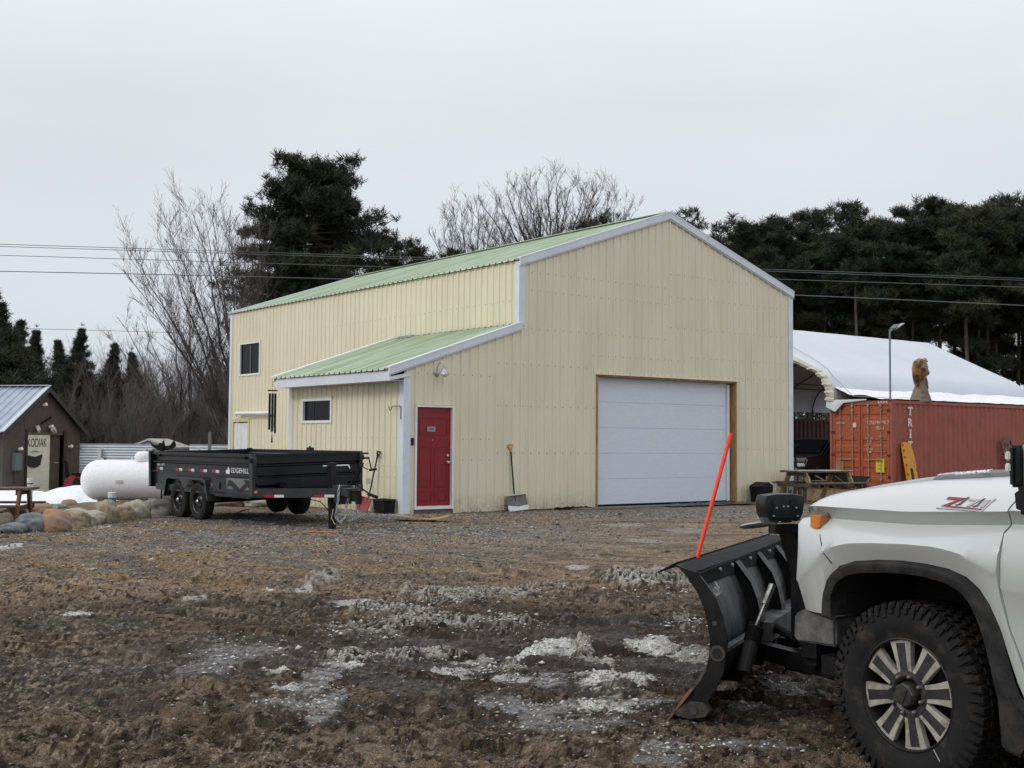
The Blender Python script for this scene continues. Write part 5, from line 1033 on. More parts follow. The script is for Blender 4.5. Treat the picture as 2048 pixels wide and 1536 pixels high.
WB=thing('wheelbarrow','grey steel wheelbarrow tub beside the right end of the picnic table','wheelbarrow',(9.35,33.6,.03),YAW+R(5))
mb=MB(); mb.add([(-.30,-.22,.32),(.32,-.22,.32),(.32,.22,.32),(-.30,.22,.32),(-.45,-.36,.62),(.62,-.36,.58),(.62,.36,.58),(-.45,.36,.62)],[(0,1,2,3)]+[(k,(k+1)%4,4+(k+1)%4,4+k) for k in range(4)]); mb.add([(-.28,-.2,.34),(.30,-.2,.34),(.30,.2,.34),(-.28,.2,.34),(-.44,-.35,.62),(.61,-.35,.58),(.61,.35,.58),(-.44,.35,.62)],[(0,1,2,3)]+[(k,(k+1)%4,4+(k+1)%4,4+k) for k in range(4)]); mb.build('tub',M('barrow_grey',(.05,.052,.055),.5,.2),WB)
for s_ in (-1,1):
    mb=MB(); mb.tube([(-1.1,s_*.3,.60),(-.3,s_*.25,.30),(.75,s_*.08,.2)],.02,8); mb.tube([(-.25,s_*.22,.3),(-.3,s_*.25,0)],.018,6); mb.build('handle',wood_yel if s_>0 else wood_old,WB)
mb=MB(); mb.lathe([(.05,-.05),(.18,-.05),(.2,0),(.18,.05),(.05,.05)],18,T=Matrix.Translation((.78,0,.2))@Matrix.Rotation(R(90),4,'X')); mb.build('wheel',rubber,WB,smooth=True)
# old wooden crate by the container, seen past the truck mirror
PB=thing('wooden_ladder','grey weathered wooden rungs leaning on the container near the truck mirror','ladder',BT@Vector((26.75,2.15,.05)),YAW,rot=(R(-8),R(-14),YAW))
for x_ in (-.05,.55):
    mb=MB(); mb.bb(x_,x_+.09,-.03,.03,0,1.65); mb.build('rail',wood_old,PB)
for z_ in (.3,.62,.94,1.26,1.54):
    mb=MB(); mb.bb(.042,.548,-.045,-.01,z_,z_+.13); mb.build('rung',wood_old,PB)
#@@
# ------------------------------------------------------------------ pickup truck with V plow
TH=R(57.5); th_=Vector((-math.cos(TH),math.sin(TH),0)); tn_=Vector((-math.sin(TH),-math.cos(TH),0)); TWp=Vector((.3267*5.6,5.6,0))
TKO=TWp-tn_*1.03
TT=thing('pickup_truck','white dusty pickup truck with black fender flares, cut by the right edge','pickup',TKO,math.atan2(th_.y,th_.x))
wp_=bpy.data.materials.new('truck_white'); wp_.use_nodes=True; t=wp_.node_tree; b=t.nodes['Principled BSDF']; b.inputs['Roughness'].default_value=.32; b.inputs['Coat Weight'].default_value=.6; b.inputs['Coat Roughness'].default_value=.12
tcn=N(t,'ShaderNodeTexCoord'); n1=N(t,'ShaderNodeTexNoise'); n1.inputs['Scale'].default_value=260; n1.inputs['Detail'].default_value=3; t.links.new(tcn.outputs['Object'],n1.inputs[0])
n2=N(t,'ShaderNodeTexNoise'); n2.inputs['Scale'].default_value=7; n2.inputs['Detail'].default_value=6; mpn=N(t,'ShaderNodeMapping'); mpn.inputs[3].default_value=(3.,3.,.6); t.links.new(tcn.outputs['Object'],mpn.inputs[0]); t.links.new(mpn.outputs[0],n2.inputs[0])
sp_=N(t,'ShaderNodeSeparateXYZ'); t.links.new(tcn.outputs['Object'],sp_.inputs[0])
hz=N(t,'ShaderNodeMapRange'); t.links.new(sp_.outputs[2],hz.inputs[0]); hz.inputs[1].default_value=1.12; hz.inputs[2].default_value=.45; hz.inputs[3].default_value=0; hz.inputs[4].default_value=1      # road film thicker low down
fr_=N(t,'ShaderNodeMapRange'); t.links.new(sp_.outputs[0],fr_.inputs[0]); fr_.inputs[1].default_value=.25; fr_.inputs[2].default_value=.62; fr_.inputs[3].default_value=.10; fr_.inputs[4].default_value=.75
mx1=N(t,'ShaderNodeMath',operation='MULTIPLY'); t.links.new(fr_.outputs[0],mx1.inputs[0]); r2=N(t,'ShaderNodeMapRange'); t.links.new(n2.outputs[0],r2.inputs[0]); r2.inputs[1].default_value=.40; r2.inputs[2].default_value=.70; t.links.new(r2.outputs[0],mx1.inputs[1])
mx2=N(t,'ShaderNodeMath',operation='MULTIPLY'); t.links.new(mx1.outputs[0],mx2.inputs[0]); t.links.new(hz.outputs[0],mx2.inputs[1])
r1=N(t,'ShaderNodeMapRange'); t.links.new(n1.outputs[0],r1.inputs[0]); r1.inputs[1].default_value=.60; r1.inputs[2].default_value=.72; r1.inputs[3].default_value=0; r1.inputs[4].default_value=.28
hz2=N(t,'ShaderNodeMath',operation='MULTIPLY'); t.links.new(r1.outputs[0],hz2.inputs[0]); t.links.new(hz.outputs[0],hz2.inputs[1])
sm=N(t,'ShaderNodeMath',operation='ADD'); sm.use_clamp=True; t.links.new(mx2.outputs[0],sm.inputs[0]); t.links.new(hz2.outputs[0],sm.inputs[1])
x=N(t,'ShaderNodeMix',data_type='RGBA'); x.inputs[6].default_value=(.50,.52,.515,1); x.inputs[7].default_value=(.30,.275,.235,1); t.links.new(sm.outputs[0],x.inputs[0]); t.links.new(x.outputs[2],b.inputs['Base Color'])
fl_=M('flare_black_plastic',(.015,.015,.016),.6,spec=.3,col2=(.036,.034,.032),vs=12,bump=.2,bs=90); seam=M('panel_gap',(.01,.01,.01),.8)
def L1(x,P): return float(np.interp(x,[p[0] for p in P],[p[1] for p in P]))
ZC=[(-.75,1.40),(-.5,1.39),(-.2,1.378),(0,1.367),(.2,1.350),(.35,1.330),(.5,1.305),(.65,1.275),(.8,1.24)]
ARC=[(-.60,.40),(-.556,.497),(-.518,.613),(-.486,.716),(-.441,.81),(-.389,.874),(-.325,.918),(-.233,.945),(-.107,.957),(.024,.959),(.161,.951),(.304,.932),(.401,.901),(.454,.847),(.489,.746),(.497,.659)]
CRE=[(-.75,.80),(-.6,.89),(-.48,.955),(-.4,.984),(-.31,1.017),(-.187,1.034),(-.026,1.034),(.178,1.024),(.322,1.011),(.449,.978),(.526,.932),(.6,.88),(.8,.80)]
def zlow(s):
    if s<-.60: return .28
    if s>.4975: return .655
    return L1(s,ARC)
def section(s):
    """rows of (n,z) from the hood centre down to the lower edge at station s"""
    zc=L1(s,ZC); zr=zc if s<.45 else zc
    k=1 if s<.45 else max(.25,1-(s-.45)/.5)
    up=min(0,s)*-.055             # feature lines climb gently to the rear
    zw=1.185+up; zs=1.118+up
    top=zc; 
    R_=[(-1.03,top+.012*k),(-.80,top+.008*k),(-.62,top),(-.52,top-.008*k),(-.42,top-.018*k),(-.31,top-.034*k)]
    a=R_[-1][1]
    for f,nn in ((.12,-.205),(.28,-.125),(.50,-.070),(.76,-.030),(1,0.)): R_.append((nn,a+(zw-a)*f))
    R_+=[(-.016,zw-.012),(-.052,zs+.006),(-.046,zs-.006),(-.008,zs-.035)]
    zc2=L1(s,CRE); zl=zlow(s); m=max(0,1-abs(s)/.75)
    bul=.05*max(0,1-max(0,(-s-.45))/.25)
    R_.append((bul*.55+.0,(zs-.03)*.5+zc2*.5)); R_.append((bul,zc2+.006)); R_.append((bul-.006,zc2-.008))
    hi=zc2-.008
    for f in (.25,.5,.75,1.): R_.append((bul-.006-.038*f-(0.02*f if s<-.6 else 0),hi+(zl-hi)*f))
    return R_
def front_shape(s,i,nrow):
    """extra: compress rows in s and tuck in n near the nose"""
    smax=[.80,.80,.80,.80,.79,.785,.78,.775,.77,.765,.76,.752,.74,.735,.73,.70,.69,.685,.68,.675,.672,.668][i]
    f=(s-.45)/.35
    if f<=0: return s,0.
    s2=.45+f*(smax-.45); tuck=(-(.13*f**3+.03*f) if i<=12 else -(.045*f**3)) if i>3 else 0
    if i<=3: tuck=-.0
    return s2,tuck
Sc=[-.516+.0]+[-.50,-.49,-.47,-.455,-.441,-.42,-.389,-.36,-.325,-.28,-.233,-.17,-.107,-.04,.024,.09,.161,.23,.304,.35,.401,.43,.454,.475,.489,.497,.4976,.53,.57,.61,.65,.69,.73,.765,.785,.80]
def seam_s(z): return L1(z,[(.28,-.66),(.43,-.62),(.552,-.596),(.624,-.561),(.756,-.519),(.897,-.498),(1.076,-.493),(1.177,-.516),(1.30,-.56),(1.45,-.62)])
def body_rows(sts,rear=False):
    rws=[]
    for s in sts:
        sec=section(s); rw=[]
        for i,(n_,z) in enumerate(sec):
            s2,tk=front_shape(s,i,len(sec)); f=max(0,min(1,(s-.45)/.35)); z=1.135+(z-1.135)*math.sqrt(max(0,1-f**3.2)) if (i<=11 and z>1.135) else z; rw.append([s2,1.03+n_+tk,z])
        rws.append(rw)
    return rws
# fender + hood: stations right down to the door seam
sts=[-.75,-.72,-.69,-.66,-.63,-.61]+[-.60,-.58,-.556,-.537,-.518,-.50]+Sc[2:]
rws=body_rows(sts)
for r_,s in zip(rws,sts):
    for i,p in enumerate(r_):
        if i>=6:
            lim=seam_s(p[2])+.0015
            if p[0]<lim: p[0]=lim
# keep the arch edge where the seam limit does not reach
mb=MB(); RW=[[tuple(p) for p in r] for r in rws]; mb.grid(RW)
mir=lambda p:(p[0],-p[1],p[2])
mb.grid([[mir(p) for p in r] for r in RW])
# nose cap: join the last stations across
last=RW[-1]; mb.grid([[p for p in last],[(p[0]-.10,p[1]-.12,p[2]) for p in last]]); mb.grid([[mir(p) for p in last],[(p[0]-.10,-(p[1]-.12),p[2]) for p in last]])
bd=mb.build('body',wp_,TT,smooth=True,sharp=50)
# door
def door(yside):
    st=[-.62,-.66,-.72,-.80,-.9,-1.0,-1.1,-1.2,-1.3,-1.4,-1.55]; rr_=[]
    for k,s in enumerate([-.45]+st):
        sec=section(min(s,-.61))[8:]; zr=[]
        for n_,z in sec:
            s2=min(s,seam_s(z)-.0025) if k<2 else min(s,seam_s(z)-.0025)
            zr.append((s2,yside*(1.03+n_+(-.03 if False else 0)),min(z,1.27)))
        rr_.append(zr)
    m_=MB(); m_.grid(rr_); m_.grid([[(a,y-yside*.05,z) for a,y,z in r] for r in rr_]); m_.grid([[rr_[0][i],(rr_[0][i][0],rr_[0][i][1]-yside*.05,rr_[0][i][2])] for i in range(len(rr_[0]))]); d_=m_.build('door',wp_,TT,smooth=True,sharp=50)
    m_=MB(); m_.bb(-1.42,-1.24,yside*1.03,yside*1.075,1.06,1.09); m_.build('handle',wp_,d_,bevel=.008)
    return d_
dn=door(1); door(-1)
text('2500 HD',.05,frame((-.69,1.012,.845),(-1,0,0),(0,0,1)),'badge',black,dn,.003,.13,height=.04)
# rear doors, cab and bed (mostly outside the photo)
def rarch(s):
    q=(s+3.7)/.50
    return .42 if abs(q)>=1 else .42+.50*math.sqrt(1-abs(q)**2.6)
def side_skin(name,s0,s1,ztop,yside,arch=False,ns=26):
    rr_=[]
    for k in range(ns+1):
        s=s0+(s1-s0)*k/ns; sec=section(-.75)[8:]; zl=rarch(s) if arch else .34; zr=[]
        if ztop>1.3: zr+=[(s,yside*(1.03-.05),ztop),(s,yside*(1.03-.012),ztop-.03)]
        zt_=sec[0][1]; zb_=sec[-1][1]
        for n_,z in sec: zr.append((s,yside*(1.03+n_),zl+(min(z,1.27)-.28)*(1.27-zl)/(1.27-.28) if True else z))
        rr_.append(zr)
    m_=MB(); m_.grid(rr_); m_.grid([[(a_,y_-yside*.05,z_) for a_,y_,z_ in r] for r in rr_])
    for r in (rr_[0],rr_[-1]): m_.grid([[p,(p[0],p[1]-yside*.05,p[2])] for p in r])
    m_.grid([[r[0],(r[0][0],r[0][1]-yside*.05,r[0][2])] for r in rr_]); m_.grid([[r[-1],(r[-1][0],r[-1][1]-yside*.25,r[-1][2])] for r in rr_])
    return m_.build(name,wp_,TT,smooth=True,sharp=50)
for s_ in (1,-1):
    rd=side_skin('rear_door',-1.575,-2.62,1.27,s_); m_=MB(); m_.bb(-2.48,-2.30,s_*1.03,s_*1.075,1.06,1.09); m_.build('handle',wp_,rd,bevel=.008)
    side_skin('bed_side',-2.66,-4.95,1.40,s_,True,60)
mb=MB(); mb.bb(-4.95,-4.90,-.97,.97,.55,1.38); mb.bb(-4.9,-2.70,-.92,.92,.78,.82); mb.bb(-2.72,-2.68,-.92,.92,.78,1.36); mb.build('tailgate',wp_,TT,bevel=.015)
def taper(mb,prof_,y0,y1,z0,z1,inset=0.):
    f=lambda z:y0+(y1-y0)*(z-z0)/(z1-z0)-inset; n=len(prof_)
    mb.add([(x_,f(z_),z_) for x_,z_ in prof_]+[(x_,-f(z_),z_) for x_,z_ in prof_],[tuple(range(n)),tuple(range(n,2*n))]+[(i,(i+1)%n,n+(i+1)%n,n+i) for i in range(n)])
mb=MB(); taper(mb,[(-.86,1.28),(-.90,1.40),(-1.62,1.885),(-2.46,1.885),(-2.60,1.28)],1.0,.76,1.27,1.93,.018); mb.build('cab_glass',glass,TT)
mb=MB(); taper(mb,[(-1.60,1.875),(-1.70,1.93),(-2.05,1.955),(-2.40,1.935),(-2.52,1.875)],1.0,.76,1.27,1.93,-.004)
for s_ in (-1,1):
    f=lambda z:s_*(1.0-.24*(z-1.27)/.66-.002)
    mb.bar((-.80,f(1.33),1.33),(-1.64,f(1.89),1.89),.045,.075); mb.bar((-1.58,f(1.26),1.26),(-1.66,f(1.89),1.89),.04,.09); mb.bar((-2.58,f(1.26),1.26),(-2.47,f(1.90),1.90),.05,.22); mb.bar((-.86,f(1.27)-s_*.01,1.275),(-2.62,f(1.27)-s_*.01,1.275),.06,.03)
mb.build('cab_roof',wp_,TT,bevel=.012)
mb=MB(); mb.bb(-.92,-.70,-.88,.88,1.33,1.385); mb.build('cowl',fl_,TT)
# windshield-side mirror, near side
def mirror(s_):
    m_=MB(); O_=1.03
    m_.grid([[ (-.80+dx,s_*(O_+yy),z) for (dx,yy) in ((.0,.17),(.05,.20),(.06,.30),(.05,.40),(.0,.44),(-.07,.45))] for z in (1.34,1.42,1.49)]+[[(-.83+dx,s_*(O_+.31+(yy-.31)*.86),1.527) for (dx,yy) in ((.0,.17),(.04,.20),(.05,.30),(.04,.40),(.0,.44),(-.07,.45))],[(-.88,s_*(O_+.31+(yy-.31)*.5),1.537) for yy in (.17,.2,.3,.4,.44,.45)]])
    h_=m_.build('mirror',wp_,TT,smooth=True,sharp=60)
    m_=MB(); m_.bb(-.90,-.80,s_*(O_+.17),s_*(O_+.44),1.24,1.50); m_.prism([(-.88,1.22),(-.755,1.235),(-.745,1.33),(-.80,1.35),(-.90,1.34)],s_*(O_+.20),s_*(O_+.46),'y'); m_.build('mirror_housing',black,h_,bevel=.018)
    m_=MB(); m_.bb(-.765,-.735,s_*(O_+.375),s_*(O_+.462),1.335,1.495); m_.build('mirror_trim',black,h_,bevel=.01)
    for z_ in (1.455,1.410):
        m_=MB(); m_.bb(-.745,-.722,s_*(O_+.415),s_*(O_+.468),z_-.017,z_+.017); m_.build('clearance_light',M('clear_lens',(.55,.55,.52),.15,col2=(.7,.7,.68),vs=40),h_,bevel=.005)
    m_=MB(); m_.prism([(-.93,1.17),(-.78,1.20),(-.76,1.27),(-.93,1.27)],s_*(O_-.10),s_*(O_+.25),'y'); m_.build('mirror_arm',black,h_,bevel=.01)
    m_=MB(); m_.bb(-.915,-.905,s_*(O_+.19),s_*(O_+.42),1.26,1.48); m_.build('mirror_glass',M('mirror_glass',(.5,.52,.55),.03,1.),h_)
for s_ in (1,-1):
    mirror(s_)
for o_ in [c for c in TT.children if c.name.startswith('mirror')]: o_.location=(-.125,0,0)
# fender flares (follow the arch, proud of the body), mud flap
FO=[(.497,.655)]+[p for p in ARC[::-1]]+[(-.64,.30)]
FI=[(.43,.655),(.432,.753),(.394,.825),(.352,.85),(.305,.87),(.23,.885),(.162,.89),(.09,.899),(.025,.902),(-.106,.902),(-.233,.886),(-.312,.855),(-.365,.806),(-.411,.721),(-.444,.626),(-.488,.46),(-.53,.33),(-.56,.24)]
def resample(P,n):
    P=np.array(P); d=np.r_[0,np.cumsum(np.hypot(*np.diff(P,axis=0).T))]; u=np.linspace(0,d[-1],n); return list(zip(np.interp(u,d,P[:,0]),np.interp(u,d,P[:,1])))
fo=resample(FO,48); fi=resample(FI,48)
for s_ in (1,-1):
    mb=MB(); A0=[];A1=[];A2=[];A3=[];A4=[]
    for (a,b_) in zip(fo,fi):
        m_=((a[0]+b_[0])/2,(a[1]+b_[1])/2); q=((a[0]*.75+b_[0]*.25),(a[1]*.75+b_[1]*.25))
        A0.append((a[0],s_*(1.03-.0),a[1])); A1.append((q[0],s_*(1.03+.050),q[1])); A2.append((m_[0],s_*(1.03+.052),m_[1])); A3.append((b_[0],s_*(1.03+.040),b_[1])); A4.append((b_[0],s_*(.93),b_[1]))
    mb.grid([[a,b_,c_,d_,e_] for a,b_,c_,d_,e_ in zip(A0,A1,A2,A3,A4)]); mb.build('fender_flare',fl_,TT,smooth=True,sharp=40)
    mb=MB(); ins=[(s2*.99,z2) for s2,z2 in fi]
    mb.grid([[(a,s_*.96,z_),(a,s_*.45,z_)] for a,z_ in ins]); mb.add([(a,s_*.46,z_) for a,z_ in ins],[tuple(range(len(ins)))]); mb.build('wheel_well',seam,TT)
    mb=MB(); mb.prism([(-.50,.46),(-.58,.44),(-.66,.36),(-.70,.30),(-.62,.20),(-.52,.22)],s_*.78,s_*1.09,'y'); mb.build('mud_flap',fl_,TT,bevel=.015)
    mb=MB(); mb.bb(-2.6,-.66,s_*.85,s_*1.02,.22,.40); mb.build('side_step',fl_,TT,bevel=.02)
def onb0(a,z):
    sec=section(a)[9:]; zs=[q[1] for q in sec][::-1]; ns=[q[0] for q in sec][::-1]; f=max(0,(a-.45)/.35); return 1.03+float(np.interp(z,zs,ns))-(.13*f**3+.03*f)
# front: bumper, grille, headlamp units
for s_ in (1,-1):
    mb=MB(); mb.add([(x_,s_*y_,z_) for x_,y_,z_ in [(.46,1.005,.495),(.72,1.005,.485),(.775,.965,.495),(.765,.55,.495),(.46,.55,.495),(.46,1.005,.635),(.68,1.0,.665),(.775,.965,.615),(.765,.55,.64),(.46,.55,.67)]],[(0,1,2,3,4),(5,6,7,8,9),(0,1,6,5),(1,2,7,6),(2,3,8,7),(3,4,9,8),(4,0,5,9)]); bmpr=mb.build('bumper',M('bumper_dusty_grey',(.05,.05,.05),.55,col2=(.13,.125,.115),vs=8),TT,bevel=.012)
    mb=MB(); mb.bb(.55,.72,s_*.60,s_*.905,1.03,1.17); mb.build('headlight',M('headlight_lens',(.25,.26,.28),.08,spec=.8),TT,bevel=.02)
    mb=MB(); P_=[(.522,1.142),(.615,1.137),(.615,1.058),(.56,1.066),(.531,1.078),(.518,1.122)]
    ym=lambda a:1.03-.022-(.13*max(0,(a-.45)/.35)**3+.03*max(0,(a-.45)/.35))+.0
    mb.add([(a,s_*(ym(a)+.034),z_) for a,z_ in P_]+[(a,s_*(ym(a)-.04),z_) for a,z_ in P_],[tuple(range(6)),tuple(range(6,12))]+[(k,(k+1)%6,6+(k+1)%6,6+k) for k in range(6)]); mb.build('turn_signal',M('amber_lens',(.60,.20,.03),.2,col2=(.45,.16,.04),vs=9),TT,bevel=.004)
    mb=MB(); mb.bb(.512,.63,s_*(ym(.55)+.0),s_*(ym(.6)-.05),1.134,1.156); mb.build('lens_trim',M('lens_trim_grey',(.15,.15,.15),.4),TT,bevel=.003)
    mb=MB(); pts_=[(a,s_*(1.03+nn),z_) for a,nn,z_ in ((.549,-.035,1.068),(.524,-.0,1.04),(.499,.0,1.008),(.468,.02,.96),(.435,.02,.909))]; mb.tube([(p[0],s_*(onb0(p[0],p[2])+.001),p[2]) for p in pts_],.0035,5); mb.build('panel_seam',seam,TT)
mb=MB(); mb.bb(.58,.68,-.62,.62,.70,1.12)
for k in range(4): mb.bb(.68,.71,-.60,.60,.76+k*.1,.79+k*.1)
mb.build('grille',black,TT); mb=MB(); mb.bb(.64,.76,-.55,.55,.50,.66); mb.build('bumper',M('bumper_dusty_grey',(.05,.05,.05),.55),TT,bevel=.012)
mb=MB(); mb.bb(-.6,.6,-.55,.55,.15,.30); mb.tube([(0,-.8,.33),(0,.8,.33)],.06,10); mb.bb(-4.6,-.4,-.5,-.4,.35,.5); mb.bb(-4.6,-.4,.4,.5,.35,.5); mb.bar((.1,.3,.28),(.7,.45,.45),.06,.08); mb.build('underbody',blackm,TT)
# hood scoop + lettering, fender badge
hdz=lambda s:L1(s,ZC)
for s_ in (1,):
    mb=MB(); top_=[(.14,.66),(.10,.715),(.0,.725),(-.15,.715),(-.28,.68),(-.40,.62),(-.45,.56),(-.05,.56),(.10,.60)]
    def hz_(a,y): 
        n_=y-1.03; sec=section(a)[:8]; return float(np.interp(n_,[q[0] for q in sec],[q[1] for q in sec]))
    V=[(a,y,hz_(a,y)+.002) for a,y in top_]; V2=[(a+(-.02 if a>0 else .02),.56+(y-.56)*.86,hz_(a,y)+.018) for a,y in top_]
    mb.add(V+V2,[(k,(k+1)%9,9+(k+1)%9,9+k) for k in range(9)]+[tuple(range(9,18))]); sc_=mb.build('hood_vent',M('vent_grey',(.09,.095,.105),.45),TT)
    cz=hz_(-.06,.67)+.021; Tt=frame((-.06,.665,cz),(-1,0,.13),(0,-1,.33)); text('6.6L TURBO DIESEL',.03,frame((.045,.675,hz_(.045,.675)+.021),(-1,0,.12),(0,-1,.35)),'badge',white,sc_,.002,.11,height=.02)
    text('DURAMAX',.05,frame((-.10,.675,hz_(-.10,.675)+.022),(-1,0,.10),(0,-1,.35)),'badge',white,sc_,.003,.19,bold=.001,height=.034)
# Z71 emblem on the fender side
def onb(a,z,o_=.004):
    sec=section(a); zs=[q[1] for q in sec][::-1]; ns=[q[0] for q in sec][::-1]; return (a,1.03+float(np.interp(z,zs,ns))+o_,z)
Z7=thing if False else None
def badge(poly,mat_,nm='emblem'):
    m_=MB(); f=[onb(a,z,.006) for a,z in poly]; k_=[onb(a,z,.0) for a,z in poly]; n=len(poly); m_.add(f+k_,[tuple(range(n))]+[(i,(i+1)%n,n+(i+1)%n,n+i) for i in range(n)]); return m_.build(nm,mat_,TT)
br=M('badge_red',(.20,.008,.02),.3); bs_=M('badge_silver',(.38,.38,.38),.35,.6); bk=M('badge_dark',(.06,.06,.06),.4)
def zz(u,v): return (-.155-u*.275,1.210+v*.056-u*.004)
badge([zz(.0,.0),zz(.90,.0),zz(1.04,1.0),zz(1.0,1.0),zz(.88,.07),zz(.01,.07)],bs_)
badge([zz(.13,.93),zz(.48,.93),zz(.20,.20),zz(.08,.20),zz(.33,.74),zz(.10,.74)],br)
badge([zz(.20,.33-.08),zz(.26,.33-.08),zz(.87,.30-.08),zz(.88,.17),zz(.18,.17)],br)
badge([zz(.56,.90),zz(.79,.90),zz(.63,.33),zz(.56,.33),zz(.69,.76),zz(.54,.76)],bs_)
badge([zz(.84,.90),zz(.95,.90),zz(.90,.33),zz(.83,.33)],bs_)
badge([zz(.49,1.0),zz(.53,1.0),zz(.44,.40),zz(.36,.33),zz(.33,.36),zz(.40,.46)],bk); badge([zz(.80,1.0),zz(.83,1.0),zz(.78,.40),zz(.70,.33),zz(.67,.36),zz(.75,.46)],bk)
# wheels of the truck
tyrem=M('muddy_tyre',(.014,.014,.015),.85,spec=.25,col2=(.046,.038,.030),vs=9,mixlo=.52,mixhi=.68,bump=.2)
mach=M('machined_alloy',(.52,.50,.43),.42,.35,col2=(.30,.28,.23),vs=14); pock=M('dark_pocket',(.018,.018,.02),.45,col2=(.05,.046,.042),vs=18); barrel=M('rim_barrel',(.012,.012,.013),.5)
def truckwheel(x_,ys,outward):
    r=.433; T=Matrix.Translation((x_,ys,.333))@(Matrix.Rotation(R(-90),4,'X') if outward>0 else Matrix.Rotation(R(90),4,'X'))@Matrix.Rotation(R(7),4,'Z')
    mb=MB(); wd=.275; mb.lathe([(.262,-wd),(.33,-wd-.008),(.395,-wd+.01),(.418,-wd+.035),(.421,-.04),(.414,-.022),(.392,-.006),(.36,.004),(.32,.004),(.285,-.006),(.272,-.014),(.264,-.014),(.262,-.03),(.250,-.04),(.245,-wd)],72,T=T)
    wh=mb.build('wheel',tyrem,TT,smooth=True,sharp=50)
    # tread blocks: staggered chunky lugs and shoulder lugs
    mb=MB(); nb=58
    for k in range(nb):
        a0=2*math.pi*k/nb
        for j,(z0,z1,off,wa) in enumerate(((-.055,-.0,0,.60),(-.115,-.062,.5,.62),(-.175,-.122,0,.62),(-.225,-.182,.5,.6),(-.275,-.232,0,.6))):
            a=a0+off*2*math.pi/nb; da=2*math.pi/nb*wa/2; ro=.430 if 0<j<4 else .426
            sk=.012*(1 if j%2 else -1)
            vs=[]
            for rr_,ex in ((.405,1),(ro,.9)):
                for (aa,zz_) in ((a-da*ex-sk,z0),(a+da*ex-sk,z0),(a+da*ex+sk,z1 if j else z1-.012*(rr_>.41)),(a-da*ex+sk,z1 if j else z1-.012*(rr_>.41))): vs.append((rr_*math.cos(aa),rr_*math.sin(aa),zz_))
            mb.add(vs,[(4,5,6,7),(0,1,5,4),(1,2,6,5),(2,3,7,6),(3,0,4,7)],T)
        # shoulder lugs running down the sidewall, alternately long and short
        ln_=.044 if k%2 else .028; da=2*math.pi/nb*.28
        vs=[]
        for h_,ex in ((0,1),(1,.8)):
            for rr_,zz_ in ((.426,-.010),(.405,.001),(.405-ln_,.006)):
                for sg in (-1,1): vs.append((rr_*math.cos(a0+sg*da*ex),rr_*math.sin(a0+sg*da*ex),zz_-.004+h_*.0085))
        mb.add(vs,[(6,7,9,8),(8,9,11,10),(0,2,8,6),(2,4,10,8),(1,3,9,7),(3,5,11,9),(4,5,11,10),(0,1,7,6)],T)
    mb.build('tread',tyrem,wh)
    mb=MB(); mb.lathe([(.262,-.014),(.256,-.012),(.250,-.022),(.246,-.06),(.238,-.09),(.232,-.20),(.10,-.21),(0,-.21)],48,T=T); mb.build('rim',barrel,wh,smooth=True)
    def pl3(poly,z0,z1,a): return poly,z0,z1,a
    for k in range(8):
        a=2*math.pi*k/8+R(3); Q=T@Matrix.Rotation(a,4,'Z')
        # one spoke: machined frame around a dark pocket, wide outside, narrow inside
        m_=MB(); P_=[(.100,-.040),(.140,-.043),(.190,-.050),(.252,-.064),(.254,.064),(.190,.050),(.140,.043),(.100,.040)]
        m_.prism(P_,-.062,-.030,'z',T=Q); sp2=m_.build('spoke',mach,wh,bevel=.002)
        m_=MB(); P_=[(.098,-.021),(.150,-.021),(.236,-.026),(.236,.026),(.150,.021),(.098,.021)]; m_.prism(P_,-.031,-.0285,'z',T=Q); m_.build('spoke_inset',pock,sp2)
    mb=MB(); mb.lathe([(.112,-.062),(.108,-.027),(.085,-.025),(.072,-.034)],32,T=T); mb.lathe([(.060,-.05),(.060,-.012),(.054,.0),(.048,.004),(0,.004)],8,T=T); mb.bb(-.034,.034,-.012,.012,.003,.008,T=T@Matrix.Rotation(R(60),4,'Z')); mb.build('hub',pock,wh)
    for k in range(8):
        a=2*math.pi*k/8+R(25); m_=MB(); m_.lathe([(.0,-.004),(.006,-.006),(.009,-.012),(.009,-.035)],10,T=T@Matrix.Translation((.086*math.cos(a),.086*math.sin(a),0))); m_.build('lug_nut',M('lug_dull_steel',(.25,.25,.24),.4,.6),wh)
    mb=MB(); mb.bar((.27*math.cos(2.1),.27*math.sin(2.1),-.002),(.33*math.cos(2.12),.33*math.sin(2.12),.008),.004,.002,T=T); mb.build('chalk_streak',M('salt_streak',(.4,.4,.38),.8),wh)
    return wh
truckwheel(.055,1.03-.035,1); truckwheel(.055,-(1.03-.035),-1)
for s_ in (1,-1):
    for x_ in (-3.7,):
        mb=MB(); mb.lathe([(.0,-.04),(.24,-.04),(.26,-.0),(.40,0),(.43,-.04),(.43,-.24),(.40,-.28),(.2,-.28)],40,T=Matrix.Translation((x_,s_*.99,.333))@Matrix.Rotation(R(-90*s_),4,'X')); mb.build('wheel',tyrem,TT,smooth=True)
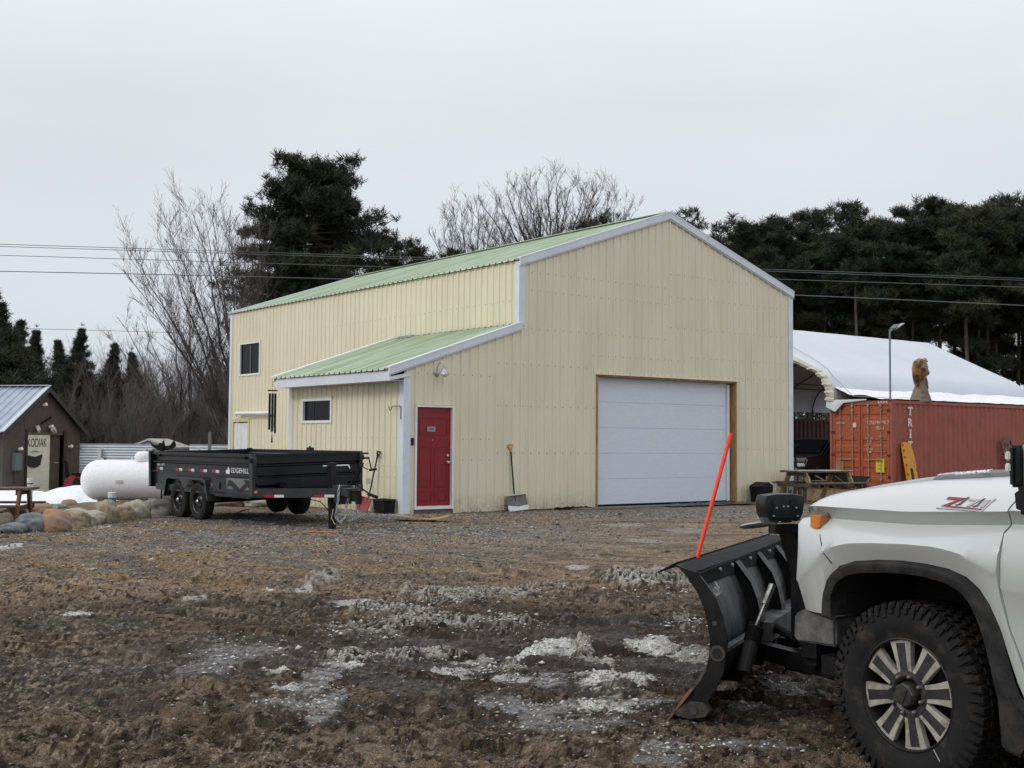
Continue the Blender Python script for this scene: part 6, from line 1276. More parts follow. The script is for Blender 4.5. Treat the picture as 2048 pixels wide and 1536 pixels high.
# ------------------------------------------------------------------ V plow
PE=Vector((.9113,7.0,0)); PD=Vector((.40834,.91283,0)); PF=Vector((-.91283,.40834,0)); WL=2.56
PLW=thing('snow_plow','black steel plow blade angled in front of the white pickup, with orange marker stake','snow plow',(PE.x,PE.y,0),0)
front=[(-.053,.794),(-.116,.724),(-.17,.65),(-.213,.551),(-.237,.44),(-.246,.389),(-.24,.285),(-.217,.199),(-.19,.15),(-.12,.06),(-.059,-.018)]
back=[(-.174,.755),(-.223,.695),(-.281,.619),(-.318,.524),(-.343,.409),(-.344,.38),(-.337,.293),(-.324,.208),(-.276,.106),(-.222,.023),(-.20,-.02)]
pm=M('plow_black',(.005,.005,.006),.40,col2=(.013,.013,.013),vs=7,bump=.1,spec=.35); pdust=M('plow_dusty_back',(.10,.098,.095),.6,col2=(.018,.017,.017),vs=6,streak=(1,1,.4),mixlo=.35,mixhi=.6); edgem=M('worn_cutting_edge',(.30,.12,.05),.7,.2,col2=(.12,.07,.05),vs=9)
def wing(Q,L,first):
    mb=MB(); F_=[(-f_,z) for f_,z in front]
    outer=[[(0,y,z),(L,y,z)] for y,z in front]; inner=[[(0,y-.008,z),(L,y-.008,z)] for y,z in front]
    mb.grid(outer); mb.grid(inner); 
    w_=mb.build('blade_wing',pdust,PLW,smooth=True); w_.matrix_local=Q
    xs=[0,.92,1.55,2.15,L-.03]
    for i,x_ in enumerate(xs):
        m_=MB(); poly=[(y,z) for y,z in front]+[(y,z) for y,z in back[::-1]]; m_.prism(poly,x_-.006 if i else -.012,x_+.006 if i else .0,'x')
        # flange along the back edge of the rib
        wfl=.12 if i else .03
        m_.grid([[(x_-(wfl/2 if i else .012),y,z),(x_+wfl/2,y,z)] for y,z in back]); m_.grid([[(x_-(wfl/2 if i else .012),y+.006,z),(x_+wfl/2,y+.006,z)] for y,z in back])
        m_.build('rib',pm,PLW).matrix_local=Q
    m_=MB(); m_.add([(0,-.03,.788),(L,-.03,.788),(L,-.185,.770),(0,-.185,.74),(0,-.03,.800),(L,-.03,.800),(L,-.185,.785),(0,-.185,.755)],[(0,1,2,3),(4,5,6,7),(0,1,5,4),(1,2,6,5),(2,3,7,6),(3,0,4,7)])
    for a,b_ in ((.02,.86),(.97,1.50),(1.6,2.1),(2.2,L-.05)): m_.bb(a,b_,-.178,-.162,.675,.77)
    m_.build('top_channel',blackm,PLW).matrix_local=Q
    for x_ in (.45,.75,1.25,1.85,2.35):
        m_=MB(); m_.tube([(x_,-.178,.735),(x_,-.196,.735)],.011,8); m_.build('bolt',galv,PLW).matrix_local=Q
    m_=MB(); m_.add([(0,-.04,.801),(L,-.04,.801),(L,.06,.75),(-.02,.06,.745),(0,-.04,.808),(L,-.04,.808),(L,.06,.757),(-.02,.06,.752)],[(0,1,2,3),(4,5,6,7),(0,1,5,4),(1,2,6,5),(2,3,7,6),(3,0,4,7)]); m_.build('rubber_deflector',rubber,PLW).matrix_local=Q
    m_=MB(); m_.prism([(-.150,.095),(-.004,-.095),(.004,-.088),(-.135,.105)],-.03,L,'x'); ce=m_.build('cutting_edge',edgem,PLW); ce.matrix_local=Q
    m_=MB(); m_.tube([(.0,-.30,.31),(1.1,-.30,.31)],.028,10); m_.bb(.9,L,-.40,-.26,.25,.37); m_.build('cross_tube',pdust,PLW,smooth=False).matrix_local=Q
    if first:
        m_=MB(); m_.tube([(-.018,-.289,.311),(.02,-.289,.311)],.045,18); m_.build('tube_end',M('worn_black',(.05,.045,.042),.6),PLW).matrix_local=Q
        m_=MB(); m_.tube([(-.0185,-.289,.311),(-.0195,-.289,.311)],.030,18); m_.build('tube_bore',seam,PLW).matrix_local=Q
        m_=MB(); m_.tube([(-.015,-.275,.479),(-.02,-.275,.479)],.014,10); m_.build('bolt',M('worn_black',(.05,.045,.042),.6),PLW).matrix_local=Q
        m_=MB(); m_.prism([(-.02,-.04),(-.13,.03),(-.215,.03),(-.245,-.02),(-.225,-.05),(-.13,-.07),(-.06,-.06)],-.03,.06,'x'); m_.build('shoe_bracket',M('muddy_black',(.03,.026,.022),.8,col2=(.09,.07,.05),vs=14),PLW,bevel=.006).matrix_local=Q
        m_=MB(); m_.tube([(-.035,-.155,-.02),(.0,-.155,-.02)],.022,10); m_.build('bolt',M('worn_black',(.05,.045,.042),.6),PLW).matrix_local=Q
        m_=MB(); m_.add([(.22,-.150-.012,.665),(.42,-.150-.012,.675),(.42,-.20-.012,.60),(.22,-.20-.012,.59)],[(0,1,2,3)]); st_=m_.build('wordless_sticker',M('plow_sticker',(.42,.42,.42),.6,col2=(.1,.1,.1),vs=22,mixlo=.45,mixhi=.5),PLW); st_.name='decal'; st_.matrix_local=Q
def wf(o,d,f): return Matrix.Translation(o)@Matrix(((d.x,f.x,0,0),(d.y,f.y,0,0),(0,0,1,0),(0,0,0,1)))
wing(wf(Vector((0,0,0)),PD,PF),WL,True)
# marker stake
ME=PE*0
a_=at(1390,1133,7.4)-PE; b_=at(1462,866,7.4)-PE; 
mb=MB(); mb.tube([a_,b_],.0105*1.0+.002,10); mb.build('marker_stake',M('blaze_orange',(.85,.07,.025),.45,emis=((1,.12,.05),.12)) if False else M('blaze_orange',(.90,.075,.028),.4),PLW,smooth=True)
mb=MB(); mb.tube([a_+(a_-b_)*.08,a_+(b_-a_)*.01],.016,8); mb.build('stake_socket',blackm,PLW)
# lift frame, quadrant, rams, light tower (in truck axes)
TQ=Matrix.Translation(TKO-PE)@Matrix(((th_.x,tn_.x,0,0),(th_.y,tn_.y,0,0),(0,0,1,0),(0,0,0,1)))
LYC=[None]
def pp(nm,mb_,mt,**k):
    o_=mb_.build(nm,mt,PLW,**k); o_.matrix_local=TQ
    if LYC[0] is not None: c_=Matrix.Translation((1.09,LYC[0],0)); o_.matrix_local=TQ@c_@Matrix.Rotation(R(-24),4,'Z')@c_.inverted()
    return o_
mb=MB()
for s_ in (-1,1): mb.bb(1.10,1.19,s_*.36,s_*.46,.25,1.04); mb.bar((.80,s_*.40,.26),(1.45,s_*.20,.22),.09,.10)
mb.bb(1.11,1.18,-.40,.40,.90,.98); mb.bb(1.11,1.18,-.40,.40,.55,.62); mb.bb(.84,.98,-.55,.55,.24,.34); mb.bar((.95,0,.95),(1.15,0,.55),.08,.1); mb.bb(1.35,1.55,-.25,.25,.14,.26)
for s_ in (-1,1): mb.bar((.9,s_*.42,.24),(1.95,s_*.12,.20),.09,.10)
mb.bar((1.15,.44,1.04),(1.12,.44,.3),.12,.12); mb.bar((1.15,-.44,1.04),(1.12,-.44,.3),.18,.14); mb.bar((1.15,.62,1.02),(1.02,.52,.45),.12,.05); mb.bar((1.0,.35,.75),(1.55,.15,.32),.05,.06); pp('lift_frame',mb,pm)
mb=MB(); mb.bb(1.03,1.09,-.84,.84,1.005,1.055); mb.bar((1.06,.44,1.03),(1.15,.44,1.03),.1,.05); mb.bar((1.06,-.44,1.03),(1.15,-.44,1.03),.1,.05); mb.bb(.86,.94,.30,.40,.6,1.04); pp('light_bar',mb,pm,bevel=.004)
for s_ in (1,-1):
    LYC[0]=s_*.74; mb=MB(); mb.bb(1.04,1.09,s_*.78,s_*.86,1.055,1.09)
    Lq=pp('light_mount',mb,M('mount_grey',(.10,.10,.10),.5,.3))
    mb=MB()
    mb.grid([[(1.035,s_*.74+a*.112,1.140+b*.075) for a,b in RP] for RP in [[(-.93,-.3),(-1,.5),(-.9,.95),(-.4,1.05),(.4,1.05),(.9,.95),(1,.5),(.93,-.3),(.75,-.85),(.3,-1),(-.3,-1),(-.75,-.85)]]]+[[(1.125,s_*.74+a*.130,1.137+b*.08) for a,b in [(-.93,-.3),(-1,.5),(-.9,.95),(-.4,1.05),(.4,1.05),(.9,.95),(1,.5),(.93,-.3),(.75,-.85),(.3,-1),(-.3,-1),(-.75,-.85)]],[(1.155,s_*.74+a*.126,1.135+b*.078) for a,b in [(-.93,-.3),(-1,.5),(-.9,.95),(-.4,1.05),(.4,1.05),(.9,.95),(1,.5),(.93,-.3),(.75,-.85),(.3,-1),(-.3,-1),(-.75,-.85)]]],closed=True)
    mb.add([(1.035,s_*.74+a*.112,1.140+b*.075) for a,b in [(-.93,-.3),(-1,.5),(-.9,.95),(-.4,1.05),(.4,1.05),(.9,.95),(1,.5),(.93,-.3),(.75,-.85),(.3,-1),(-.3,-1),(-.75,-.85)]],[tuple(range(12))]); mb.add([(1.155,s_*.74+a*.126,1.135+b*.078) for a,b in [(-.93,-.3),(-1,.5),(-.9,.95),(-.4,1.05),(.4,1.05),(.9,.95),(1,.5),(.93,-.3),(.75,-.85),(.3,-1),(-.3,-1),(-.75,-.85)]],[tuple(range(12))])
    lg=pp('plow_light',mb,black,smooth=True,sharp=30)
    mb=MB(); mb.bb(1.026,1.036,s_*.74-.07,s_*.74+.07,1.088,1.172); mb.tube([(1.02,s_*.74-.05,1.172),(1.035,s_*.74-.05,1.172)],.022,12); mb.tube([(1.02,s_*.74+.05,1.172),(1.035,s_*.74+.05,1.172)],.022,12); q_=pp('light_back_plate',mb,pm,bevel=.003)
    for a,b in ((-.07,1.175),(-.015,1.182),(.015,1.182),(.06,1.175),(-.08,1.13),(.08,1.13),(-.05,1.098),(.04,1.098)):
        m_=MB(); m_.tube([(1.014,s_*.74+a*.85,b-.028),(1.028,s_*.74+a*.85,b-.028)],.005,8); pp('screw',m_,galv)
    mb=MB(); mb.bb(1.156,1.16,s_*.74-.11,s_*.74+.11,1.077,1.197); pp('lens',mb,M('clear_lens',(.55,.55,.52),.15))
LYC[0]=None
mb=MB(); mb.lathe([(0,0),(.09,0),(.11,.01),(.09,.02),(0,.02)],20,T=Matrix.Translation((1.20,.80,1.035))@Matrix.Rotation(R(12),4,'Y')); pp('light_disc',mb,M('pale_plate',(.28,.30,.33),.5))
# hydraulic ram with spring, hoses, chain
hr=Vector(TQ.inverted()@(PD*1.2+PF*-.32+Vector((0,0,.32))))
mb=MB(); mb.tube([(1.2,.30,.30),tuple(hr)],.032,12); pp('ram',mb,blackm)
mb=MB(); tp1=TQ.inverted()@(at(1510,1258,7.2)-PE); tp0=TQ.inverted()@(at(1487,1345,7.1)-PE); tpt=TQ.inverted()@(at(1545,1170,7.3)-PE)
mb.tube([tp0,tp1],.042,14); pp('spring_body',mb,M('spring_dark',(.022,.02,.018),.7))
mb=MB(); 
for k in range(8):
    c_=tp0.lerp(tp1,.72+k*.042); dd=(tp1-tp0).normalized(); s1=dd.cross(Vector((0,0,1))).normalized(); s2=dd.cross(s1); mb.tube([c_+s1*.045*math.cos(q)+s2*.045*math.sin(q) for q in [2*math.pi*m/12 for m in range(13)]],.006,5,caps=False)
pp('coil',mb,blackm)
mb=MB(); mb.tube([tp1,tp1.lerp(tpt,.3),tp1.lerp(tpt,.55)],.012,8); mb.tube([tp1.lerp(tpt,.55),tpt],.022,8); pp('eye_bolt',mb,M('greased_steel',(.12,.12,.115),.4,.6,col2=(.3,.3,.29),vs=30))
mb=MB(); chain(mb,[(.98,.10,.92),(1.10,.08,.5)],.05,.007); chain(mb,[(.99,-.05,.9),(1.2,-.02,.4)],.05,.007); pp('lift_chain',mb,M('dark_chain',(.05,.05,.05),.5,.4))
mb=MB()
for k in range(4): mb.tube([(.95,.2-.1*k,.85),(1.12,.25-.1*k,.70),(1.15,.3-.12*k,.5),(1.25,.4-.18*k,.35)],.011,7)
pp('hose',mb,blackm,smooth=True)
mb=MB()
for s_ in (1,-1): mb.bar((.75,s_*.46,.52),(1.12,s_*.34,.26),.06,.10); mb.bar((.35,s_*.50,.22),(.95,s_*.42,.30),.07,.12); mb.bb(.30,.9,s_*.44,s_*.50,.14,.36)
mb.bar((.7,.60,.40),(.25,.35,.05),.10,.12); mb.bb(.1,.5,-.4,.4,.05,.20); pp('push_beam',mb,pm)
mb=MB(); mb.bb(1.20,1.48,-.22,.28,.34,.93); mb.tube([(1.1,0,.62),(1.1,0,.75)],.05,12); pp('pump_unit',mb,black,bevel=.01)
#@@
# ------------------------------------------------------------------ trees
barkp=M('pine_bark',(.055,.043,.036),.95,col2=(.095,.075,.062),vs=3); barkd=M('grey_brown_bark',(.060,.050,.046),.95,col2=(.10,.088,.082),vs=2); barkl=M('pale_twig_bark',(.070,.058,.055),.95,col2=(.105,.09,.085),vs=1.5)
ndl=[M('pine_needles',(.038,.046,.030),.75,col2=(.062,.070,.045),vs=.9,spec=.2),M('pine_needles_deep_green',(.028,.034,.024),.8,col2=(.045,.050,.035),vs=.9,spec=.2),M('pine_needles_olive',(.048,.054,.028),.75,col2=(.066,.068,.038),vs=.9,spec=.2)]  # three needle greens, dealt out to the clumps by noise
def tubes_np(segs,n):
    """segs: list of (p0,p1,r0,r1) -> verts, quads"""
    P0=np.array([s[0] for s in segs],float); P1=np.array([s[1] for s in segs],float); r0=np.array([s[2] for s in segs]); r1=np.array([s[3] for s in segs])
    D=P1-P0; L=np.linalg.norm(D,axis=1,keepdims=True)+1e-9; D=D/L; up=np.where(np.abs(D[:,2:3])<.9,np.array([[0,0,1.]]),np.array([[1.,0,0]])); A=np.cross(D,up); A/=np.linalg.norm(A,axis=1,keepdims=True)+1e-9; Bq=np.cross(A,D)
    t=np.arange(n)*2*np.pi/n; c=np.cos(t)[None,:,None]; s_=np.sin(t)[None,:,None]
    ring=A[:,None]*c+Bq[:,None]*s_
    V=np.concatenate([P0[:,None]+ring*r0[:,None,None],P1[:,None]+ring*r1[:,None,None]],1)
    m=len(segs); base=(np.arange(m)*2*n)[:,None]; k=np.arange(n); k2=(k+1)%n
    F=np.stack([base+k,base+k2,base+n+k2,base+n+k],-1).reshape(-1,4)
    return V.reshape(-1,3),F
def bare_tree(name,H,spread,sd,parent,thick=.16,mat_=None,levels=5,stems=3,dens=1.,upr=.5,tilt=(0,0),twr=.006,fan=0.):
    rg=random.Random(sd); trunk=[];twig=[]
    def grow(p,d,L,r,lv):
        n=4 if lv<2 else 3; pts=[p]; q=p.copy(); dd=d.copy()
        for i in range(n):
            dd=(dd+Vector((rg.gauss(0,.10),rg.gauss(0,.10),rg.gauss(.03,.05)+ (upr*.08)))).normalized(); q2=q+dd*L/n; ra=r*(1-.55*i/n); rb=r*(1-.55*(i+1)/n)
            (trunk if lv<2 else twig).append((tuple(q),tuple(q2),ra,rb)); q=q2; pts.append(q)
        if lv>=levels: return
        if lv<3: grow(q,dd,L*(.62 if lv==0 else .5),rb,lv+1)
        nb=int((5,7,6,5,4,3)[lv]*dens+rg.random())
        for k in range(nb):
            u=.22+.78*(k+rg.random())/nb if lv==0 else .15+.85*(k+rg.random())/nb; i=min(int(u*n),n-1); pp_=pts[i].lerp(pts[i+1],u*n-i)
            ax=Vector((rg.gauss(0,1),rg.gauss(0,1),rg.gauss(0,.3))).normalized(); an=rg.uniform(.35,.75)*(spread if lv<2 else 1)
            nd=(dd*math.cos(an)+ax*math.sin(an)); nd.z+=upr*.35; nd.normalize()
            grow(pp_,nd,L*rg.uniform(.42,.68)*(1-.25*u),max(r*(1-.55*u)*rg.uniform(.38,.58),twr),lv+1)
    for s_ in range(stems):
        a=rg.uniform(0,6.28); lean=.10+.16*spread*(stems>1); fx=(s_/(max(stems-1,1))*2-1)*fan; grow(Vector((math.cos(a)*.25*(stems>1),math.sin(a)*.25*(stems>1),-.3)),Vector((math.cos(a)*lean+fx+tilt[0],math.sin(a)*lean*(.5 if fan else 1)+tilt[1],1)).normalized(),H*rg.uniform(.62,.8),thick*rg.uniform(.7,1),0)
    V,F=tubes_np(trunk,6); t_=npmesh('trunk',V,F,mat_ or barkd,parent,smooth=True)
    V,F=tubes_np(twig,3); c_=npmesh('crown',V,F,mat_ or barkl,parent); return len(twig)
def tufts(cen,size,nn,rg,flat=.75):
    """spiky needle clumps: thin triangles around each centre"""
    m=len(cen); d=rg.normal(size=(m,nn,3)); d/=np.linalg.norm(d,axis=2,keepdims=True); d[...,2]=np.abs(d[...,2])*.9*np.sign(d[...,2]+.45)+.30
    w_=np.cross(d,rg.normal(size=(m,nn,3))); w_/=np.linalg.norm(w_,axis=2,keepdims=True)
    L=size[:,None,None]*rg.uniform(.6,1.1,size=(m,nn,1)); c=cen[:,None]
    jit=rg.normal(size=(m,nn,3))*size[:,None,None]*.20; c=c+jit; a=c+w_*L*.060; b=c-w_*L*.060; e_=c+d*L; 
    V=np.stack([a,b,e_+w_*L*.03,e_-w_*L*.03],2).reshape(-1,3); i=np.arange(m*nn)*4; F=np.stack([i,i+1,i+3,i+2],-1); return V,F
def pine(name,H,Wd,z0,sd,parent,dens=1.,shape='round',trunk_r=.2,tuft=.34,lean=0.,top=1.0):
    rg=np.random.default_rng(sd); segs=[];cen=[];siz=[]
    nt_=12
    def tp_(u): return np.array([lean*u*H+.25*math.sin(u*3+sd),.2*math.sin(u*4+sd*2),u*H])
    for i in range(nt_): 
        u0,u1=i/nt_,(i+1)/nt_; segs.append((tp_(u0)-(0,0,.3 if i==0 else 0),tp_(u1),trunk_r*(1-.85*u0),trunk_r*(1-.85*u1)))
    nb=int((46 if shape=='clump' else 120)*dens)
    for k in range(nb):
        u=z0+(1-z0)*(k+rg.random())/nb; v=(u-z0)/(1-z0)
        if shape=='clump': prof=(.50+.50*math.sin(math.pi*min(1,.12+v*.95)))*rg.uniform(.75,1.1)
        elif shape=='round': prof=(1-(2*v-.72)**2*(.55 if v<.36 else 1.0))
        elif shape=='cone': prof=(1-v)**1.15*rg.uniform(.75,1.25)+.015
        elif shape=='skirt': prof=math.sqrt(max(0,1-(max(v-.3,0)/.72)**2.3))*(.78+.50*max(0,.25-v)/.25)
        elif shape=='feather': prof=((1-v)**.55)*(.72+.28*min(1,v/.15))*rg.choice([.55,.8,1.0,1.15])
        prof=(prof if shape=='cone' else max(prof,.06)*rg.uniform(.55,1.12)); az=rg.uniform(0,2*np.pi); R_=Wd/2*prof; p=tp_(u)
        rise=(.30*v-.12)*R_ if shape!='cone' else -.18*R_
        e_=p+np.array([math.cos(az)*R_,math.sin(az)*R_,rise]); mid=(p+e_)/2+np.array([0,0,-.05*R_]); rb=.035+.02*R_*.5
        segs.append((p,mid,rb,rb*.7)); segs.append((mid,e_,rb*.7,.012)); lump=rg.uniform(.8,1.25)
        if shape=='clump':
            for w_ in ((1.,.72,.45) if R_>.9 else (1.,)):
                cq=(p+(mid-p)*w_*2 if w_<.5 else mid+(e_-mid)*(w_*2-1)); rr_=rg.uniform(.32,.62)
                for _ in range(13):
                    o_=rg.normal(size=3)*np.array([rr_,rr_,rr_*.42])*.62; cen.append(cq+o_+np.array([0,0,.1])); siz.append(tuft*rg.uniform(.6,1.05))
            continue
        ns=max(4,int(R_*7.0*dens**.3))
        for j in range(ns):
            w_=.30+.75*(j+rg.random())/ns; q=(p+(mid-p)*w_*2 if w_<.5 else mid+(e_-mid)*(w_*2-1)); sp=(.15*R_*(.35+.65*w_)+.06)*(1 if shape!='cone' else .9)
            for _ in range(2):
                o_=rg.normal(size=3)*np.array([sp,sp,sp*.30]); cen.append(q+o_); siz.append(tuft*rg.uniform(.7,1.3)*((.5+.6*min(1,R_)) if shape=='cone' else 1))
    for _ in range(4 if shape=='cone' else int(8*dens)): cen.append(tp_(1.)+rg.normal(size=3)*(np.array([.03,.03,.3]) if shape=='cone' else np.array([.3,.3,.22]))-np.array([0,0,.30])); siz.append(tuft*(.55 if shape=='cone' else 1))
    V,F=tubes_np(segs,5); npmesh('trunk',V,F,barkp,parent,smooth=True)
    cen=np.array(cen); siz=np.array(siz); V,F=tufts(cen,siz,28,rg)
    cl=vn(cen[:,0]*.9+50,cen[:,2]*.9+cen[:,1]*.7+sd,sd); mi=np.repeat(np.where(cl<.38,1,np.where(cl>.66,2,0)),28)
    npmesh('crown',V,F,ndl,parent,mi=mi)
def tree_at(name,label,cat,px,d,group=None,z=-.2,rz=0):
    p=at(px,900,d); return thing(name,label,cat,(p.x,d,z),rz,group)
def hpx(ytop,d): return (886-ytop)*d/CF+CH+.2
# the big pine behind the building on the left
t=tree_at('pine_tree','large dark round crowned pine rising behind the left end of the green roof','tree',632,58)
pine('p',hpx(352,58),7.6,.40,3,t,4.6,'clump',.28,.34)
# shorter pines behind the roof, in line
for (px,d,yt,wd,sd,lab) in ((812,60,492,3.2,5,'short dark pine showing above the roof left of the bare tree'),(888,62,508,2.6,6,'small dark pine tip above the green roof under the bare tree'),(1190,62,438,2.6,7,'dark pine crown against the bare tree near the roof ridge'),(1372,64,428,3.0,8,'slim dark pine just right of the roof ridge'),(1440,66,468,3.0,9,'dark pine top above the right roof slope'),(745,59,478,3.4,12,'dark pine skirt joined to the big pine on its right side')):
    t=tree_at('pine_tree',lab,'tree',px,d); pine('p',hpx(yt,d),wd*1.1,.45,sd,t,.8,'clump',.14,.30)
# row of pines on the right
protos=[]
def protop(i,H,W,z0,sh,sd,dn): 
    e_=thing('pine_tree','tall pine in the dark row behind the white shelter','tree',(0,0,0),0,'pines in the row behind the shelter'); pine('p',H,W,z0,sd,e_,dn,sh,.2,.38); return e_
PR=[protop(0,16,5.2,.42,'clump',21,1.0),protop(1,16,4.8,.50,'clump',22,.9),protop(2,16,5.6,.34,'clump',23,1.05),protop(3,16,4.6,.52,'clump',24,.85),protop(4,16,5.0,.38,'clump',25,1.0)]
row=[(1505,66,468),(1560,68,462),(1610,70,492),(1655,66,470),(1700,70,455),(1745,66,450),(1790,72,448),(1835,68,425),(1880,66,400),(1925,72,410),(1960,66,425),(2005,68,398),(2050,70,405),(2100,66,400),(2150,70,420),(2210,68,430),
 (1540,78,505),(1675,80,500),(1815,80,480),(1985,82,450),(2120,80,440),(1480,72,520),(2270,70,420),(2330,70,440)]
LAB=['dark pine nearest the cream building, just right of its sloping gable edge','round topped pine second from the building corner, above the shelter','shorter pine filling the dip right of the building corner','pine third in height left of the light pole','pine standing behind the shelter just left of the light pole','pine whose trunk line falls on the light pole','pine between the light pole and the wood carving','taller pine straight above the wood carving','tall pine where the treeline steps up right of the carving','pine above the far end of the shelter ridge','slim pine right of the shelter ridge end','tall pine above the sloping end of the shelter roof','tall pine cut by the right edge of the photo']
used=set()
for k,(px,d,yt) in enumerate(row):
    i=k%5; H=hpx(yt,d); src=PR[i]
    if i in used: o=copy_tree(src)
    else: o=src; used.add(i)
    p=at(px,900,d); s_=H/16; o.location=(p.x,d,-.2); o.scale=(s_*random.uniform(.92,1.15),s_*random.uniform(.92,1.15),s_); o.rotation_euler=(0,0,random.uniform(0,6.28))
    o['label']=LAB[k] if k<len(LAB) else ('pine beyond the right edge of the photo' if px>2048 else 'far pine glimpsed between the front row of pines behind the shelter')
    o['group']='pines in the row behind the shelter' if k<len(LAB) else ('pines past the right edge' if px>2048 else 'far pines behind the front row')
# understorey trunks in that row: slim bare-stemmed pines
UP=[thing('pine_tree','slim pine with bare lower trunk inside the right hand row','tree',(0,0,0),0,'slim bare stemmed pines of the right hand row') for _ in range(2)]
pine('p',15,3.6,.62,31,UP[0],.9,'clump',.16,.34); pine('p',15,3.2,.66,32,UP[1],.8,'clump',.15,.34)
for k,px in enumerate((1495,1545,1625,1720,1815,1905,1945,1985,2035,2090,2180)):
    o=UP[k] if k<2 else copy_tree(UP[k%2]); d=63+3*(k%3); p=at(px,900,d); o.location=(p.x,d,-.2); H=hpx(455-(k%4)*14 if px<1850 else 425,d); o.scale=(1,1,H/15); o.rotation_euler=(0,0,k*1.3)
# bare trees
def limb_tree(px,d,tips,lab,sd,z0=0.,r0=.10,nk=15,up=.5,yspread=1.6,wm_=None,tw=.006):
    """bare tree whose limbs run from the base to crown tips (given where the photo shows them, at the tree's own distance)"""
    rg=random.Random(sd); t=tree_at('bare_tree',lab,'tree',px,d); o=Vector((t.location.x,t.location.y,t.location.z)); TR_=[];TWg=[]
    if z0: TR_.append(((0,0,-.3),(0,0,z0),r0*1.7,r0*1.3))
    def run(p,dr,L,r,n,out,wob=.10,lift=.04):
        q=p.copy(); dd=dr.copy(); P=[q.copy()]; D=[dd.copy()]
        for i in range(n):
            dd=(dd+Vector((rg.gauss(0,wob),rg.gauss(0,wob),rg.gauss(lift,wob*.5)))).normalized(); q2=q+dd*L/n; out.append((tuple(q),tuple(q2),max(r*(1-.8*i/n),tw*.7),max(r*(1-.8*(i+1)/n),tw*.6))); q=q2; P.append(q.copy()); D.append(dd.copy())
        return P,D
    for (tx,ty) in tips:
        T=at(tx,ty,d)-o; T.y=rg.uniform(-yspread,yspread); b_=Vector((rg.uniform(-.15,.15),rg.uniform(-.15,.15),z0-(0 if z0 else .3))); H_=T-b_; c_=b_+Vector((H_.x*.22,H_.y*.3,H_.z*.50)); n=12; P=[]
        for i in range(n+1):
            u=i/n; w_=(b_*(1-u)**2+c_*2*u*(1-u)+T*u*u)+Vector((rg.gauss(0,.06),rg.gauss(0,.06),0))*(0 if i in(0,n) else 1); P.append(w_)
        L=H_.length
        for i in range(n): TR_.append((tuple(P[i]),tuple(P[i+1]),r0*(1-.92*i/n),r0*(1-.92*(i+1)/n)))
        for k in range(nk):
            u=.22+.76*(k+rg.random())/nk; i=min(int(u*n),n-1); p=P[i].lerp(P[i+1],u*n-i); tg=(P[i+1]-P[i]).normalized(); ax=Vector((rg.gauss(0,1),rg.gauss(0,.8),0)); an=rg.uniform(.3,.75); dr=(tg*math.cos(an)+ax.normalized()*math.sin(an)+Vector((0,0,up*.5))).normalized()
            L2=L*rg.uniform(.10,.24)*(1.25-.65*u); P2,D2=run(p,dr,L2,max(r0*(1-.9*u)*.45,tw*1.3),5,TWg,.12,.06)
            for k2 in range(8):
                u2=.2+.8*rg.random(); i2=min(int(u2*5),4); p2=P2[i2].lerp(P2[i2+1],u2*5-i2); a2=Vector((rg.gauss(0,1),rg.gauss(0,1),rg.gauss(0,.3))).normalized(); an=rg.uniform(.3,.8); d3=(D2[i2]*math.cos(an)+a2*math.sin(an)+Vector((0,0,up*.4))).normalized(); L3=L2*rg.uniform(.28,.55)
                P3,D3=run(p2,d3,L3,tw*1.1,3,TWg,.14,.05)
                for k3 in range(3):
                    p3=P3[rg.randint(1,3)]; a3=Vector((rg.gauss(0,1),rg.gauss(0,1),rg.gauss(0,.3))).normalized(); d4=(D3[1]+a3*.6+Vector((0,0,up*.3))).normalized(); run(p3,d4,L3*rg.uniform(.3,.6),tw,2,TWg,.12,.04)
    V,F=tubes_np(TR_,6); npmesh('trunk',V,F,barkd,t,smooth=True); V,F=tubes_np(TWg,3); npmesh('crown',V,F,wm_ or barkl,t)
limb_tree(482,50,[(252,545),(268,500),(292,462),(322,432),(362,398),(392,420),(425,415),(448,432),(300,560),(345,470),(275,600)],'tall bare birch like tree leaning left beside the left end of the cream building',41,0,.075,21,.45)
limb_tree(500,53,[(470,445),(492,458),(515,470),(530,500),(455,480),(480,520)],'bare tree standing against the left side of the big pine',46,0,.08,20,.5)
limb_tree(372,56,[(300,655),(330,610),(365,590),(400,600),(440,585),(240,640),(215,668)],'bushy bare tree behind the greenhouse',47,0,.07,13,.45)
E_=lambda cx_,hw_,yt,yb,n,sd:[(cx_+hw_*math.cos(t_)*random.Random(sd+k).uniform(.86,1.04),yb-(yb-yt)*math.sin(t_)*random.Random(sd*3+k).uniform(.84,1.02)) for k,t_ in enumerate([math.pi*(.06+.88*j/(n-1)) for j in range(n)])]
limb_tree(1098,62,E_(1098,150,335,500,17,1)+E_(1098,85,400,500,7,2),'wide bare crowned tree above the middle of the green roof',43,6.6,.12,22,.5)
limb_tree(940,64,E_(940,72,396,500,11,5),'bare twiggy tree above the left half of the green roof',44,6.2,.09,20,.5)
limb_tree(1210,65,E_(1212,68,382,480,9,7),'bare twiggy tree top left of the roof ridge',45,6.8,.09,20,.5)
# conifers at far left
for (px,d,yt,wd,sd,lab) in ((-8,46,588,4.6,51,'tall dark spruce cut by the left edge'),(42,52,652,4.2,52,'dark spruce behind the brown shed'),(72,56,672,3.6,53,'dark spruce right of the tallest one behind the shed'),(118,60,692,3.4,57,'small dark spruce above the shed ridge'),(157,58,668,3.6,54,'pointed spruce right of the shed roof'),(213,60,697,3.2,55,'slim spruce between bare trees'),(252,62,715,3.0,56,'far thin spruce near the greenhouse')):
    t=tree_at('spruce_tree',lab,'tree',px,d); pine('p',hpx(yt,d),wd*1.25,.06,sd,t,1.9,'cone',.13,.24)
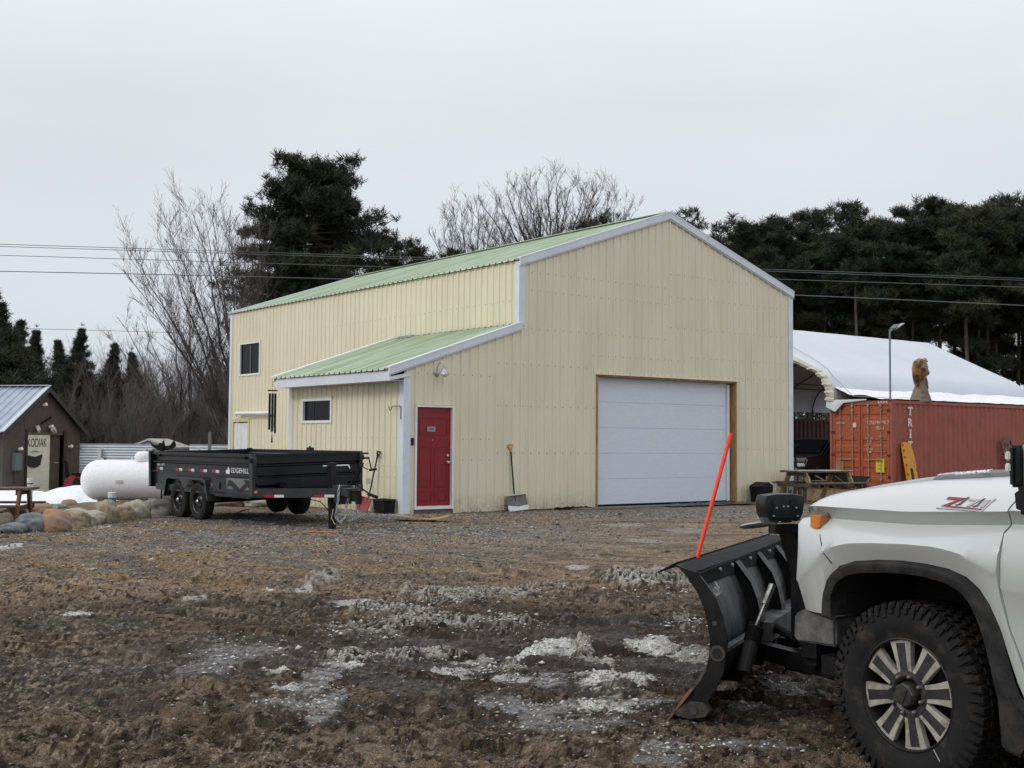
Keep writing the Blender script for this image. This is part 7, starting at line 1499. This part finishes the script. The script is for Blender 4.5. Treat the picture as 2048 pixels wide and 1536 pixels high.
# thicket behind the fence: copies of four bare trees
TP=[];TZ=[]
for k,(st,sp,sd) in enumerate(((3,.7,61),(4,.9,62),(2,.6,63),(5,1.0,64))):
    e_=thing('bare_tree','leafless tree in the brown thicket behind the fence and shed','tree',(0,0,0),0,'bare trees of the thicket'); bare_tree('b',8,sp,sd,e_,.06,levels=3,stems=st,dens=1.15,upr=.35,twr=.008,mat_=M('thicket_bark',(.115,.100,.095),.95,col2=(.16,.145,.14),vs=.8)); TP.append(e_); TZ.append(max(v.co.z for c_ in e_.children for v in c_.data.vertices))
k=0
for j,d in enumerate((50,57,65,76)):
    for px in range(-140+j*13,620,46 if j<2 else 38):
        yt=735-(px/620)*30+random.uniform(-45,40)+ (j*-6)
        if px>560 and j<1: continue
        o=TP[k] if k<4 else copy_tree(TP[k%4]); p=at(px+random.uniform(-10,10),900,d); o.location=(p.x,d+random.uniform(-2,2),-.3); H=hpx(yt,d)/TZ[k%4]; o.scale=(H*random.uniform(.9,1.3),H*random.uniform(.9,1.3),H); o.rotation_euler=(0,0,random.uniform(0,6.28)); k+=1
# undergrowth: reddish brown brush mass, one object
segs=[]; rg=random.Random(5)
for _ in range(8000):
    d=rg.uniform(47.5,84); px=rg.uniform(-330,660); p=at(px,900,d); h_=rg.uniform(.5,2.2)*(1 if d<60 else 1.6); a=Vector((rg.gauss(0,.35),rg.gauss(0,.35),1)).normalized(); b=Vector((p.x,d,-.2)); m_=b+a*h_*.6; e_=m_+Vector((rg.gauss(0,.3),rg.gauss(0,.3),.5)).normalized()*h_*.5
    segs.append((tuple(b),tuple(m_),.018,.011)); segs.append((tuple(m_),tuple(e_),.011,.004)); m2=b+a*h_*.35; segs.append((tuple(m2),tuple(m2+Vector((rg.gauss(0,.5),rg.gauss(0,.5),.45))*h_*.5),.008,.003))
V,F=tubes_np(segs,3); tag(npmesh('undergrowth',V,F,M('brush_red_brown',(.12,.078,.062),.95,col2=(.17,.145,.12),vs=.25)),'dense leafless reddish brown undergrowth behind the fence',None,None,'stuff')
rg2=np.random.default_rng(9); nC=2200; dd=rg2.uniform(60,92,nC); pxs=rg2.uniform(-330,700,nC); cen=np.stack([(pxs-1024)/CF*dd,dd,rg2.uniform(.2,3.4,nC)*rg2.uniform(.3,1,nC)],1); V,F=tufts(cen,rg2.uniform(.4,.9,nC),14,rg2); tag(npmesh('far_brush',V,F,M('far_brush_grey',(.055,.048,.042),.95,col2=(.035,.038,.028),vs=.2)),'dark mass of far brush and young conifers closing the woods',None,None,'stuff')
nC=2600; dd=rg2.uniform(84,100,nC); pxs=rg2.uniform(1380,2500,nC); cen=np.stack([(pxs-1024)/CF*dd,dd,rg2.uniform(0,4,nC)],1); V,F=tufts(cen,rg2.uniform(.5,1.0,nC),12,rg2); tag(npmesh('far_forest',V,F,ndl[1]),'dark far forest mass seen between the pines on the right',None,None,'stuff')
# ------------------------------------------------------------------ overhead wires
wm=M('wire_dark',(.10,.10,.105),.6); wl_=M('wire_pale',(.36,.36,.38),.5)
def wire(pts,d0,d1,lab,r=.016,mt=None):
    xs=np.linspace(pts[0][0],pts[-1][0],60); ys=np.interp(xs,[p[0] for p in pts],[p[1] for p in pts])
    # smooth parabola through the points
    c_=np.polyfit([p[0] for p in pts],[p[1] for p in pts],2); ys=np.polyval(c_,xs)
    P=[at(x_,y_,d0+(d1-d0)*(x_-pts[0][0])/(pts[-1][0]-pts[0][0])) for x_,y_ in zip(xs,ys)]
    m_=MB(); m_.tube(P,r,5); o_=m_.build('overhead_wire',mt or wm); tag(o_,lab,'wire',None)
wire([(-300,477),(0,487),(280,501),(850,522),(1490,524+6),(2048,553),(2500,578)],47,47,'topmost thin overhead wire crossing the picture',.012)
wire([(-300,482),(0,491),(280,505),(850,527),(1490,533),(2048,557),(2500,582)],47.3,47.3,'overhead wire running just under the topmost one',.012)
wire([(-300,500),(0,510),(280,521),(850,541),(1500,552),(2048,572),(2500,592)],47,47,'third overhead wire from the top',.012)
wire([(-300,533),(0,543),(250,552),(700,566),(1590,581),(2048,608),(2500,640)],46,46,'lowest long overhead wire, darker and lower than the other three',.016)
wire([(-300,652),(0,656),(230,662),(420,668)],52,70,'short low wire over the far left trees',.012)
# ------------------------------------------------------------------ loose ground cover near the camera: stones, crumbs, straw
def scatter(name,label,n,yr,xf,size,mats,probs,sd,dens=None,flat=.6,zoff=0.):
    rg=np.random.default_rng(sd); y=yr[0]*np.exp(rg.random(n)*math.log(yr[1]/yr[0])); x=(rg.random(n)*2-1)*(y*.47+1.0) if xf is None else xf(rg,y)
    if dens is not None:
        k=rg.random(n)<dens(x,y); x=x[k]; y=y[k]
    z,_,_=ground_eval(x,y); m=len(x); s=rg.lognormal(0,.45,m)*size*(.7+.03*y)
    base=np.array([(1,0,0),(-1,0,0),(0,1,0),(0,-1,0),(0,0,1),(0,0,-1)],float); fs=np.array([(0,2,4),(2,1,4),(1,3,4),(3,0,4),(2,0,5),(1,2,5),(3,1,5),(0,3,5)])
    V=base[None]*(1+.35*rg.normal(size=(m,6,1)))*np.array([1,1,flat]); a=rg.random(m)*6.28; c_,s_=np.cos(a)[:,None],np.sin(a)[:,None]; el=1+rg.random(m)[:,None]*.6
    X_=V[...,0]*el; Y_=V[...,1]; V=np.stack([X_*c_-Y_*s_,X_*s_+Y_*c_,V[...,2]],-1)*s[:,None,None]+np.stack([x,y,z+s*.15+zoff],-1)[:,None]
    F=(fs[None]+(np.arange(m)*6)[:,None,None]).reshape(-1,3); mi=np.repeat(rg.choice(len(mats),m,p=probs),8)
    o_=npmesh(name,V.reshape(-1,3),F,mats,mi=mi); tag(o_,label,None,None,'stuff'); return m
gm_=[M('gravel_grey',(.15,.14,.13),.9),M('gravel_pale',(.30,.28,.26),.9),M('gravel_dark',(.055,.05,.046),.85),M('gravel_brown',(.13,.095,.065),.9)]
def dn(x,y):
    gx=np.exp(-(((x+3.5)/5.0)**2+((y-20.3)/4.2)**2)*1.1)+np.exp(-((y-23.5-.55*x)/2.0)**2)*(x>-3)*.9+((y>12)&(x<0))*.35
    return np.clip(gx,0,1)
scatter('gravel','grey crushed gravel around the trailer and along the building',60000,(11,27),None,.0095,gm_,[.42,.25,.2,.13],3,dn)
scatter('pebbles','small stones and clods scattered over the muddy yard',60000,(3.6,13),None,.0058,gm_,[.22,.12,.32,.34],4,lambda x,y:.35+.65*fbm(x*1.5,y*1.5,3,77))
sn_=[M('ice_crumb',(.50,.50,.48),.7),M('ice_crumb_dirty',(.30,.28,.25),.8)]
def dcr(x,y):
    r=np.zeros_like(x)
    for (px,py,hw,hh,k,s,rise) in PATCH:
        if k in('snow','crust','lump','frost') and s>0:
            c=gr(px,py,-.08 if py>1130 else -.02); rx=hw*c.y/CF*1.5; a=gr(px,py-hh*1.5,c.z); b=gr(px,min(py+hh*1.5,1700),c.z); ry=max((a.y-b.y)/2,.05); q=((x-c.x)/rx)**2+((y-(a.y+b.y)/2)/ry)**2; r=np.maximum(r,np.clip(1.1-q,0,1)*(1 if k!='frost' else .35))
    return r
scatter('snow_crumbs','icy crumbs scattered round the dirty snow patches',70000,(4.2,13),None,.008,sn_,[.6,.4],5,dcr)
def straw(name,label,n,fd,sd,L0,mats):
    rg=np.random.default_rng(sd); y=11.5+rg.random(n)*15; x=(rg.random(n)*2-1)*(y*.47+1); k=rg.random(n)<fd(x,y); x=x[k];y=y[k]; z,_,_=ground_eval(x,y); m=len(x); a=rg.random(m)*6.28; el=rg.normal(.25,.25,m).clip(0,1.3); L=L0*rg.uniform(.5,1.3,m)
    d=np.stack([np.cos(a)*np.cos(el),np.sin(a)*np.cos(el),np.sin(el)],-1); w_=np.stack([-np.sin(a),np.cos(a),a*0],-1)*.004; b=np.stack([x,y,z+.003],-1); e_=b+d*L[:,None]
    V=np.stack([b-w_,b+w_,e_+w_*.3,e_-w_*.3],1).reshape(-1,3); F=(np.arange(m)*4)[:,None]+np.arange(4); tag(npmesh(name,V,F,mats,mi=rg.choice(len(mats),m)),label,None,None,'stuff')
def fst(x,y):
    a=sst(.44,.58,fbm(x*.7,(y+.28*x+1.2*np.sin(x*.35+1))*2.6,5,91))*(1-sst(-.8,2.2,x))*sst(11.5,14,y); b=np.exp(-(((x+.2)/2.2)**2+((y-23.6)/1.1)**2)); c=np.exp(-(((x+7.8)/1.3)**2+((y-19.6)/2.6)**2)); return np.clip(a*.8+b+c*.4,0,1)*.8
straw('dead_grass','flattened straw coloured dead grass over the left side of the yard',60000,fst,6,.085,[M('straw_ochre',(.33,.20,.07),.9),M('straw_pale',(.40,.30,.15),.9),M('straw_brown',(.15,.09,.04),.9)])
# orange paint mark on the gravel
p=gr(640,1064,.02); mb=MB(); rg=random.Random(3)
V=[];Fq=[]
for k in range(70):
    x_=p.x+rg.uniform(-.22,.28); y_=p.y+rg.uniform(-.12,.12); z_=float(ground_eval(np.array([x_]),np.array([y_]))[0][0])+.012; s_=rg.uniform(.012,.03); mb.add([(x_-s_,y_-s_*.6,z_),(x_+s_,y_-s_*.5,z_+.004),(x_+s_*.8,y_+s_*.6,z_+.008),(x_-s_*.9,y_+s_*.6,z_+.003)],[(0,1,2,3)])
tag(mb.build('paint_mark',M('faded_orange_paint',(.45,.13,.06),.8)),'faded orange spray paint flecks on the gravel in front of the trailer jack',None,None,'stuff')
